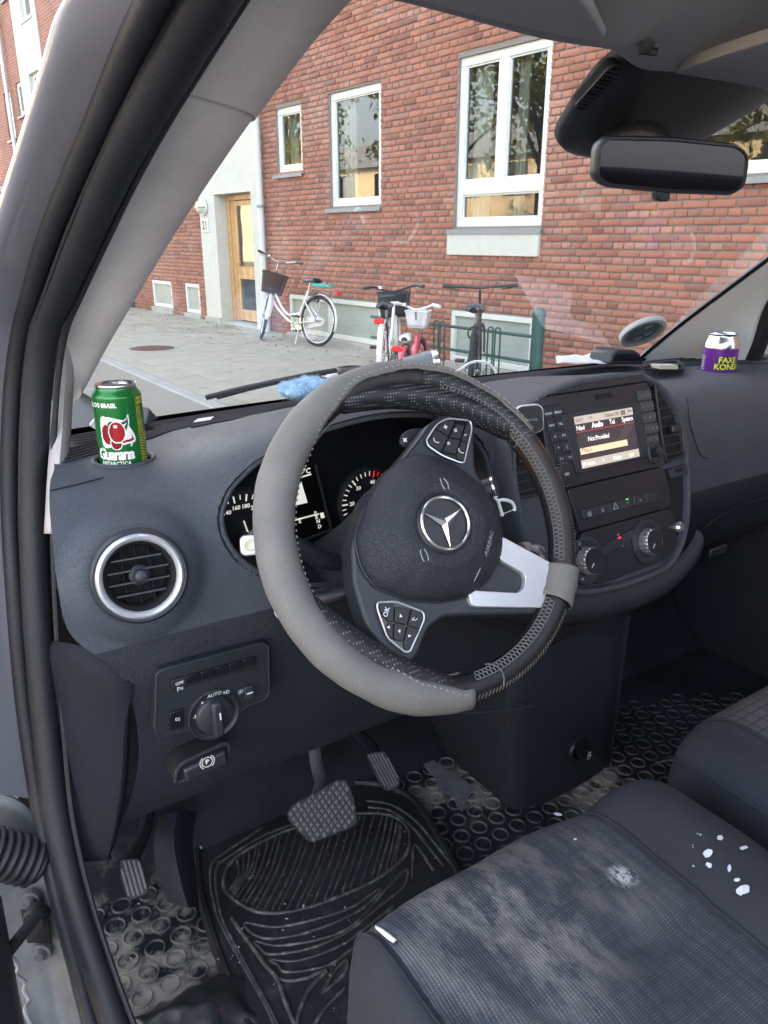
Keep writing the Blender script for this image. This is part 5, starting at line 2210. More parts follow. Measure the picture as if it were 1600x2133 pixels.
# keys left of the screen
keys = (('RADIO', -.1095, .050), ('MEDIA', -.091, .050), ('NAVI', -.107, .033), ('TEL', -.0895, .033), ('¤', -.104, .0165), ('SYS', -.0875, .0165), ('^', -.1015, .0), ('(', -.085, .0), ('|<<', -.098, -.0155), ('>>|', -.0825, -.0155))
for t_, a, b in keys:
    k_ = plate(rrect(.0150, .0135 if abs(b+.0155) > .001 else .010, .0015, 3, a, b), .004, .0083, 'key', M_SATIN, radio, px=False, r=0, bev=.0008)
    stext(t_, a, b, .0046 if len(t_) > 2 else .006, M_PRINT, k_, h=.0086, bold=.00005)
plate(rrect(.034, .0105, .001, 3, -.100, .0655), .004, .0075, 'blank_key', M_SATIN, radio, px=False, r=0)
M_KPAD = plastic('keypad_plastic', (.055, .062, .062), .45, 1500, .05, .0002)
# keypad right of the screen
for r_ in range(5):
    for c_ in range(3):
        a = .0835+.0105*c_+.0016*r_
        b = .0545-.0172*r_
        if r_ == 4:
            if c_ == 2:
                continue
            a = .0895+.0145*c_
        k_ = plate(rrect(.0097 if r_ < 4 else .0135, .0155 if r_ < 4 else .0125, .001, 2, a, b), .004, .0085+.0006*(c_ == 0), 'keypad_key', M_KPAD, radio, px=False, r=0, bev=.0007)
        stext(('1', '2', '3', '4', '5', '6', '7', '8', '9', '*', '0', '#', 'C', '<')[r_*3+c_ if r_ < 4 else 12+c_], a, b, .0058, M_PRINTD, k_, h=.0095, bold=0)
# round on/off knob and joystick
m = MB()
ok_ = sp(1180, 988, .016)
m.lathe([(.017, .004), (.0168, .012), (.0155, .0165), (.0135, .017), (0, .0168)], sq(*ok_), SN, 28)
ko = m.build('volume_knob', M_SMOOTH, radio, sharp=40)
stext('ON', *ok_, .0055, M_PRINT, ko, h=.0172)
for k in range(16):
    a = 2*PI*k/16
    MB().tube([sq(ok_[0]+.0168*math.cos(a), ok_[1]+.0168*math.sin(a), .006), sq(ok_[0]+.0162*math.cos(a), ok_[1]+.0162*math.sin(a), .0145)], .0007, 5).build('knurl', M_ALU, ko)
js = sp(1358, 943, .006)
m = MB()
m.prism(rrect(.022, .036, .0105, 6, *js), SO, SU, SV, SN, .004, .010)
jb = m.build('menu_joystick', M_SATIN, radio, bevel=.002)
m = MB()
m.lathe([(.0075, .009), (.007, .016), (.0085, .020), (.008, .0225), (0, .023)], sq(*js), SN, 20)
m.build('stick', M_SMOOTH, jb, sharp=50)
# hazard switch row
for k in range(6):
    a = -.062+.0275*k
    k_ = plate(rrect(.0265, .0145, .0015, 3, a+.001, -.1005), .001, .0068, 'rocker_switch', M_SATIN, swp, px=False, r=0, bev=.001)
    if k == 2:
        m = MB()
        m.prism([(a-.005, -.1045), (a+.007, -.1045), (a+.001, -.0945)], SO, SU, SV, SN, .0068, .0072)
        m.build('hazard_triangle', M_PRINTD, k_)
        m = MB()
        m.prism([(a-.0028, -.1033), (a+.0048, -.1033), (a+.001, -.0968)], SO, SU, SV, SN, .0071, .0075)
        m.build('hazard_triangle', M_SATIN, k_)
    elif 0 < k < 5 or k == 0:
        stext('@%!*='[k if k < 2 else k-0], a+.001, -.1012, .0085, M_PRINTD, k_, h=.0071)
    if k == 3:
        MB().fbox(sq(a, -.0945, .0066), SU, SV, SN, -.0025, .0025, -.0007, .0007, 0, .0008).build('green_lamp', M_GLOWG, k_)
# climate panel
k1, k2 = sp(1238, 1168, .018), sp(1365, 1128, .018)
for kk in (k1, k2):
    m = MB()
    m.lathe([(.0345, .0015), (.0345, .0045), (.033, .005), (.026, .0042), (.0215, .003)], sq(*kk), SN, 40)
    base = m.build('knob_surround', M_SATIN, clim, sharp=50)
    m = MB()
    N = 72
    prof_ = [(.0205, .003), (.0205, .0105), (.0195, .017), (.0182, .0185)]
    rows = []
    for r_, h in prof_:
        rows.append([sq(kk[0]+math.cos(2*PI*i/N)*(r_-(.0009 if (i//2) % 2 and h < .0175 else 0)), kk[1]+math.sin(2*PI*i/N)*(r_-(.0009 if (i//2) % 2 and h < .0175 else 0)), h) for i in range(N+1)])
    m.grid(rows)
    kb = m.build('heater_knob', M_CHR, clim, sharp=30)
    m = MB()
    m.lathe([(.0182, .0184), (.0165, .0186), (.016, .0178), (0, .0176)], sq(*kk), SN, 32)
    m.build('knob_cap', M_SMOOTH, kb, sharp=50)
    MB().fbox(sq(kk[0]-.004, kk[1]-.006, .0178), (SU*.7+SV*.7), (SV*.7-SU*.7), SN, -.004, .004, -.0005, .0005, 0, .0006).build('pointer', M_PRINT, kb)
for k, t_ in enumerate(('26', '24', '22', '20', '18')):
    a = R(110+k*32)
    stext(t_, k1[0]+.0285*math.cos(a), k1[1]+.0285*math.sin(a), .0055, M_PRINTD, clim, h=.0047)
for t_, a, b in (('w', -.006, -.143), ('v', .0, -.161), ('-', .03, -.17), ('m', .03, -.147)):
    stext(t_, a, b, .007, M_PRINTD, clim, h=.0032)
plate([(k1[0]+.03, k1[1]+.014), (k2[0]-.028, k2[1]+.026), (k2[0]-.030, k2[1]+.012), (k1[0]+.033, k1[1]-.001)], .001, .0052, 'button_strip', M_SATIN, clim, px=False, r=.003)
lo_ = sp(1291, 1120, .006)
MB().fbox(sq(*lo_, .0052), SU, SV, SN, -.0028, .0028, -.0011, .0011, 0, .0008).build('red_lamp', M_LRED, clim)
# side vents of the console
for side in (1, -1):
    if side == 1:
        vo_ = [sp(*p) for p in ((1364, 800), (1386, 812), (1415, 862), (1425, 925), (1425, 948), (1388, 962), (1380, 920), (1370, 850))]
    else:
        vo_ = [(-.136, .050), (-.155, .048), (-.178, .015), (-.184, -.03), (-.182, -.056), (-.140, -.058), (-.138, -.02)]
    vo_ = ccw(vo_)
    m = MB()
    m.prism(round_poly(vo_, .004, 3), SO, SU, SV, SN, -.03, -.0065)
    vv = m.build('side_vent', M_HOLE, con)
    MB().tube([sq(a, b, .0005) for a, b in round_poly(vo_, .004, 3)], .0022, 6, closed=True).build('vent_rim', M_SMOOTH, vv)
    b0, b1 = min(p[1] for p in vo_), max(p[1] for p in vo_)
    for k in range(8):
        b = b0+(b1-b0)*(k+.7)/8.4
        xs = []
        for i in range(len(vo_)):
            p, q = vo_[i-1], vo_[i]
            if (p[1]-b)*(q[1]-b) < 0:
                xs.append(p[0]+(q[0]-p[0])*(b-p[1])/(q[1]-p[1]))
        if len(xs) > 1:
            m = MB()
            m.fbox(sq(0, b, -.003), SU, SV, SN, min(xs), max(xs), -.0012, .0012, -.006, .003)
            m.build('slat', M_SMOOTH, vv)
    cx_ = sum(p[0] for p in vo_)/len(vo_)
    m = MB()
    m.fbox(sq(cx_+.006*side, -.005, .0), SU, SV, SN, -.009, .009, -.007, .007, -.003, .008)
    m.build('vent_tab', M_SMOOTH, vv, bevel=.003)
plate([(1391, 978), (1428, 966), (1431, 985), (1396, 998)], -.008, .003, 'vent_shutter', M_SATIN, con, r=.002)
plate([(1404, 978), (1418, 974), (1419, 981), (1405, 985)], .002, .005, 'thumbwheel', M_HOLE, con, r=.001, bev=0)
po = plate([(1395, 996), (1428, 985), (1431, 1040), (1426, 1100), (1404, 1136), (1398, 1090)], -.03, -.0060, 'side_pocket', M_HOLE, con, r=.006, bev=0)
m = MB()
q_ = sp(1408, 1098, .0)
m.lathe([(0, .012), (.006, .012), (.009, .008), (.008, -.006)], sq(*q_), SN, 16)
m.build('chrome_hook', M_CHR, con)
# lower lip and column down to the floor
m = MB()
rows = []
lipx = [(-.215, -.165), (-.17, -.20), (-.10, -.222), (.0, -.232), (.09, -.228), (.145, -.210), (.172, -.194), (.183, -.182)]
lip = cr([V((a, b, 0)) for a, b in lipx], 4)
for db, h in ((.010, -.004), (.002, .004), (-.010, .006), (-.022, .001), (-.032, -.012), (-.04, -.04), (-.03, -.10)):
    rows.append([sq(p.x*(1+db*-.3), p.y+db, h) for p in lip])
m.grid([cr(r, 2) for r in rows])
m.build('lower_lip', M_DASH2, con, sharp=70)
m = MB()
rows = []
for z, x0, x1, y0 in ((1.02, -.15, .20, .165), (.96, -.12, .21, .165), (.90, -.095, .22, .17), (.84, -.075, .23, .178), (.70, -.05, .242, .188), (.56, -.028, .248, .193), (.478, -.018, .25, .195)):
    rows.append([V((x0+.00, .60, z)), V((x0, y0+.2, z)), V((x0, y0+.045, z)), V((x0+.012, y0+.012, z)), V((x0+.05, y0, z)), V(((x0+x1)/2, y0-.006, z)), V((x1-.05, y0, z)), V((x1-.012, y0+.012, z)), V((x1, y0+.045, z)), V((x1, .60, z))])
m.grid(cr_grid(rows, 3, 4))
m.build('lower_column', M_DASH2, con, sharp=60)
# 12 V socket with its cover hanging open
sk = at(1203, 1562, Y=.182)
m = MB()
m.lathe([(.021, -.003), (.021, .003), (.019, .005), (.0155, .004), (.0145, -.012), (0, -.014)], sk, V((0, -1, .08)), 28)
so2 = m.build('power_socket', M_SMOOTH, con, sharp=50)
MB().lathe([(0, .004), (.016, .004), (.0175, .001), (.017, -.002)], sk+V((.001, -.010, .008)), V((-.35, -.8, .35)), 24).build('socket_cover', M_PIANO, so2, sharp=50)
m = MB()
put_text(m, '12V', .0125, lambda x, y: sk+V((.002+y*.25+x*.25, -.0225, -.004+x*.0+y)) if False else sk+V((.004-y, -.026, .002+x)), bold=.0002)
m.build('lettering', M_PRINT, so2, sharp=0)
MB().tube(cr([at(948, 1486, Y=.20), at(1000, 1484, Y=.18), at(1060, 1480, Y=.16), at(1110, 1470, Y=.15)], 5), .0014, 6).build('panel_joint', M_SATIN, con)

# passenger side joints on the dash skin
joint([on_dash(*p) for p in ((1432, 830), (1437, 880), (1447, 915), (1455, 940), (1467, 953), (1485, 955), (1520, 945), (1560, 935), (1615, 922), (1680, 905))])
joint([on_dash(*p) for p in ((1455, 1112), (1490, 1082), (1540, 1056), (1600, 1036), (1660, 1020))], r=.0011)
joint([on_dash(*p) for p in ((104, 1022), (140, 1014), (180, 1004), (215, 995))], r=.0008)
gh = on_dash(1492, 1147)
MB().box(gh+V((0, -.002, 0)), (.05, .008, .018)).build('glovebox_latch', M_SMOOTH, dash, bevel=.003)

# small dark corner cover and slot tray on the dash top
m = MB()
c0 = V((-.585, .335, dash_z(-.585, .335)))
a_, b_, d_ = at(310, 848, Y=.42), at(331, 872, Y=.41), at(305, 885, Y=.40)
m.add([a_, b_, d_, a_+V((-.02, .05, -.0)), b_+V((.0, .05, -.01)), d_+V((-.02, .05, -.01))], [(0, 1, 2), (3, 5, 4), (0, 3, 4, 1), (1, 4, 5, 2), (2, 5, 3, 0)])
m.build('corner_cover', M_SMOOTH, dash, bevel=.002)

# ================================================================== STEERING WHEEL
WC = V((-.38, 0, 1.195))
_el, _az = R(30), R(185)
WNN = V((math.cos(_el)*math.sin(_az), math.cos(_el)*math.cos(_az), math.sin(_el)))
WU = V((0, 0, 1)).cross(WNN).normalized()
WV = WNN.cross(WU)


def wq(u, v, h=0.0):
    return WC+WU*u+WV*v+WNN*h


def wpx(px, py, h=0.0):
    p = at(px, py, pl=(WC+WNN*h, WNN))-WC
    return p.dot(WU), p.dot(WV)


def k5(x, y, h=0.0):
    return wpx(740+x/3.3333, 840+y/3.3333, h)


def wpol(th, r, h=0.0):
    return wq(r*math.cos(R(th)), r*math.sin(R(th)), h)


M_LEA = plastic('black_leather', (.017, .016, .017), .30, 1100, .3, .0004, dirt=.04)
M_GREYC = plastic('grey_wheel_cover', (.20, .20, .195), .55, 1500, .35, .0006, dirt=.05)
_g = NG(M_GREYC)
_v = _g.n('TexVoronoi')
_v.inputs['Scale'].default_value = 520
_v.inputs['Randomness'].default_value = .15
_g.l(_g.co.outputs['Object'], _v.inputs['Vector'])
_d = _g.ramp(_v.outputs['Distance'], [(.22, (.76, .76, .76)), (.4, (1, 1, 1))])
_base = _g.ramp(_g.noise(16, 5, .6), [(.3, (.155, .153, .146)), (.7, (.205, .20, .19))])
_g.color(_g.mix(1.0, _base, _d, 'MULTIPLY'))
_g = NG(M_LEA)
_g.color(_g.mix(_g.ramp(_g.noise(14, 5, .65), [(.5, (0, 0, 0)), (.72, (.7, .7, .7))]), (.016, .016, .018), (.075, .036, .02)))  # brown patches: wear, with the rim's warm glints painted in
M_PERF = plastic('perforated_leather', (.016, .017, .020), .4, 1300, .2, .0004)
_g = NG(M_PERF)
_v = _g.n('TexVoronoi')
_v.inputs['Scale'].default_value = 270
_v.inputs['Randomness'].default_value = .05
_g.l(_g.co.outputs['Object'], _v.inputs['Vector'])
_g.color(_g.ramp(_v.outputs['Distance'], [(.20, (.22, .225, .235)), (.27, (.014, .015, .018))]))  # pale dots paint in the light caught by the perforations
M_THREAD = mat('pale_thread', (.15, .15, .148), .8)
M_THREADG = mat('grey_thread', (.33, .31, .28), .8)

whl = thing('steering_wheel', 'multifunction steering wheel with a torn grey slip-on cover over half of its rim', 'steering wheel', tuple(WC))
RR, rr = .178, .0165
m = MB()
m.tube([wpol(2.5*k, RR) for k in range(144)], rr, 18, closed=True, up=WNN)
rim = m.build('rim', M_LEA, whl, sharp=80)


def lerp_tab(tab, x):
    for (a, va), (b, vb) in zip(tab, tab[1:]):
        if a <= x <= b:
            t = (x-a)/(b-a)
            t = t*t*(3-2*t)
            return va+(vb-va)*t
    return tab[0][1] if x < tab[0][0] else tab[-1][1]


def sec(th, phi, r, R0=RR):
    q = R0+r*math.cos(R(phi))
    return wpol(th, q, r*math.sin(R(phi)))


# slip-on cover: open along its inner edge where it has slid outwards
P1 = [(30, 78), (75, 76), (105, 92), (125, 135), (145, 178), (215, 182), (235, 160), (250, 128), (268, 96)]
RC = [(30, .0182), (60, .0184), (100, .0190), (150, .0215), (200, .0212), (225, .0202), (245, .0222), (268, .0208)]
rows = []
rd = random.Random(3)
for k in range(121):
    th = 30+(268-30)*k/120
    p1 = lerp_tab(P1, th)+2.2*math.sin(th*.35)+1.2*math.sin(th*.9)
    r = lerp_tab(RC, th)*(1+.018*math.sin(th*.21)+.010*math.sin(th*.53+1))
    r *= 1.03 if k in (0, 120) else 1
    rows.append([sec(th, -170+(p1+170)*j/26, r, RR+.0012) for j in range(27)])
m = MB()
m.grid(rows)
cov = m.build('slip_cover', M_GREYC, whl, sharp=80, solid=.0018, label='grey textured slip-on cover, torn at both ends', flip=True)
# hem stitches beside the open edge
m = MB()
for k in range(100):
    th = 34+(264-34)*k/99
    p1 = lerp_tab(P1, th)-16
    r = lerp_tab(RC, th)+.0010
    a, b = sec(th-.45, p1+2, r, RR+.0012), sec(th+.45, p1-2, r, RR+.0012)
    m.tube([a, a.lerp(b, .5)+WNN*.0004, b], .0007, 5)
m.build('hem_stitch', M_THREADG, cov, kind='stuff')
m = MB()
rows = []
for k in range(15):
    th = -39+14*k/14
    r = .0198*(1+.02*math.sin(k))
    rows.append([sec(th, 10*j, r) for j in range(37)])
m.grid(rows)
m.build('cover_remnant', M_GREYC, whl, sharp=80, solid=.0015)


# thumb rests in perforated leather
def thumb(th0, th1, name='thumb_rest'):
    pts, rad = [], []
    for k in range(25):
        t = k/24
        th = th0+(th1-th0)*t
        e = math.sin(PI*t)**.6
        pts.append(wpol(th, RR-.021*e, -.002*e))
        rad.append(rr*(.9+.10*e))
    m = MB()
    m.tube(pts, rad, 16, up=WNN)
    return m.build(name, M_PERF, whl, sharp=80)


thumb(34, 116)
thumb(-166, -98)
# perforated leather on the rim itself near the upper spoke
m = MB()
m.grid([[sec(28+(80-28)*k/30, 75+(240-75)*j/16, rr+.0006) for j in range(17)] for k in range(31)])
m.build('perforated_panel', M_PERF, whl, sharp=80)
# braided lacing on the inner face
m = MB()
for a0, a1 in ((70, -24), (-42, -90)):
    n = int(abs(a1-a0)/1.75)
    for k in range(n):
        th = a0+(a1-a0)*k/n
        for s_, ph in ((0, 128), (1, 146)):
            t0 = th+(.9 if s_ else 0)
            lp2 = []
            for q in range(8):
                a = 2*PI*q/8
                lp2.append(sec(t0+1.05*math.cos(a), ph+11*math.sin(a), rr+.0008))
            m.tube(lp2, .00062, 4, closed=True)
m.build('braided_stitch', M_THREAD, rim, kind='stuff')
m = MB()
for k in range(40):
    th = 26-(26+24)*k/39
    c_ = sec(th, 62+6*math.sin(k*.8), rr+.0004)
    m.tube([c_-WNN*.0009, c_+WNN*.0009], .0007, 5)
for k in range(34):
    th = -42-48*k/33
    a, b = sec(th, 40, rr+.0005), sec(th+.5, 64, rr+.0008)
    m.tube([a, b], .0007, 5)
m.build('lacing_hole', mat('dark_thread', (.13, .115, .10), .8), rim, kind='stuff')
for th in (29.5, -80):
    MB().tube([sec(th+1.5*math.sin(j*.3), 60+10*j, rr+.0011) for j in range(13)], .0007, 5).build('cross_seam', M_THREAD, rim)

# backing plate with both key fields
bp = [(-.0415, .0622), (.0045, .0963), (.036, .1215), (.060, .131), (.0974, .127), (.0985, .112), (.0918, .0996), (.081, .060), (.092, .02), (.0887, -.0247), (.122, -.049), (.150, -.072), (.151, -.086), (.134, -.117), (.126, -.123), (.05, -.108), (-.008, -.0965), (-.030, -.105), (-.050, -.130), (-.0656, -.1385), (-.082, -.122), (-.1010, -.085), (-.1040, -.0405), (-.0955, .0), (-.075, .035)]
m = MB()
m.prism(round_poly(ccw(bp), .008, 3), WC, WU, WV, WNN, -.034, -.003)
m.build('spoke_plate', M_SATIN, whl, bevel=.004, seg=3)
# airbag cover
hubr = [(-180, .0905), (-162, .0935), (-151, .093), (-132, .0845), (-108, .079), (-89, .080), (-69, .0845), (-46, .0885), (-28, .091), (-7, .091), (7, .090), (22, .087), (41, .083), (63, .083), (82, .085), (98, .082), (115, .079), (137, .0775), (159, .080), (180, .0905)]
hr = lambda a: lerp_tab(hubr, a)
rows = []
NH = 96
for f, h in ((1.02, -.012), (1.015, .001), (.995, .0065), (.955, .0115), (.90, .0165), (.82, .0225), (.74, .0270), (.66, .0300), (.62, .0318), (.585, .0338), (.555, .0345), (.46, .0352), (.40, .0350), (.385, .0338), (.375, .0330)):
    row = []
    for k in range(NH+1):
        a = -180+360*k/NH
        r = hr(a)
        if f < .7:
            r = r*max(0, (f-.4)/.3)+.0862*(1-max(0, (f-.4)/.3))
        row.append(wpol(a, r*f, h))
    rows.append(row)
m = MB()
m.grid(rows)
hub = m.build('airbag_cover', M_DASH2, whl, sharp=60)
MB().tube([wpol(-180+360*k/NH, hr(-180+360*k/NH)*1.022, .0005) for k in range(NH)], .0010, 8, closed=True).build('cover_edge', M_SMOOTH, whl)
# emblem
emb = MB()
emb.lathe([(.0335, .0325), (.0315, .0345), (.0292, .0345)], WC, WNN, 48)
emb.build('emblem_seat', M_SMOOTH, hub, sharp=60)
MB().lathe([(.0295, .0335), (0, .0335)], WC, WNN, 40).build('emblem_disc', M_SMOOTH, hub, sharp=0)
MB().tube([wpol(5*k, .0285, .0365) for k in range(72)], .0017, 10, closed=True).build('emblem_ring', M_CHR, hub)
m = MB()
for th in (147, 27, -93):
    d_ = V((math.cos(R(th)), math.sin(R(th))))
    n_ = V((-d_.y, d_.x))
    tip, l_, r_ = d_*.0272, None, None
    b1_, b2_ = V((math.cos(R(th+60)), math.sin(R(th+60))))*.0052, V((math.cos(R(th-60)), math.sin(R(th-60))))*.0052
    o_ = wq(0, 0, .0405)
    m.add([o_, wq(b1_.x, b1_.y, .0352), wq(tip.x, tip.y, .0362), wq(b2_.x, b2_.y, .0352)], [(0, 2, 1), (0, 3, 2)])
m.build('emblem_star', M_CHR, hub, sharp=10)
# moulded lettering and horn marks
m = MB()
ca = k5(908, 980, .0235)
ang = R(57)


def on_hub(u, v):
    """height of the cover at u, v"""
    a = math.degrees(math.atan2(v, u))
    f = math.hypot(u, v)/hr(a)
    tb = [(.555, .0345), (.585, .0338), (.62, .0318), (.66, .03), (.74, .027), (.82, .0225), (.90, .0165), (.955, .0115), (1.0, .006)]
    return lerp_tab(tb, f) if f > .555 else .035


def hubtext(mb_, txt, u0, v0, size, ang_, **kw):
    def fn(x, y):
        u = u0+x*math.cos(ang_)-y*math.sin(ang_)
        v = v0+x*math.sin(ang_)+y*math.cos(ang_)
        return wq(u, v, on_hub(u, v)+.0006)
    put_text(mb_, txt, size, fn, **kw)


hubtext(m, 'AIRBAG', ca[0], ca[1], .0085, ang, shear=.1)
m.build('lettering', M_PRINTD, hub, sharp=0)
m = MB()
for x, y in ((605, 565), (465, 1060)):
    c_ = k5(x, y, .03)
    for s_ in (-1, 1):
        pts = []
        for q in range(5):
            t = (q-2)/2
            u, v = c_[0]+s_*.0022+s_*.0015*(1-t*t)-.003*t*.3, c_[1]+.0065*t
            pts.append(wq(u, v, on_hub(u, v)+.0003))
        m.tube(pts, .0005, 5)
c_ = k5(835, 1195, .02)
m.tube([wq(c_[0]-.004, c_[1]-.006, on_hub(c_[0]-.004, c_[1]-.006)+.0004), wq(c_[0]+.004, c_[1]+.006, on_hub(c_[0]+.004, c_[1]+.006)+.0004)], .0005, 5)
m.build('horn_mark', M_PRINTD, hub)
# silver spoke
spk = [(.080, -.0215), (.0895, -.0255), (.1515, -.0708), (.1525, -.083), (.1355, -.1125), (.124, -.1165), (.0250, -.0935), (.0255, -.0745), (.0505, -.0815), (.0905, -.0918), (.1005, -.0868), (.1050, -.0765), (.1035, -.071), (.0770, -.0505)]
m = MB()
m.prism(round_poly(ccw(spk), .006, 3), WC, WU, WV, WNN, -.012, .0045)
m.build('silver_spoke', M_ALU, whl, bevel=.0035, seg=3)
# key fields
M_KEY = plastic('soft_touch_key', (.018, .019, .022), .45, 1500, .05, .0002)


def field(pts, strip_, labels, name):
    po = round_poly(ccw([k5(*p) for p in pts]), .006, 4)
    m = MB()
    m.prism(po, WC, WU, WV, WNN, -.006, .0005)
    f_ = m.build(name, M_PIANO, whl)
    MB().tube([wq(a, b, .0012) for a, b in po], .0011, 6, closed=True).build('key_frame', M_ALU, f_)
    # keys: the middle strip and the two sides, each split in two
    S_ = [V((*k5(*p), 0)) for p in strip_]
    tl, tr, br, bl = S_
    for a, b in ((0, .485), (.515, 1)):
        q = [tl.lerp(bl, a), tr.lerp(br, a), tr.lerp(br, b), tl.lerp(bl, b)]
        m = MB()
        m.prism(round_poly(ccw([(p.x, p.y) for p in q]), .0015, 2), WC, WU, WV, WNN, .0002, .0032)
        m.build('key', M_KEY, f_, bevel=.0006)
    pi = inset(po, .0022)
    for side in (0, 1):
        e0, e1 = (tl, bl) if side == 0 else (tr, br)
        d_ = (e1-e0).normalized()
        n_ = V((d_.y, -d_.x, 0))
        if n_.dot((tr-tl) if side == 0 else (tl-tr)) > 0:
            n_ = -n_
        sp_ = [p for p in [V((*p, 0)) for p in pi] if (p-e0).dot(n_) > .0016]
        for hf in (0, 1):
            mid = e0.lerp(e1, .5)
            qq = [p for p in sp_ if ((p-mid).dot(d_) < -.0006 if hf == 0 else (p-mid).dot(d_) > .0006)]
            if len(qq) < 3:
                continue
            base_ = [e0+n_*.0016, mid-d_*.0006+n_*.0016] if hf == 0 else [mid+d_*.0006+n_*.0016, e1+n_*.0016]
            far = None
            # point on the outer edge level with the split
            best = min([V((*p, 0)) for p in pi if (V((*p, 0))-e0).dot(n_) > .0016], key=lambda p: abs((p-mid).dot(d_)))
            extra = [best-d_*((best-mid).dot(d_))+d_*(-.0006 if hf == 0 else .0006)]
            hull = qq+base_+extra
            c_ = sum(hull, V((0, 0, 0)))/len(hull)
            hull.sort(key=lambda p: math.atan2(p.y-c_.y, p.x-c_.x))
            m = MB()
            m.prism([(p.x, p.y) for p in hull], WC, WU, WV, WNN, .0002, .0028)
            m.build('key', M_KEY, f_, bevel=.0005)
    m = MB()
    for t_, x, y, sz in labels:
        c_ = k5(x, y, .0034)
        if t_ in '^v<>':
            a = {'^': 90, 'v': -90, '<': 180, '>': 0}[t_]
            m.add([wq(c_[0]+sz*math.cos(R(a+d)), c_[1]+sz*math.sin(R(a+d)), .0036) for d in (0, 130, 230)], [(0, 1, 2)])
        elif t_ == '~':
            pts = [wq(c_[0]+x_, c_[1]+y_, .0036) for x_, y_ in ((-.0022, .003), (-.0028, .0005), (-.0005, -.0022), (.0026, -.003))]
            m.tube(cr(pts, 3), [.0008]+[.00045]*8+[.0008], 5)
        else:
            put_text(m, t_, sz, lambda x_, y_: wq(c_[0]+x_*math.cos(ang if t_ == 'OK' else .1)-y_*math.sin(ang if t_ == 'OK' else .1), c_[1]+x_*math.sin(ang if t_ == 'OK' else .1)+y_*math.cos(ang if t_ == 'OK' else .1), .0036), bold=.0001)
    m.build('key_symbols', M_PRINT, f_, sharp=0)


field([(490, 262), (565, 145), (640, 107), (798, 122), (806, 180), (752, 415), (720, 412), (600, 365), (505, 300)], [(690, 148), (752, 160), (690, 360), (600, 338)],
      (('+', 628, 168, .011), ('¤', 697, 190, .008), ('-', 763, 215, .011), ('~', 562, 258, .008), ('*', 652, 290, .010), ('~', 735, 330, .008)), 'upper_key_field')
field([(150, 1382), (280, 1377), (470, 1450), (476, 1500), (378, 1722), (345, 1730), (222, 1632), (152, 1430)], [(272, 1412), (378, 1430), (322, 1658), (262, 1640)],
      (('OK', 217, 1450, .0075), ('^', 315, 1475, .0022), ('<-', 412, 1500, .008), ('<', 230, 1555, .0022), ('v', 307, 1583, .0022), ('>', 377, 1615, .0022)), 'lower_key_field')
# shift paddle behind the upper spoke
m = MB()
pd = [wpx(*p, -.03) for p in ((832, 925), (836, 905), (856, 893), (890, 893), (905, 905), (850, 935))]
m.prism(round_poly(ccw(pd), .005, 3), WC, WU, WV, WNN, -.034, -.029)
pdl = m.build('shift_paddle', M_SMOOTH, whl, bevel=.0015)
m = MB()
c_ = wpx(845, 917, -.028)
put_text(m, '+', .012, lambda x, y: wq(c_[0]+x*.8-y*.6, c_[1]+x*.6+y*.8, -.0285), bold=.0004)
m.build('paddle_mark', M_PRINT, pdl, sharp=0)

# ---- steering column with its stalks
clm = thing('steering_column', 'black steering column shroud with stalks behind the wheel', 'steering column', tuple(wq(0, 0, -.1)))
rows = []
for h, a, b, dv in ((-.030, .062, .060, 0), (-.036, .078, .072, -.004), (-.06, .080, .068, -.01), (-.12, .076, .062, -.012), (-.20, .072, .058, -.012), (-.28, .07, .056, -.012)):
    row = []
    for k in range(49):
        t = 2*PI*k/48
        c_, s_ = math.cos(t), math.sin(t)
        row.append(wq(a*abs(c_)**.75*(1 if c_ > 0 else -1), dv+b*abs(s_)**.75*(1 if s_ > 0 else -1), h))
    rows.append(row)
m = MB()
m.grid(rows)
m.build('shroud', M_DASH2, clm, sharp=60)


def stalk(path, r, name, capm=None, endpx=None):
    m = MB()
    m.tube(cr(path, 5), r, 12)
    return m.build(name, M_SMOOTH, clm, sharp=60)


e_ = at(520, 1136, Y=.075)
s_ = stalk([wq(-.06, .0, -.10), wq(-.09, -.005, -.09), e_+V((.03, .012, .002)), e_+V((.004, .004, 0))], .011, 'indicator_stalk')
fd = (CAM-e_).normalized()
u_ = V((0, 0, 1)).cross(fd).normalized()
v_ = fd.cross(u_)
for h0, h1, w_, mt, nm in ((-.010, .0, .0215, M_SMOOTH, 'end_collar'), (.0, .005, .0195, mat('pearl_white_plastic', (.72, .73, .70), .35), 'end_cap')):
    m = MB()
    m.prism(rrect(w_, w_*1.08, .006, 5), e_, u_, v_, fd, h0, h1)
    m.build(nm, mt, s_, bevel=.002)
MB().lathe([(0, .0052), (.0045, .0052), (.0055, .0058), (.0065, .0052)], e_, fd, 20).build('button_ring', mat('pale_button', (.62, .66, .5), .4), s_)
e_ = at(590, 1272, Y=.085)
s_ = stalk([wq(-.055, -.035, -.10), wq(-.08, -.045, -.085), e_+V((.02, .006, .0)), e_], .009, 'cruise_stalk')
MB().lathe([(.0, .004), (.008, .003), (.0105, -.002), (.0105, -.008), (.009, -.012)], e_, (CAM-e_).normalized(), 20).build('end_cap', mat('pearl_white_cap', (.72, .73, .70), .35), s_)
e_ = at(1035, 1012, Y=.03)
b_ = at(995, 1026, Y=.045)
s_ = stalk([wq(.06, .0, -.08), b_+V((-.05, .02, 0)), b_], .010, 'gear_stalk')
ax_ = (e_-b_).normalized()
m = MB()
m.tube([b_-ax_*.004, b_+ax_*.001, b_+ax_*.004, e_-ax_*.004, e_], [.0145, .0165, .0165, .0155, .014], 14, flat=.8)
m.build('gear_knob', M_SATIN, s_, bevel=.001)
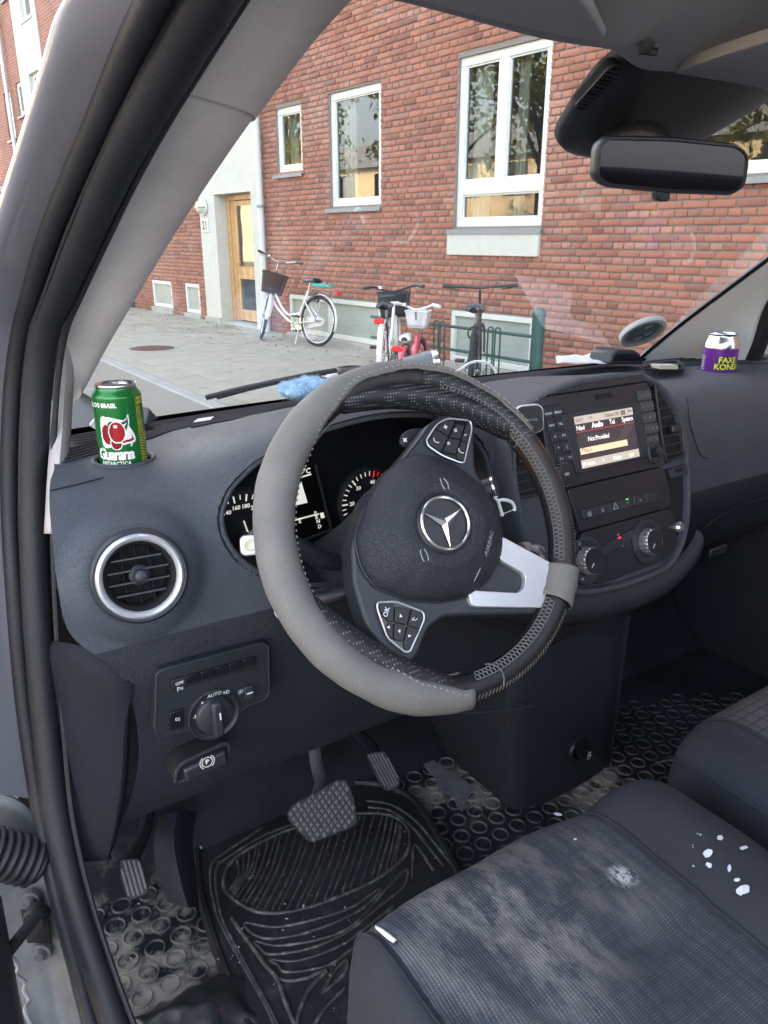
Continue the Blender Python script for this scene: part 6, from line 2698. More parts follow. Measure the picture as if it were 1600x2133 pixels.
for c_ in (b_+ax_*.002, e_-ax_*.003):
    m = MB()
    m.tube([c_-ax_*.0012, c_+ax_*.0012], .0172, 16, flat=.8)
    m.build('chrome_band', M_CHR, s_)

# ================================================================== FLOOR, PEDALS, SEATS
FZ = .49
M_FLOOR = mat('rubber_floor', (.015, .016, .02), .75, spec=.25)
_g = NG(M_FLOOR)
_ob = _g.co.outputs['Object']


def spot(g, c, r, ob=None):
    x = g.n('VectorMath', operation='DISTANCE')
    g.l(ob or g.co.outputs['Object'], x.inputs[0])
    x.inputs[1].default_value = c
    return g.ramp(g.math('DIVIDE', x.outputs['Value'], r), [(.15, (1, 1, 1)), (1, (0, 0, 0))])


def dirt_color(g, base, dust, spots, lo=.46, hi=.56, amt=1.0, scale=13):
    f = None
    for c, r in spots:
        s_ = spot(g, c, r)
        f = s_ if f is None else g.math('MAXIMUM', f, s_)
    n = g.ramp(g.noise(scale, 8, .68), [(lo, (0, 0, 0)), (hi, (1, 1, 1))])
    k = g.math('MULTIPLY', g.math('MULTIPLY', f, n), amt)
    base_c = g.ramp(g.noise(7, 6, .65), [(.35, tuple(x*.8 for x in base)), (.75, tuple(x*1.5+.008 for x in base))])
    fl = g.ramp(g.noise(240, 2, .6), [(.70, (0, 0, 0)), (.78, (.5, .5, .5))])
    base_c = g.mix(fl, base_c, (.2, .19, .17))
    return g.mix(k, base_c, dust), k


d1, d2, d3 = at(300, 2030, Z=FZ), at(950, 1650, Z=FZ), at(1250, 1640, Z=FZ)
c_, k_ = dirt_color(_g, (.009, .011, .016), (.36, .335, .295), [(tuple(d1), .24), (tuple(d2), .10), (tuple(d3), .12)])
_g.color(c_)
_g.bump(_g.noise(300, 4, .7), .3, .0015)
M_RING = mat('rubber_ring', (.035, .036, .040), .5)
_g = NG(M_RING)
c_, k_ = dirt_color(_g, (.026, .027, .031), (.26, .245, .22), [(tuple(d1), .22), (tuple(d2), .15), (tuple(d3), .16)], lo=.35, hi=.6)
_g.color(c_)
M_MAT = mat('rubber_mat', (.02, .0205, .023), .55)
_g = NG(M_MAT)
d4, d5 = at(640, 1960, Z=FZ), at(560, 2080, Z=FZ)
c_, k_ = dirt_color(_g, (.012, .0125, .016), (.16, .15, .14), [(tuple(d4), .25), (tuple(d5), .25)], lo=.5, hi=.75, amt=.35, scale=30)
_g.color(c_)
_g.bump(_g.noise(260, 4, .7), .3, .0012)
M_RIB = mat('rubber_rib', (.04, .04, .042), .5)
_g = NG(M_RIB)
_g.color(_g.ramp(_g.noise(60, 6, .7), [(.33, (.022, .022, .025)), (.55, (.075, .073, .07)), (.72, (.24, .23, .21))]))

flr = thing('cab_floor', 'black rubber cab floor with round studs and sandy dirt', 'floor covering', (-.3, 0, FZ))
m = MB()
m.grid([[V((-.79+1.6*i/40, -.95+1.35*j/34, FZ-.002)) for i in range(41)] for j in range(35)])
m.grid([[V((-.79+1.6*i/40, .40+.16*j/6, FZ-.002+.20*j/6*(j/6*.4+.6))) for i in range(41)] for j in range(7)])
m.build('floor_sheet', M_FLOOR, flr, sharp=60)
m = MB()
P = .041
for j in range(36):
    for i in range(40):
        x, y = -.775+i*P+(P/2 if j % 2 else 0), -.75+j*P*.866
        if y > .42 or x > .75 or (x > .24 and y > .24+.12*math.sin(x*5)):
            continue
        z = FZ if y < .40 else FZ+(y-.40)*.8
        ctr = V((x, y, z))
        sx, sy, _ = seen(ctr)
        if not (-100 < sx < 1700 and 1400 < sy < 2300):
            continue
        kk_ = random.uniform(.94, 1.05)
        hh_ = random.uniform(-.0006, .0003)
        m.lathe([(.0165*kk_, -.003), (.0158*kk_, .0+hh_), (.0150*kk_, .0012+hh_), (.0140*kk_, .0012+hh_), (.0132*kk_, .0+hh_), (.0125*kk_, -.002)], ctr+V((random.gauss(0, .0006), random.gauss(0, .0006), 0)), ZU, 18)
m.build('round_studs', M_RING, flr, sharp=60, kind='stuff')

# ---- the driver's rubber mat
ZM = .503
fm = thing('floor_mat', 'black ribbed rubber floor mat under the pedals', 'floor mat', tuple(at(640, 1850, Z=ZM)))
mo_ = [(407, 1690), (404, 1760), (407, 1849), (442, 1971), (507, 2133), (570, 2300), (900, 2300), (1010, 1910), (950, 1795), (897, 1700), (862, 1655), (800, 1628), (700, 1622), (560, 1640)]
mw = [at(a, b, Z=ZM) for a, b in mo_]
poly = round_poly(ccw([(p.x, p.y) for p in mw]), .05, 5)
o0 = V((0, 0, 0))
m = MB()
rows = []
for z, ins in ((FZ-.002, -.002), (ZM-.003, .0), (ZM+.004, .002), (ZM+.004, .008), (ZM-.001, .012)):
    pp = inset(poly, ins)
    rows.append([V((a, b, z)) for a, b in pp]+[V((*pp[0], z))])
m.grid(rows)
m.add(rows[-1][:-1], [tuple(range(len(rows[-1])-1))])
m.build('mat_sheet', M_MAT, fm, sharp=50)
q7 = lambda x, y: at(400+x/2.2857, 1480+y/2.2857, Z=ZM)


def rib(pts, r=.0028, closed=False, n=5):
    m = MB()
    m.tube(cr([q7(*p) for p in pts], n, closed), r, 6, closed=closed, flat=.7, up=ZU)
    return m.build('rib', M_RIB, fm, sharp=80)


oval = [(150, 830), (190, 715), (330, 625), (480, 560), (650, 510), (800, 488), (950, 500), (1030, 565), (1022, 680), (900, 790), (700, 885), (500, 950), (330, 962), (210, 905)]
rib(oval, .0034, True)
top = cr([V((*p, 0)) for p in [(205, 720), (330, 635), (480, 570), (650, 520), (800, 498), (950, 510), (1012, 570)]], 12)
bot = cr([V((*p, 0)) for p in [(175, 850), (215, 890), (330, 948), (500, 938), (700, 873), (900, 776), (1010, 672)]], 12)
for k in range(26):
    f = (k+.7)/26.5
    a, b = top[int(f*(len(top)-1))], bot[int(f*.97*(len(bot)-1))]
    mid = a.lerp(b, .5)+V((14-26*(f-.5), 0, 0))
    rib([tuple(a)[:2], tuple(mid)[:2], tuple(b)[:2]], .0021)
for l_ in ([(255, 1010), (400, 1030), (600, 990), (760, 935), (890, 850), (880, 880), (780, 962), (560, 1052), (380, 1085), (290, 1062)],
           [(300, 1098), (420, 1118), (640, 1080), (780, 1010), (920, 855), (1022, 757), (1010, 835), (900, 925), (740, 1052), (560, 1132), (375, 1160), (325, 1130)],
           [(375, 1185), (500, 1190), (700, 1122), (860, 1010), (960, 930), (880, 1040), (740, 1150), (640, 1215), (455, 1245), (412, 1212)]):
    rib(l_, .0026, True)
rib([(190, 985), (240, 1060), (300, 1140), (350, 1210), (405, 1275), (440, 1370), (478, 1465), (492, 1510), (500, 1600)], .0040)
rib([(405, 1275), (470, 1285), (560, 1268), (642, 1232), (565, 1320), (520, 1410), (495, 1500)], .0034)
rib([(620, 1345), (680, 1240), (740, 1185), (720, 1260), (620, 1345)], .003)
rib([(580, 1500), (640, 1410), (730, 1320)], .003)
rib([(1150, 760), (1062, 640), (1050, 800)], .003)
rib([(330, 560), (180, 660), (105, 715), (88, 780), (95, 870), (130, 1000), (260, 1240), (350, 1400), (420, 1560)], .0028)
rib([(480, 540), (330, 600), (200, 680), (125, 735), (112, 800), (120, 880), (152, 1010), (290, 1270), (382, 1440), (440, 1570)], .0028)
rib([(830, 428), (950, 448), (1060, 520), (1140, 610), (1235, 730)], .0028)
rib([(840, 460), (940, 475), (1040, 545), (1120, 640), (1200, 740)], .0028)
# grit on mat and floor
m = MB()
rd = random.Random(9)
for k in range(170):
    px, py = rd.uniform(240, 1000), rd.uniform(1640, 2130)
    p = at(px, py, Z=ZM+.002)
    r = rd.choice([.0006, .0008, .001, .0012, .0018])*(1.6 if k < 14 else 1)
    vs = [p+V((rd.gauss(0, 1), rd.gauss(0, 1), abs(rd.gauss(0, .5))))*r for _ in range(5)]
    m.add(vs, [(0, 1, 2), (0, 2, 3), (0, 3, 4), (1, 2, 3), (2, 3, 4), (0, 1, 4)])
m.build('grit', mat('pale_grit', (.42, .40, .37), .9), fm, sharp=0, kind='stuff')

# ---- pedals
M_PEDAL = speckled('worn_pedal_rubber', (.085, .085, .09), (.14, .138, .14), .55, 60, .3, .001)


def pedal(label, name, pix, o, n, t0, t1, pattern):
    t_ = thing(name, label, 'pedal', tuple(o))
    n = V(n).normalized()
    u = V((1, 0, 0))
    u = (u-n*u.dot(n)).normalized()
    v = n.cross(u)
    P_ = [at(*p, pl=(o, n))-o for p in pix]
    poly = round_poly(ccw([(p.dot(u), p.dot(v)) for p in P_]), .006, 3)
    m = MB()
    m.prism(poly, o, u, v, n, t0, t1)
    pd_ = m.build('pad', M_RUB, t_, bevel=.002)
    return t_, poly, u, v, n


def inside(poly, x, y):
    c = False
    for i in range(len(poly)):
        (x1, y1), (x2, y2) = poly[i-1], poly[i]
        if (y1 > y) != (y2 > y) and x < (x2-x1)*(y-y1)/(y2-y1)+x1:
            c = not c
    return c


o = at(672, 1688, Y=.235)
t_, poly, u, v, n = pedal('square brake pedal with a worn diamond tread', 'brake_pedal', ((597, 1692), (610, 1675), (700, 1624), (722, 1621), (738, 1658), (747, 1714), (735, 1724), (655, 1755), (640, 1750), (602, 1708)), o, (-.22, -.62, .75), -.014, .0, None)
m = MB()
pi = inset(poly, .004)
st_ = .0088
e1_, e2_ = (u*.9+v*.44).normalized(), (u*-.2+v*.98).normalized()
for i in range(-12, 13):
    for j in range(-12, 13):
        c_ = e1_*(i*st_)+e2_*(j*st_)
        if inside(pi, c_.dot(u), c_.dot(v)):
            h = st_*.42
            q = [o+c_+e1_*a*h+e2_*b*h for a, b in ((-1, -1), (1, -1), (1, 1), (-1, 1))]
            tq = [o+c_+e1_*a*h*.35+e2_*b*h*.35+n*.0028 for a, b in ((-1, -1), (1, -1), (1, 1), (-1, 1))]
            m.add(q+tq, [(0, 1, 5, 4), (1, 2, 6, 5), (2, 3, 7, 6), (3, 0, 4, 7), (4, 5, 6, 7)])
m.build('tread', M_PEDAL, t_, sharp=10, kind='stuff')
MB().tube(cr([o-n*.012+v*.02, at(668, 1628, Y=.31), at(658, 1585, Y=.36), at(650, 1500, Y=.42)], 4), .011, 10, flat=.6).build('arm', M_BARE, t_)
o = at(800, 1606, Y=.28)
t_, poly, u, v, n = pedal('narrow accelerator pedal with lengthwise ribs right of the brake', 'accelerator_pedal', ((762, 1569), (801, 1563), (815, 1585), (835, 1624), (831, 1640), (807, 1649), (793, 1636), (775, 1600)), o, (-.25, -.7, .67), -.008, .0, None)
ln = (at(820, 1640, pl=(o, n))-at(782, 1568, pl=(o, n))).normalized()
cr_ = n.cross(ln)
for i in range(-4, 5):
    c_ = cr_*(i*.0052)
    ts = [t*.002 for t in range(-40, 41) if inside(inset(poly, .003), (c_+ln*t*.002).dot(u), (c_+ln*t*.002).dot(v))]
    if len(ts) > 4:
        MB().tube([o+c_+ln*ts[0]+n*.0005, o+c_+ln*ts[-1]+n*.0005], .0016, 6).build('rib', M_PEDAL, t_)
MB().tube(cr([o-ln*.03-n*.006, at(772, 1552, Y=.36), at(745, 1525, Y=.42)], 4), .013, 10, flat=.5).build('arm', M_SATIN, t_)
M_PALEP = speckled('pale_pedal_rubber', (.12, .115, .11), (.17, .165, .155), .6, 60)
o = at(279, 1830, Y=.22)
t_, poly, u, v, n = pedal('small ribbed foot parking brake pedal at the far left under the dash', 'parking_brake_pedal', ((247, 1793), (254, 1788), (287, 1786), (295, 1792), (311, 1852), (306, 1864), (272, 1876), (263, 1870), (250, 1830)), o, (-.15, -.65, .74), -.012, .0, None)
ln = (at(290, 1868, pl=(o, n))-at(268, 1790, pl=(o, n))).normalized()
cr_ = n.cross(ln)
for i in range(-3, 4):
    c_ = cr_*(i*.0056)
    ts = [t*.002 for t in range(-30, 31) if inside(inset(poly, .003), (c_+ln*t*.002).dot(u), (c_+ln*t*.002).dot(v))]
    if len(ts) > 4:
        MB().tube([o+c_+ln*ts[0]+n*.0005, o+c_+ln*ts[-1]+n*.0005], .0018, 6).build('rib', M_PALEP, t_)
MB().tube(cr([o-n*.01-ln*.02, at(300, 1740, Y=.33), at(310, 1690, Y=.40)], 4), .010, 8).build('arm', M_SATIN, t_)
# kick panel and wiring cover at the left of the footwell
m = MB()
q = [[at(a, b, Y=y) for a, b, y in r] for r in ([(330, 1700, .40), (370, 1690, .38), (410, 1690, .42)], [(320, 1760, .36), (362, 1750, .33), (402, 1750, .38)], [(330, 1830, .33), (375, 1830, .29), (410, 1830, .33)], [(350, 1880, .30), (392, 1890, .26), (415, 1890, .30)])]
m.grid(cr_grid(q, 4, 4))
m.build('wiring_cover', M_DASH2, flr)

# ---- seats
M_SEATD = mat('dark_seat_cloth', (.03, .033, .042), .95)
_g = NG(M_SEATD)
_c = _g.ramp(_g.noise(6, 6, .65), [(.3, (.019, .022, .031)), (.75, (.036, .040, .051))])
_f = _g.ramp(_g.noise(600, 3, .7), [(.3, (.75, .75, .75)), (.7, (1.2, 1.2, 1.2))])
_g.color(_g.mix(.9, _c, _f, 'MULTIPLY'))
_g.bump(_g.noise(700, 3, .7), .35, .0012)
M_WOVEN = mat('woven_seat_cloth', (.10, .105, .12), .95)
_g = NG(M_WOVEN)
_sp = _g.n('SeparateXYZ')
_wob = _g.n('TexNoise')
_wob.inputs['Scale'].default_value = 9
_g.l(_g.co.outputs['Object'], _wob.inputs['Vector'])
_vv = _g.mix(.006, _g.co.outputs['Object'], _wob.outputs['Color'], 'ADD')
_g.l(_vv, _sp.inputs[0])


def threads(axis, freq, vary):
    s_ = _g.math('SINE', _g.math('MULTIPLY', _sp.outputs[axis], freq))
    l_ = _g.n('TexNoise')
    l_.noise_dimensions = '1D'
    l_.inputs['Scale'].default_value = vary
    l_.inputs['Detail'].default_value = 2
    _g.l(_sp.outputs[axis], l_.inputs['W'])
    return _g.math('MULTIPLY', _g.math('ADD', _g.math('MULTIPLY', s_, .5), .5), _g.ramp(l_.outputs['Fac'], [(.35, (.55, .55, .55)), (.65, (1, 1, 1))]))


# fine weave, darker warp bands and broken weft lines
tx, ty = threads('X', 2*PI/.0034, 120), threads('Y', 2*PI/.0031, 150)
weave = _g.math('ADD', _g.math('MULTIPLY', _g.math('MULTIPLY', tx, ty), .75), _g.math('MULTIPLY', tx, .3))


def bands(axis, pitch, width):
    f_ = _g.math('FRACT', _g.math('DIVIDE', _sp.outputs[axis], pitch))
    return _g.ramp(f_, [(0, (1, 1, 1)), (width, (0, 0, 0))])


bx1, by1 = bands('X', .0135, .17), bands('Y', .0168, .13)
tt = weave
col_ = _g.ramp(weave, [(.05, (.036, .042, .055)), (.5, (.072, .080, .100)), (.95, (.165, .175, .20))])
col_ = _g.mix(_g.math('MULTIPLY', bx1, .8), col_, (.035, .038, .046))
col_ = _g.mix(_g.math('MULTIPLY', by1, .62), col_, (.042, .045, .053))
col_ = _g.mix(.85, col_, _g.ramp(_g.noise(24, 6, .7), [(.3, (.72, .72, .72)), (.7, (1.25, 1.24, 1.22))]), 'MULTIPLY')
_mpd = _g.n('Mapping')
_mpd.inputs['Scale'].default_value = (2.2, .9, 1)
_g.l(_g.co.outputs['Object'], _mpd.inputs['Vector'])
_dn = _g.ramp(_g.noise(13, 9, .72, vec=_mpd.outputs[0]), [(.45, (0, 0, 0)), (.60, (1, 1, 1))])
sA, sB, sC = at(1010, 1880, Z=.853), at(1230, 1830, Z=.853), at(1150, 1980, Z=.85)
_dm = _g.math('MAXIMUM', _g.math('MAXIMUM', spot(_g, tuple(sA), .16), spot(_g, tuple(sC), .09)), _g.math('MULTIPLY', spot(_g, tuple(sB), .10), .6))
_k = _g.math('MULTIPLY', _g.math('MULTIPLY', _dm, _dn), .62)
col_ = _g.mix(_k, col_, (.30, .285, .27))
_ch = _g.math('MULTIPLY', spot(_g, tuple(at(1297, 1825, Z=.853)), .019), _g.ramp(_g.noise(75, 6, .75, vec=_mpd.outputs[0]), [(.46, (0, 0, 0)), (.54, (1, 1, 1))]))
col_ = _g.mix(_ch, col_, (.72, .72, .72))
_g.color(col_)
_g.bump(tt, .55, .0014)

ds = thing('driver_seat', "driver's seat cushion with stained woven centre, paint splashes and a torn front corner", 'car seat', (-.39, -.4, .5))


def seat_z(x, y, x0, x1, zt, yf, crown=.0):
    return 0


SXP = [(-.606, -.30), (-.612, -.12), (-.606, -.055), (-.594, -.016), (-.577, -.003), (-.560, .0), (-.545, -.003), (-.46, -.001), (-.39, .0), (-.31, -.001), (-.245, -.003), (-.228, .001), (-.190, .015), (-.150, .014), (-.122, -.002), (-.105, -.04), (-.102, -.12), (-.105, -.30)]
SYP = [(-.120, -.33), (-.112, -.20), (-.108, -.10), (-.112, -.050), (-.128, -.018), (-.155, -.003), (-.20, .0), (-.28, -.004), (-.38, -.012), (-.50, -.022), (-.62, -.032), (-.72, -.04)]
ZS = .856


def skew(x):
    return -.02*((x+.39)/.27)**2


g = []
for dy, dz in SYP:
    kf = max(0, min(1, (dy+.30)/.17))*.72
    tp = lambda x: x if x > -.55 else -.55+(x+.55)*(1-kf)
    g.append([V((tp(x) if dz > -.15 else tp(x)*.98-.008, dy+skew(x), ZS+dz+(zx if zx > -.1 or dz > -.1 else zx*.5))) for x, zx in SXP])
g = cr_grid(g, 5, 5)


def wrinkle(p):
    q = V(p)
    a = (q.x+.62)*.80+(q.y+.30)*.60
    w1 = -.016*math.exp(-((q.x+.50+.45*(q.y+.33))/.016)**2)*math.exp(-((q.y+.36)/.10)**2)
    w2 = -.013*math.exp(-((q.x+.455+.35*(q.y+.33))/.018)**2)*math.exp(-((q.y+.40)/.10)**2)
    w3 = .009*math.exp(-((q.x+.478+.40*(q.y+.33))/.016)**2)*math.exp(-((q.y+.38)/.10)**2)
    w4 = -.009*math.exp(-((q.y+.31+.25*(q.x+.30))/.018)**2)*math.exp(-((q.x+.30)/.08)**2)
    w5 = .0032*math.sin(q.x*38+q.y*15)*math.sin(q.y*27+1)
    return q+V((0, 0, w1+w2+w3+w4+w5))


m = MB()
m.grid([[wrinkle(p) for p in r] for r in g])
m.build('cushion', M_SEATD, ds, sharp=80)
# woven centre laid 2.5 mm proud, its left front corner lifted
ins = []
IX = [-.552+(-.240+.552)*k/40 for k in range(41)]


def top_at(x, y):
    zx = V((0, 0, 0))
    prof_ = cr([V((a, b, 0)) for a, b in SXP], 10)
    zz = min(prof_, key=lambda p: abs(p.x-x)+(10 if p.y < -.1 else 0)).y
    return zz


PX = cr([V((a, b, 0)) for a, b in SXP[3:15]], 12)
PY = cr([V((a, b, 0)) for a, b in SYP], 12)
zx_of = [min(PX, key=lambda p: abs(p.x-x)).y for x in IX]
rows = []
for p in PY[12*2+4:12*11:2]:
    row = []
    for x, zx in zip(IX, zx_of):
        k = (x-IX[0])/(IX[-1]-IX[0])
        edge = min(1, min(k, 1-k)*22)
        q = wrinkle(V((x, p.x+skew(x), ZS+p.y+zx)))
        nn = V((0, .35, .93)) if p.y > -.03 else V((0, .95, .3))
        q = q+nn*(.0032*edge-.001)
        row.append(q)
    rows.append(row)
m = MB()
m.grid(rows)
m.build('woven_centre', M_WOVEN, ds, sharp=80)
# seam piping along the right of the woven centre and stitches
for x_, nm in ((-.238, 'seam'), (-.555, 'seam')):
    pts = []
    for p in PY[12*2+4:12*11:3]:
        zz = min(PX, key=lambda a: abs(a.x-x_)).y
        pts.append(wrinkle(V((x_, p.x+skew(x_), ZS+p.y+zz)))+V((0, 0, .001)))
    MB().tube(pts, .0018, 6).build(nm, M_SEATD, ds)
# torn white lining at the corner
m = MB()
ta = [at(785, 1936, Z=.842), at(800, 1944, Z=.845), at(815, 1955, Z=.848), at(828, 1966, Z=.85), at(822, 1972, Z=.846), at(808, 1962, Z=.844), at(795, 1950, Z=.84), at(786, 1942, Z=.838)]
m.add([p+V((-.003, -.004, .011)) for p in ta], [tuple(range(8))])
m.build('torn_lining', mat('white_lining', (.62, .62, .64), .9), ds, solid=.002, sharp=0)
# paint splashes on the right bolster
M_SPLASH = mat('dried_white_paint', (.62, .66, .72), .6)
PXall = cr([V((a, b, 0)) for a, b in SXP[9:17]], 12)


def on_seat(px, py):
    best = None
    for k in range(80):
        p = at(px, py, Z=.90-.1*k/79)
        zz = min(PXall, key=lambda a: abs(a.x-p.x)).y
        yy = min(PY[30:], key=lambda a: abs(a.x+skew(p.x)-p.y)).y
        if p.z <= ZS+zz+yy:
            return p
    return p


rd = random.Random(5)
for px, py, rx, ry in ((1474, 1779, 11, 8), (1476, 1804, 8, 5), (1548, 1855, 12, 13), (1535, 1835, 6, 5), (1519, 1811, 5, 7), (1500, 1747, 8, 5), (1549, 1768, 9, 4), (1453, 1741, 7, 3), (1358, 1699, 9, 4), (1162, 1698, 9, 3), (1440, 1765, 4, 5), (1198, 1750, 4, 2), (1444, 1806, 3, 2), (1380, 1748, 4, 2)):
    N = 16
    pts = []
    for k in range(N):
        a = 2*PI*k/N
        f = rd.uniform(.8, 1.12)*(1+.22*math.sin(2*a+px))
        pts.append(on_seat(px+rx*math.cos(a)*f, py+ry*math.sin(a)*f)+V((0, 0, .0015)))
    m = MB()
    m.add(pts, [tuple(range(N))])
    m.build('paint_splash', M_SPLASH, ds, sharp=0)

ps = thing('passenger_seat', 'front passenger seat with dark cloth edge and faint check centre beside the console', 'car seat', (.35, -.4, .5))
x0 = at(1400, 1560, Z=.84).x
SXQ = [(x0+.005, -.26), (x0-.004, -.15), (x0-.004, -.06), (x0+.006, -.022), (x0+.035, -.004), (x0+.08, -.002), (x0+.12, .0), (x0+.3, .003), (x0+.5, .0), (x0+.60, -.01), (x0+.64, -.06), (x0+.64, -.26)]
SYQ = [(-.100, -.26), (-.088, -.15), (-.085, -.07), (-.095, -.028), (-.125, -.006), (-.17, .0), (-.3, -.004), (-.5, -.015), (-.70, -.03)]
g = []
for dy, dz in SYQ:
    g.append([V((x, dy-.03*max(0, .06-(x-x0))/.06, .862+min(dz, 0)+(zx if dz > -.08 else zx*.9 if zx < -.1 else 0)*(1 if dz > -.1 else 0))) for x, zx in SXQ])
for r in g:
    for i, p in enumerate(r):
        p.z = max(p.z, .585)
m = MB()
m.grid(cr_grid(g, 5, 5))
m.build('cushion', M_SEATD, ps, sharp=80)
gi = []
PQX = cr([V((a, b, 0)) for a, b in SXQ[4:9]], 10)
PQY = cr([V((a, b, 0)) for a, b in SYQ[3:]], 10)
m = MB()
M_CHECK = mat('check_seat_cloth', (.08, .08, .088), .95)
_g = NG(M_CHECK)
_bt = _g.n('TexBrick')
_bt.offset = 0
_bt.inputs['Scale'].default_value = 1
_bt.inputs['Brick Width'].default_value = .022
_bt.inputs['Row Height'].default_value = .016
_bt.inputs['Mortar Size'].default_value = .0012
_bt.inputs['Color1'].default_value = (.075, .073, .078, 1)
_bt.inputs['Color2'].default_value = (.095, .09, .092, 1)
_bt.inputs['Mortar'].default_value = (.035, .036, .042, 1)
_g.l(_g.co.outputs['Object'], _bt.inputs['Vector'])
_g.color(_g.mix(_g.ramp(_g.noise(5, 5, .6), [(.5, (0, 0, 0)), (.8, (.5, .5, .5))]), _bt.outputs['Color'], (.16, .135, .12)))
_g.bump(_g.noise(700, 3, .7), .4, .001)
xa = x0+.095
m.grid([[V((p.x, q.x, .862+p.y+q.y+.003)) for p in PQX if p.x > xa] for q in PQY])
m.build('woven_centre', M_CHECK, ps, sharp=80)
m = MB()
m.tube([V((x0+.0, q.x, .862+q.y-.030)) for q in PQY], .0016, 6)
m.tube([V((xa, q.x, .862+q.y+.0015)) for q in PQY], .0016, 6)
m.build("seam", M_SEATD, ps, kind="stuff")
m = MB()
g = [[V((x0+.02+.6*i/10, -.62-.16*(z-.8)-.05*math.sin(PI*i/10), z)) for i in range(11)] for z in (.80, .9, 1.1, 1.3, 1.45, 1.50)]
m.grid(g)
m.build('backrest', M_SEATD, ps, solid=.07, bevel=.022, seg=3)

m = MB()
g = [[V((-.39+.24*math.sin(PI*(i-5)/10.5)*(1-.25*max(0, (z-1.2)/.3)**2), -.80-.20*(z-.85)-.05*math.sin(PI*i/10)+.03*abs(i-5)/5, z)) for i in range(11)] for z in (.80, .95, 1.15, 1.32, 1.42, 1.47)]
m.grid(g)
m.build('backrest', M_SEATD, ds, solid=.07, bevel=.022, seg=3)  # unseen driver's backrest, added to block light from behind

pb = at(420, 2115, Z=FZ+.01)
pg = thing('plastic_bag', 'crumpled dark glossy plastic bag on the studded floor by the door sill', 'plastic bag', tuple(pb))
rd = random.Random(21)
rows = []
for j in range(8):
    rows.append([V((pb.x-.075+.15*i/9+rd.uniform(-.006, .006), pb.y+.05-.11*j/7+rd.uniform(-.006, .006), FZ+.004+(.028*math.sin(PI*i/9)*math.sin(PI*j/7)+rd.uniform(0, .008))*(1 if 0 < i < 9 and 0 < j < 7 else .2))) for i in range(10)])
m = MB()
m.grid(cr_grid(rows, 2, 2))
m.build('film', mat('dark_plastic_film', (.03, .03, .033), .3, spec=.5), pg, sharp=60, solid=.0006)

wpq = [(880, 1590), (905, 1583), (930, 1600), (962, 1620), (990, 1645), (975, 1668), (960, 1692), (950, 1680), (944, 1662), (930, 1652), (915, 1640), (908, 1622), (893, 1612)]
m = MB()
m.add([at(a+random.uniform(-3, 3), b+random.uniform(-3, 3), Z=FZ+.0022) for a, b in wpq], [tuple(range(len(wpq)))])
m.build('dried_splash', speckled('dried_grey_splash', (.09, .095, .105), (.17, .175, .185), .8, 40, .3, .001), flr, sharp=0)

# ================================================================== THINGS ON THE DASH
TOW = lambda p: V((CAM.x-p.x, CAM.y-p.y, 0)).normalized()


def can(label, p, h, r, neck, bands, rows_, dth, name='drink_can'):
    """aluminium can at base point p. bands: fn(theta_deg, z)->material index; theta 0 faces the camera side, + to the right"""
    t_ = thing(name, label, 'drink can', tuple(p))
    to = TOW(p)
    ri = V((-to.y, to.x, 0))

    def cp(th, z, rad):
        return p+(to*math.cos(R(th))+ri*math.sin(R(th)))*rad+ZU*z
    return t_, cp


M_CANG = mat('green_can', (.012, .17, .032), .22, metal=.35, coat=.4)
M_CANR = mat('red_print', (.38, .012, .018), .25, metal=.2, coat=.3)
M_CAND = mat('dark_red_print', (.22, .008, .015), .25, metal=.2, coat=.3)
M_CANW = mat('white_print', (.78, .78, .76), .3)
M_CANY = mat('yellow_print', (.55, .42, .03), .35)
M_CANK = mat('can_dark_green', (.008, .075, .022), .25, metal=.3)
M_CANA = mat('can_aluminium', (.72, .73, .74), .22, 1.0)
M_CANP = mat('purple_can', (.16, .035, .34), .28, metal=.25, coat=.3)
M_CANL = mat('lime_print', (.68, .78, .05), .4)
M_CANB = mat('black_print', (.012, .012, .014), .4)

# --- green can in the left cup hole
cpos = V((CH[0]+.001, CH[1]+.004, ch.z-.024))
t_, cp = can('green soft drink can with a red fruit emblem standing in the left cup hole', cpos, .122, .0325, None, None, None, 0)
RB = .0278
H0, H1 = .004, .1115      # printed wall


def pip(poly):
    return lambda x, y: inside(poly, x, y)


def smooth(pts, n=6):
    return [(p.x, p.y) for p in cr([V((*p, 0)) for p in pts], n, True)]


# emblem outlines in millimetres: x along the wall (0 = towards the viewer), y up from the can base
tri_o = smooth([(-27, 73), (-16, 76.5), (-2, 73.5), (7, 72), (11.5, 79), (12.5, 71), (11.5, 64), (16, 56), (19.2, 47), (17, 42), (8, 40.5), (-6, 39.5), (-27, 38)], 5)
tri_r = smooth([(-26, 44), (-8, 42.2), (7, 43), (15.5, 44.5), (15.8, 48), (12.5, 55), (10.2, 62), (12.0, 56), (13.8, 49.5), (12, 47), (4, 45.8), (-8, 45.5), (-26, 47)], 3)
leaf_o = smooth([(-17, 66), (-13, 71), (-6, 70.5), (2, 69.5), (8, 72), (10.5, 75.5), (10.8, 69), (8, 60), (4, 57), (-6, 64)], 4)
leaf_h = smooth([(-13, 67), (-4, 67.4), (4, 66), (8.5, 69), (6, 64.5), (0, 62.5), (-8, 64)], 3)
circ = lambda cx, cy, rx, ry: (lambda x, y: ((x-cx)/rx)**2+((y-cy)/ry)**2 < 1)
fruit_o, fruit = circ(-5.2, 56.5, 11.6, 14.6), circ(-5.2, 56.7, 10.3, 13.2)
glint = circ(-6.6, 64.3, 2.6, 2.0)
f2o, f2 = circ(-18, 54, 10.5, 14.5), circ(-18, 54, 9.3, 13.2)
f3o, f3 = circ(-7.5, 42, 8.2, 8.8), circ(-7.5, 42, 7.0, 7.6)
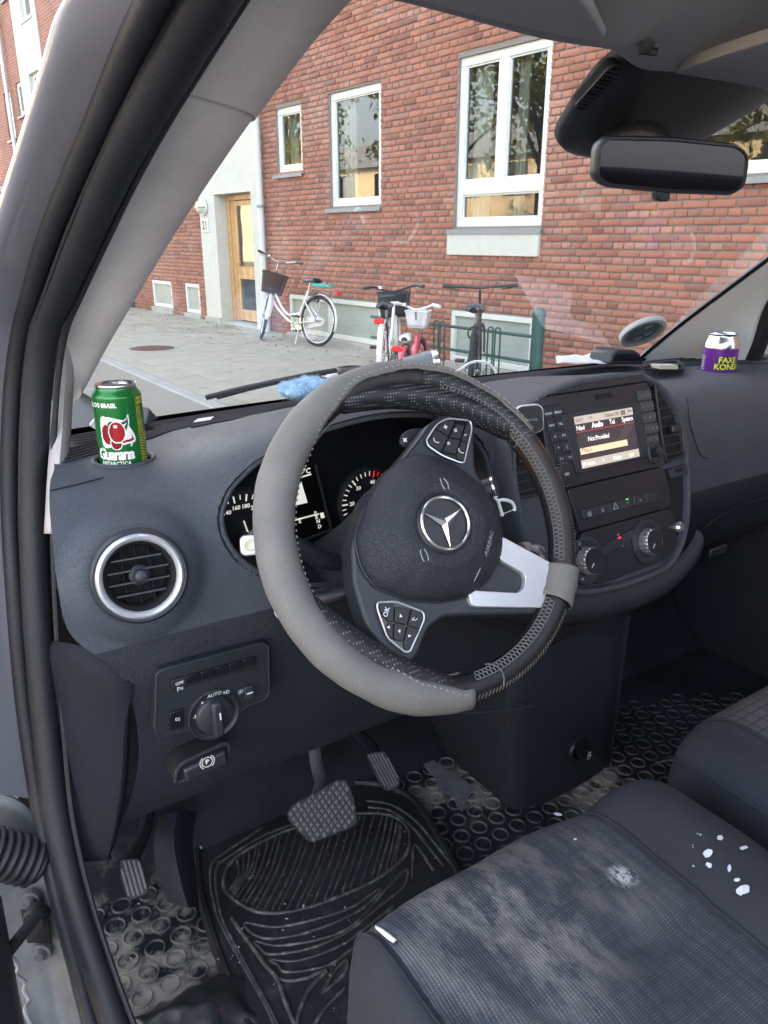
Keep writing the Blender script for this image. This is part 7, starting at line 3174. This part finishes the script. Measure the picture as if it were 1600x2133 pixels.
p_tri, p_red, p_leaf, p_lh = pip(tri_o), pip(tri_r), pip(leaf_o), pip(leaf_h)
lo2 = smooth([(-18.5, 66.5), (-13.5, 72.3), (-6, 72), (2, 71), (7.6, 73.4), (11.8, 78), (12.2, 69), (8.9, 58.8), (4, 55.4), (-7, 62.5)], 4)
p_lo = pip(lo2)


def green_print(x, y):
    yb = y
    y = (y-46)/.9+38
    if -34 < x < 24 and 30 < y < 82:
        if fruit_o(x, y):
            return 2 if glint(x, y) else (3 if fruit(x, y) and x < -11 else 1) if fruit(x, y) else 2
        if p_leaf(x, y):
            return 2 if p_lh(x, y) else 5
        if p_lo(x, y):
            return 2
        if f3o(x, y):
            return 3 if f3(x, y) else 2
        if f2o(x, y):
            return 3 if f2(x, y) else 2
        if p_tri(x, y):
            return 1 if p_red(x, y) else 2
    y = yb
    if 25.5 < x < 43:
        # back panel: ruled box over dense small print
        if 60 < y < 101:
            if x < 26.2 or y > 100.3 or abs(y-92.5) < .35:
                return 4
            if 93 < y < 100:
                return 4 if (int(x*.8) % 3 and int(y*1.3) % 5) else 0
            if y < 91 and 27 < x < 34+.35*(90-y)*.25:
                return 4 if (math.sin(x*5.1+math.sin(y*.9)*1.2) > -.1 and math.sin(y*2.3+x*.2) > -.75) else 0
        elif y < 59:
            return 4 if math.sin(x*4.6+math.sin(y*.8)*1.6) > -.15 and math.sin(y*1.9+x*.5) > -.6 else 0
    return 0


NA, NZ = 250, 150
m = MB()
zs = [H0+(H1-H0)*j/NZ for j in range(NZ+1)]


def wall_r(z):
    if z > .101:
        t = (z-.101)/.0105
        return RB-.0053*t*t*(3-2*t)
    if z < .010:
        t = 1-z/.010
        return RB-.005*t*t
    return RB


g = [[cp(-180+360*i/NA, z, wall_r(z)) for i in range(NA+1)] for z in zs]
b0 = 0
for r_ in g:
    m.v += [tuple(p) for p in r_]
for j in range(NZ):
    for i in range(NA):
        a = j*(NA+1)+i
        m.f.append((a, a+1, a+NA+2, a+NA+1))
        th = -180+360*(i+.5)/NA
        m.m.append(green_print(R(th)*32.5, (zs[j]+zs[j+1])/2*1000))
m.build('can_body', [M_CANG, M_CANR, M_CANW, M_CAND, M_CANY, M_CANK], t_, sharp=80)
m = MB()
ct = cpos
m.lathe([(0.0226, .1115), (0.0230, .1128), (0.0232, .1142), (0.0227, .1150), (0.0220, .1146), (0.0212, .1105), (0.0205, .1098), (.0, .1094)], ct, ZU, 48)
m.lathe([(0, .004), (0.0189, .003), (0.0228, .0040)], ct, ZU, 32)
lid = m.build('can_end', M_CANA, t_, sharp=50)


def tab(parent, c_, a):
    """ring pull standing a little proud"""
    d_, s_ = V((math.cos(a), math.sin(a), .10)), V((-math.sin(a), math.cos(a), 0))
    m = MB()
    out_ = rrect(.024, .015, .0072, 5)
    hole = rrect(.011, .0095, .0045, 5, .0045, 0)
    m.ring(out_, hole, c_+ZU*.0022, d_, s_, ZU, 0, .0011)
    return m.build('ring_pull', M_CANA, parent, bevel=.0003)


tab(lid, ct+ZU*.1100+V((-.006, .004, 0)), R(25))
m = MB()
put_text(m, 'ORIGINAL DO BRASIL', .0070, lambda x, y: cp(math.degrees((x-.002)/.0325), .0935+y, RB+.00025), bold=.0003, align='RIGHT')
m.build('lettering', M_CANW, t_, sharp=0)
m = MB()
put_text(m, 'Guarana', .0185, lambda x, y: cp(math.degrees((x+.0145)/.0325), .0360+y, RB+.00025), bold=.0007, align='RIGHT', shear=.12, space=.82)
m.add([cp(math.degrees(x/.0325), z, RB+.0003) for x, z in ((.0098, .0452), (.0120, .0452), (.0145, .0482), (.0120, .0482))], [(0, 1, 2, 3)])
m.build('lettering', M_CANW, t_, sharp=0)
m = MB()
put_text(m, 'ANTARCTICA', .0062, lambda x, y: cp(math.degrees((x+.009)/.0325), .0255+y, RB+.00025), bold=.0002, align='RIGHT', space=1.12)
m.build('lettering', M_CANW, t_, sharp=0)

# --- purple can on the right
pp_ = at(1516, 764, X=.545)
p2 = V((pp_.x, pp_.y+.02, pp_.z-.052))
t_, cp = can('purple drink can with yellow lettering at the far right end of the dash', p2, .115, .033, None, None, None, 0)
m = MB()
m.mi = 0
m.lathe([(.0275, .0), (.033, .008), (.033, .088)], p2, ZU, 56)
m.build('can_body', M_CANP, t_, sharp=60)
m = MB()
m.lathe([(.033, .088), (.0329, .0935), (.030, .103), (.0268, .110), (.0262, .1125), (.0268, .1135), (.0271, .1150), (.0264, .1158), (.0254, .1150), (.0245, .1110), (0, .1105)], p2, ZU, 56)
lid = m.build('can_end', M_CANA, t_, sharp=50)
tab(lid, p2+ZU*.1112, R(60))
for bld, mt_, off in ((.0016, M_CANB, .0002), (.0004, M_CANL, .0004)):
    m = MB()
    for t2, z in (('FAXE', .0665), ('KONDI', .0535)):
        put_text(m, t2, .0158, lambda x, y: cp(math.degrees((x+(.0165 if t2 == 'FAXE' else .0165))/.033), z+y, .033+off), bold=bld, space=.98)
    m.build('lettering', mt_, t_, sharp=0)
m = MB()
rd = random.Random(2)
for k in range(9):
    z = .046+.0032*k
    for a0, a1 in ((-78+rd.uniform(0, 4), -58+rd.uniform(0, 8)),):
        m.add([cp(a0+(a1-a0)*i/6, z+dz, .0332) for dz in (0, .0009) for i in range(7)], [(i, i+1, 8+i, 7+i) for i in range(6)])
m.build('small_print', M_CANW, t_, sharp=0)
m = MB()
m.lathe([(.042, .006), (.040, .0075), (.0355, .0055), (.035, -.03)], V((p2.x, p2.y, dash_z(p2.x, p2.y)-.006)), ZU, 40)
m.build('cup_rim', M_DASH, dash)

# --- blue cloth
M_BLUE = mat('blue_microfibre', (.22, .47, .72), .95)
_g = NG(M_BLUE)
_g.color(_g.ramp(_g.noise(90, 4, .7), [(.3, (.30, .50, .68)), (.7, (.48, .67, .82))]))
_g.b.inputs['Sheen Weight'].default_value = .6
bc = at(640, 810, Z=1.275)
bl = thing('microfibre_cloth', 'fluffy light blue microfibre cloth folded on the dash behind the wheel', 'cloth', tuple(bc))
bx_, by_ = V((.86, .30, -.0)).normalized(), V((-.33, .94, 0)).normalized()
rd = random.Random(8)
m = MB()
rows = []
for i in range(15):
    t = -1+2*i/14
    w_ = .020*(1-abs(t)**5)
    row = []
    for k in range(17):
        a = 2*PI*k/16
        q = bc+bx_*(t*.046+rd.gauss(0, .0006))+by_*(math.cos(a)*(w_+.012))+ZU*(math.sin(a)*(w_*.55+.001)+.003*math.sin(t*7)+rd.gauss(0, .0008))
        row.append(q)
    row[-1] = row[0].copy()
    rows.append(row)
gg_ = cr_grid(rows, 4, 4)
m.grid([[p+ZU*(.0022*math.sin(p.x*260+p.y*90)*math.sin(p.y*310-p.x*60)+rd.gauss(0, .0006)) for p in r] for r in gg_])
m.build('folded_fabric', M_BLUE, bl, sharp=80)
m2 = MB()
for v_ in m.v:
    for _ in range(5):
        p = V(v_)+V((rd.gauss(0, .002), rd.gauss(0, .002), rd.gauss(0, .001)))
        d_ = (p-bc-bx_*((p-bc).dot(bx_))).normalized()*rd.uniform(.002, .0055)+V((rd.gauss(0, .0008), rd.gauss(0, .0008), rd.gauss(0, .0008)))
        s_ = d_.cross(V((rd.gauss(0, 1), rd.gauss(0, 1), 1))).normalized()*.00028
        m2.add([p-s_, p+s_, p+d_], [(0, 1, 2)])
m2.build('pile', M_BLUE, bl, sharp=0, kind='stuff')

# --- black tape puck, white plug, torch, cable
pc_ = at(735, 781, Z=1.276)
pk = thing('tape_puck', 'short black round puck lying on the dash just above the wheel rim', 'puck', tuple(pc_))
m = MB()
m.lathe([(0, .0), (.0265, .0), (.0272, .001), (.0272, .0115), (.0262, .013), (.018, .013), (.0172, .0118), (0, .0118)], pc_, ZU, 36)
m.build('disc', M_SMOOTH, pk, sharp=40)
wp_ = at(690, 787, Z=1.279)
wl = thing('white_plug', 'small white plug with a thin lead beside the black puck', 'plug', tuple(wp_))
m = MB()
m.tube([wp_+V((-.010, -.002, 0)), wp_+V((-.006, 0, 0)), wp_+V((.012, .006, 0)), wp_+V((.016, .007, 0))], [.0035, .0062, .0062, .005], 12)
m.build('body', mat('white_plug_plastic', (.75, .75, .73), .4), wl)
MB().tube(cr([wp_+V((-.010, -.002, 0)), wp_+V((-.020, -.004, .003)), wp_+V((-.022, .01, .006)), wp_+V((-.008, .025, .003))], 4), .0012, 6).build('lead', M_SMOOTH, wl)
ta_, tb_ = at(745, 782, Z=1.296), at(915, 752, Z=1.318)
tr = thing('torch', 'grey torch with a bright collar and black lens lying across the dash top', 'torch', tuple(ta_))
ax_ = (tb_-ta_).normalized()
L_ = (tb_-ta_).length
M_TORCH = plastic('grey_torch_rubber', (.17, .19, .21), .5, 1500, .1, .0003)
m = MB()
m.lathe([(0, 0), (.010, .0), (.0125, .004), (.0135, L_*.4), (.0155, L_*.62), (.0170, L_*.76), (.0172, L_*.80)], ta_, ax_, 32)
m.build('barrel', M_TORCH, tr, sharp=50)
for f in (.47, .51, .55):
    MB().lathe([(.0150, -.0016), (.0158, -.0008), (.0158, .0008), (.0150, .0016)], ta_+ax_*(L_*f), ax_, 28).build('grip_ring', M_SMOOTH, tr)
m = MB()
m.lathe([(.0172, L_*.80), (.0186, L_*.83), (.0188, L_*.92)], ta_, ax_, 32)
m.build('head', M_TORCH, tr, sharp=50)
MB().lathe([(.0188, L_*.92), (.0190, L_*.925), (.0190, L_*.99), (.0182, L_)], ta_, ax_, 36).build('collar', M_CHR, tr, sharp=50)
MB().lathe([(.0182, L_), (.0170, L_*1.002), (.0160, L_*.99), (0, L_*.985)], ta_, ax_, 36).build('lens', M_PIANO, tr, sharp=50)
cb = thing('white_cable', 'white charging cable arching up from the dash right of the torch', 'cable', tuple(at(1000, 760, Z=1.30)))
cpt = [at(948, 776, Y=.38), at(962, 768, Y=.38), (at(978, 757, Y=.38)), at(997, 753, Y=.37), at(1016, 757, Y=.36), at(1028, 767, Y=.355), at(1034, 776, Y=.35)]
MB().tube(cr(cpt, 6), .0024, 10).build('lead', mat('white_cable_plastic', (.74, .74, .72), .4), cb)

# --- crumpled paper, black box, tray with card
pa = thing('paper', 'crumpled white paper sheet lying at the base of the windscreen', 'paper', tuple(at(1220, 748, Z=1.26)))
rd = random.Random(12)
rows = []
for j in range(5):
    rows.append([at(1160+118*i/9+rd.uniform(-3, 3), 756-17*(j/4)+rd.uniform(-2.0, 2.0)-(7 if i in (6, 7) and j > 2 else 0), Y=.42+.02*j) for i in range(10)])
m = MB()
m.grid(rows)
m.build('sheet', mat('white_paper', (.70, .71, .74), .85), pa, sharp=12, solid=.0006)
bb_ = at(1298, 752, Y=.41)
bx = thing('black_sensor_box', 'small black rounded box behind the paper at the foot of the right pillar', 'sensor box', tuple(bb_))
pts = [at(a, b, Y=.42) for a, b in ((1262, 758), (1270, 734), (1280, 727), (1315, 728), (1326, 735), (1334, 758))]
m = MB()
o_ = pts[0]
poly = ccw([((p-o_).x, (p-o_).z) for p in pts])
m.prism(poly, o_, V((1, 0, 0)), ZU, V((0, -1, 0)), -.05, .01)
m.build('case', M_SMOOTH, bx, bevel=.004)
m = MB()
m.prism(inset(poly, .008), o_, V((1, 0, 0)), ZU, V((0, -1, 0)), .0095, .0115)
m.build('window', M_PIANO, bx)
ty = thing('slot_tray', 'shallow black slot in the dash top holding a cream card and black holder', 'tray', tuple(at(1385, 760, Y=.33)))
tz = lambda px, py, Y=.30: at(px, py, Y=Y)
m = MB()
q = [tz(1342, 768, .30), tz(1425, 768, .285), tz(1424, 753, .37), tz(1340, 756, .385)]
q = [p+V((0, 0, .0)) for p in q]
m.add(q, [(0, 1, 2, 3)])
m.build('slot', M_HOLE, ty, solid=.004, sharp=0)
m = MB()
a_, b_ = tz(1374, 769, .29), tz(1413, 769, .283)
m.add([a_, b_, b_+V((0, .002, .0075)), a_+V((0, .002, .0075)), a_+V((.0, .02, .001)), b_+V((0, .02, .001)), b_+V((0, .022, .0075)), a_+V((0, .022, .0075))], [(0, 1, 2, 3), (4, 7, 6, 5), (3, 2, 6, 7), (0, 3, 7, 4), (1, 5, 6, 2)])
m.build('cream_card', mat('cream_card', (.50, .47, .38), .8), ty, bevel=.0006)
m = MB()
m.tube(cr([tz(1338, 765, .31), tz(1370, 757, .32), tz(1400, 752, .32), tz(1412, 753, .315), tz(1416, 762, .30)], 4), .0035, 8)
m.build('holder_arm', M_SMOOTH, ty)

# --- oval parking disc stuck to the screen
dc = at(1340, 693, X=.60)
pk = thing('parking_disc', 'round white-rimmed parking disc stuck low on the windscreen by the right pillar', 'parking disc', tuple(dc))
vd = (dc-CAM).normalized()
mj = (RGT*math.cos(R(23))+UPV*math.sin(R(23))).normalized()
mj = (mj-vd*mj.dot(vd)).normalized()
mn_ = vd.cross(mj).normalized()
dn = (-vd*.43+mn_*(.90 if mn_.z < 0 else -.90)).normalized()
s2_ = dn.cross(mj).normalized()
kf = (dc-CAM).dot(DIR)/FPX
RD = 49*kf
m = MB()
el_ = lambda r, h, n=48: [dc+mj*(math.cos(2*PI*k/n)*r)+s2_*(math.sin(2*PI*k/n)*r)+dn*h for k in range(n+1)]
m.grid([el_(RD*.80, -.001), el_(RD*.82, .003), el_(RD*.97, .003), el_(RD*1.0, .0), el_(RD*1.0, -.008), el_(RD*.92, -.009), el_(RD*.7, -.009)])
m.build('rim', mat('white_disc_plastic', (.66, .68, .68), .45), pk, sharp=40)
m = MB()
m.grid([el_(RD*.81, .0005), el_(RD*.70, .0008)])
m.build('grey_ring', mat('grey_disc_ring', (.16, .165, .17), .5), pk)
m = MB()
m.add(el_(RD*.71, -.001)[:-1], [tuple(range(48))])
m.build('dial', mat('dark_green_disc', (.02, .075, .06), .15), pk, sharp=0)
M_CLIP = mat('pale_clip', (.3, .31, .31), .4)
for a, b in ((-.28, -.25), (.18, -.18), (.28, .42)):
    c_ = dc+mj*(a*RD)+s2_*(b*RD)+dn*.001
    MB().fbox(c_, mj, s2_, dn, -.009, .009, -.005, .005, 0, .002).build('clip', M_CLIP, pk)

# --- phone mount on the left console vent
pm_o = at(1103, 873, X=-.145)
fm_ = (CAM-pm_o).normalized()
fm_ = (fm_+V((.05, -.25, -.1))).normalized()
um = V((0, 0, 1)).cross(fm_).normalized()
um = (um*.995+fm_.cross(um)*.10).normalized()
vm = fm_.cross(um)
pm = thing('phone_mount', 'square magnetic phone mount with a silver edge clipped beside the screen', 'phone mount', tuple(pm_o))
w_ = 59*(pm_o-CAM).dot(DIR)/FPX
m = MB()
m.prism(rrect(w_, w_*1.02, .010, 6), pm_o, um, vm, fm_, -.006, .0015)
m.build('silver_edge', M_ALU, pm, bevel=.0012)
m = MB()
m.prism(rrect(w_*.92, w_*.94, .009, 6), pm_o, um, vm, fm_, .001, .0028)
pad_ = m.build('black_pad', mat('mount_pad', (.014, .014, .016), .6), pm, bevel=.0006)
m = MB()
put_text(m, 'ALIGATOR', .0042, lambda x, y: pm_o+um*x+vm*(y-.001)+fm_*.003, bold=0)
m.build('lettering', M_PRINTD, pad_, sharp=0)
MB().tube([pm_o-fm_*.004, pm_o-fm_*.02+V((-.0, .012, -.005)), sq(-.155, .03, .004)], .008, 10).build('clip_arm', M_SMOOTH, pm)

# --- white floss pick hanging on the gear stalk
fk = thing('dental_floss_pick', 'white bow-shaped floss pick hanging under the gear stalk', 'floss pick', tuple(at(1052, 1055, Y=.02)))
pth = [at(a, b, Y=.022) for a, b in ((1030, 1034), (1036, 1042), (1050, 1041), (1066, 1046), (1072, 1058), (1070, 1064))]
MB().tube(cr(pth, 5), .0021, 8).build('bow', M_CANW, fk)
pth = [at(a, b, Y=.022) for a, b in ((1036, 1042), (1041, 1056), (1046, 1073))]
MB().tube(cr(pth, 4), [.0022]*7+[.0026, .003], 8).build('prong', M_CANW, fk)
MB().tube([at(1046, 1071, Y=.022), at(1070, 1062, Y=.022)], .0004, 4).build('floss', M_CANW, fk)

# --- tissue behind the silver spoke, on the ledge below the console vent
tq = at(1105, 1150, Y=.06)
ts = thing('tissue', 'crumpled pale tissue tucked on the ledge behind the silver wheel spoke', 'tissue', tuple(tq))
rd = random.Random(6)
rows = [[at(1080+9*i, 1128+9*j+rd.uniform(-4, 4)+i*2, Y=.05+rd.uniform(0, .02)+.004*j) for i in range(7)] for j in range(6)]
m = MB()
m.grid(cr_grid(rows, 2, 2))
m.build('paper', mat('pale_tissue', (.42, .38, .38), .9), ts, sharp=40, solid=.001)

# --- pale card and clip on the left of the dash, phone behind the wheel rim
cA = [at(a, b, Z=1.268) for a, b in ((403, 880), (412, 873), (446, 868), (438, 875))]
cd_ = thing('pale_sticker', 'small pale sticker on the dash top right of the green can', 'sticker', tuple(cA[0]))
MB().add(cA, [(0, 1, 2, 3)]).build('sheet', M_CANW, cd_, solid=.0006, sharp=0)
cB = [at(a, b, Y=.36) for a, b in ((186, 887), (204, 866), (208, 900))]
ck_ = thing('pale_plastic_wedge', 'pale plastic wedge on the dash just left of the green can', 'plastic wedge', tuple(cB[0]))
m = MB()
m.add(cB+[p+V((.004, .02, -.002)) for p in cB], [(0, 2, 1), (3, 4, 5), (0, 1, 4, 3), (1, 2, 5, 4), (2, 0, 3, 5)])
m.build('wedge', M_CANW, ck_, bevel=.001)
pA = [at(a, b, Y=y) for a, b, y in ((549, 986, .10), (553, 968, .10), (577, 903, .11), (620, 890, .13), (612, 990, .12))]
ph_ = thing('tinted_card', 'dark green glossy card with a pale edge tucked behind the wheel rim', 'card', tuple(pA[0]))
m = MB()
m.add(pA+[p+V((.003, .008, 0)) for p in pA], [(0, 1, 2, 3, 4), (9, 8, 7, 6, 5)]+[(i, (i+1) % 5, 5+(i+1) % 5, 5+i) for i in range(5)])
m.build('card_body', mat('dark_green_gloss', (.02, .04, .035), .12), ph_)
MB().tube([pA[0], pA[1], pA[2]], .0014, 6).build('pale_edge', M_CANW, ph_)
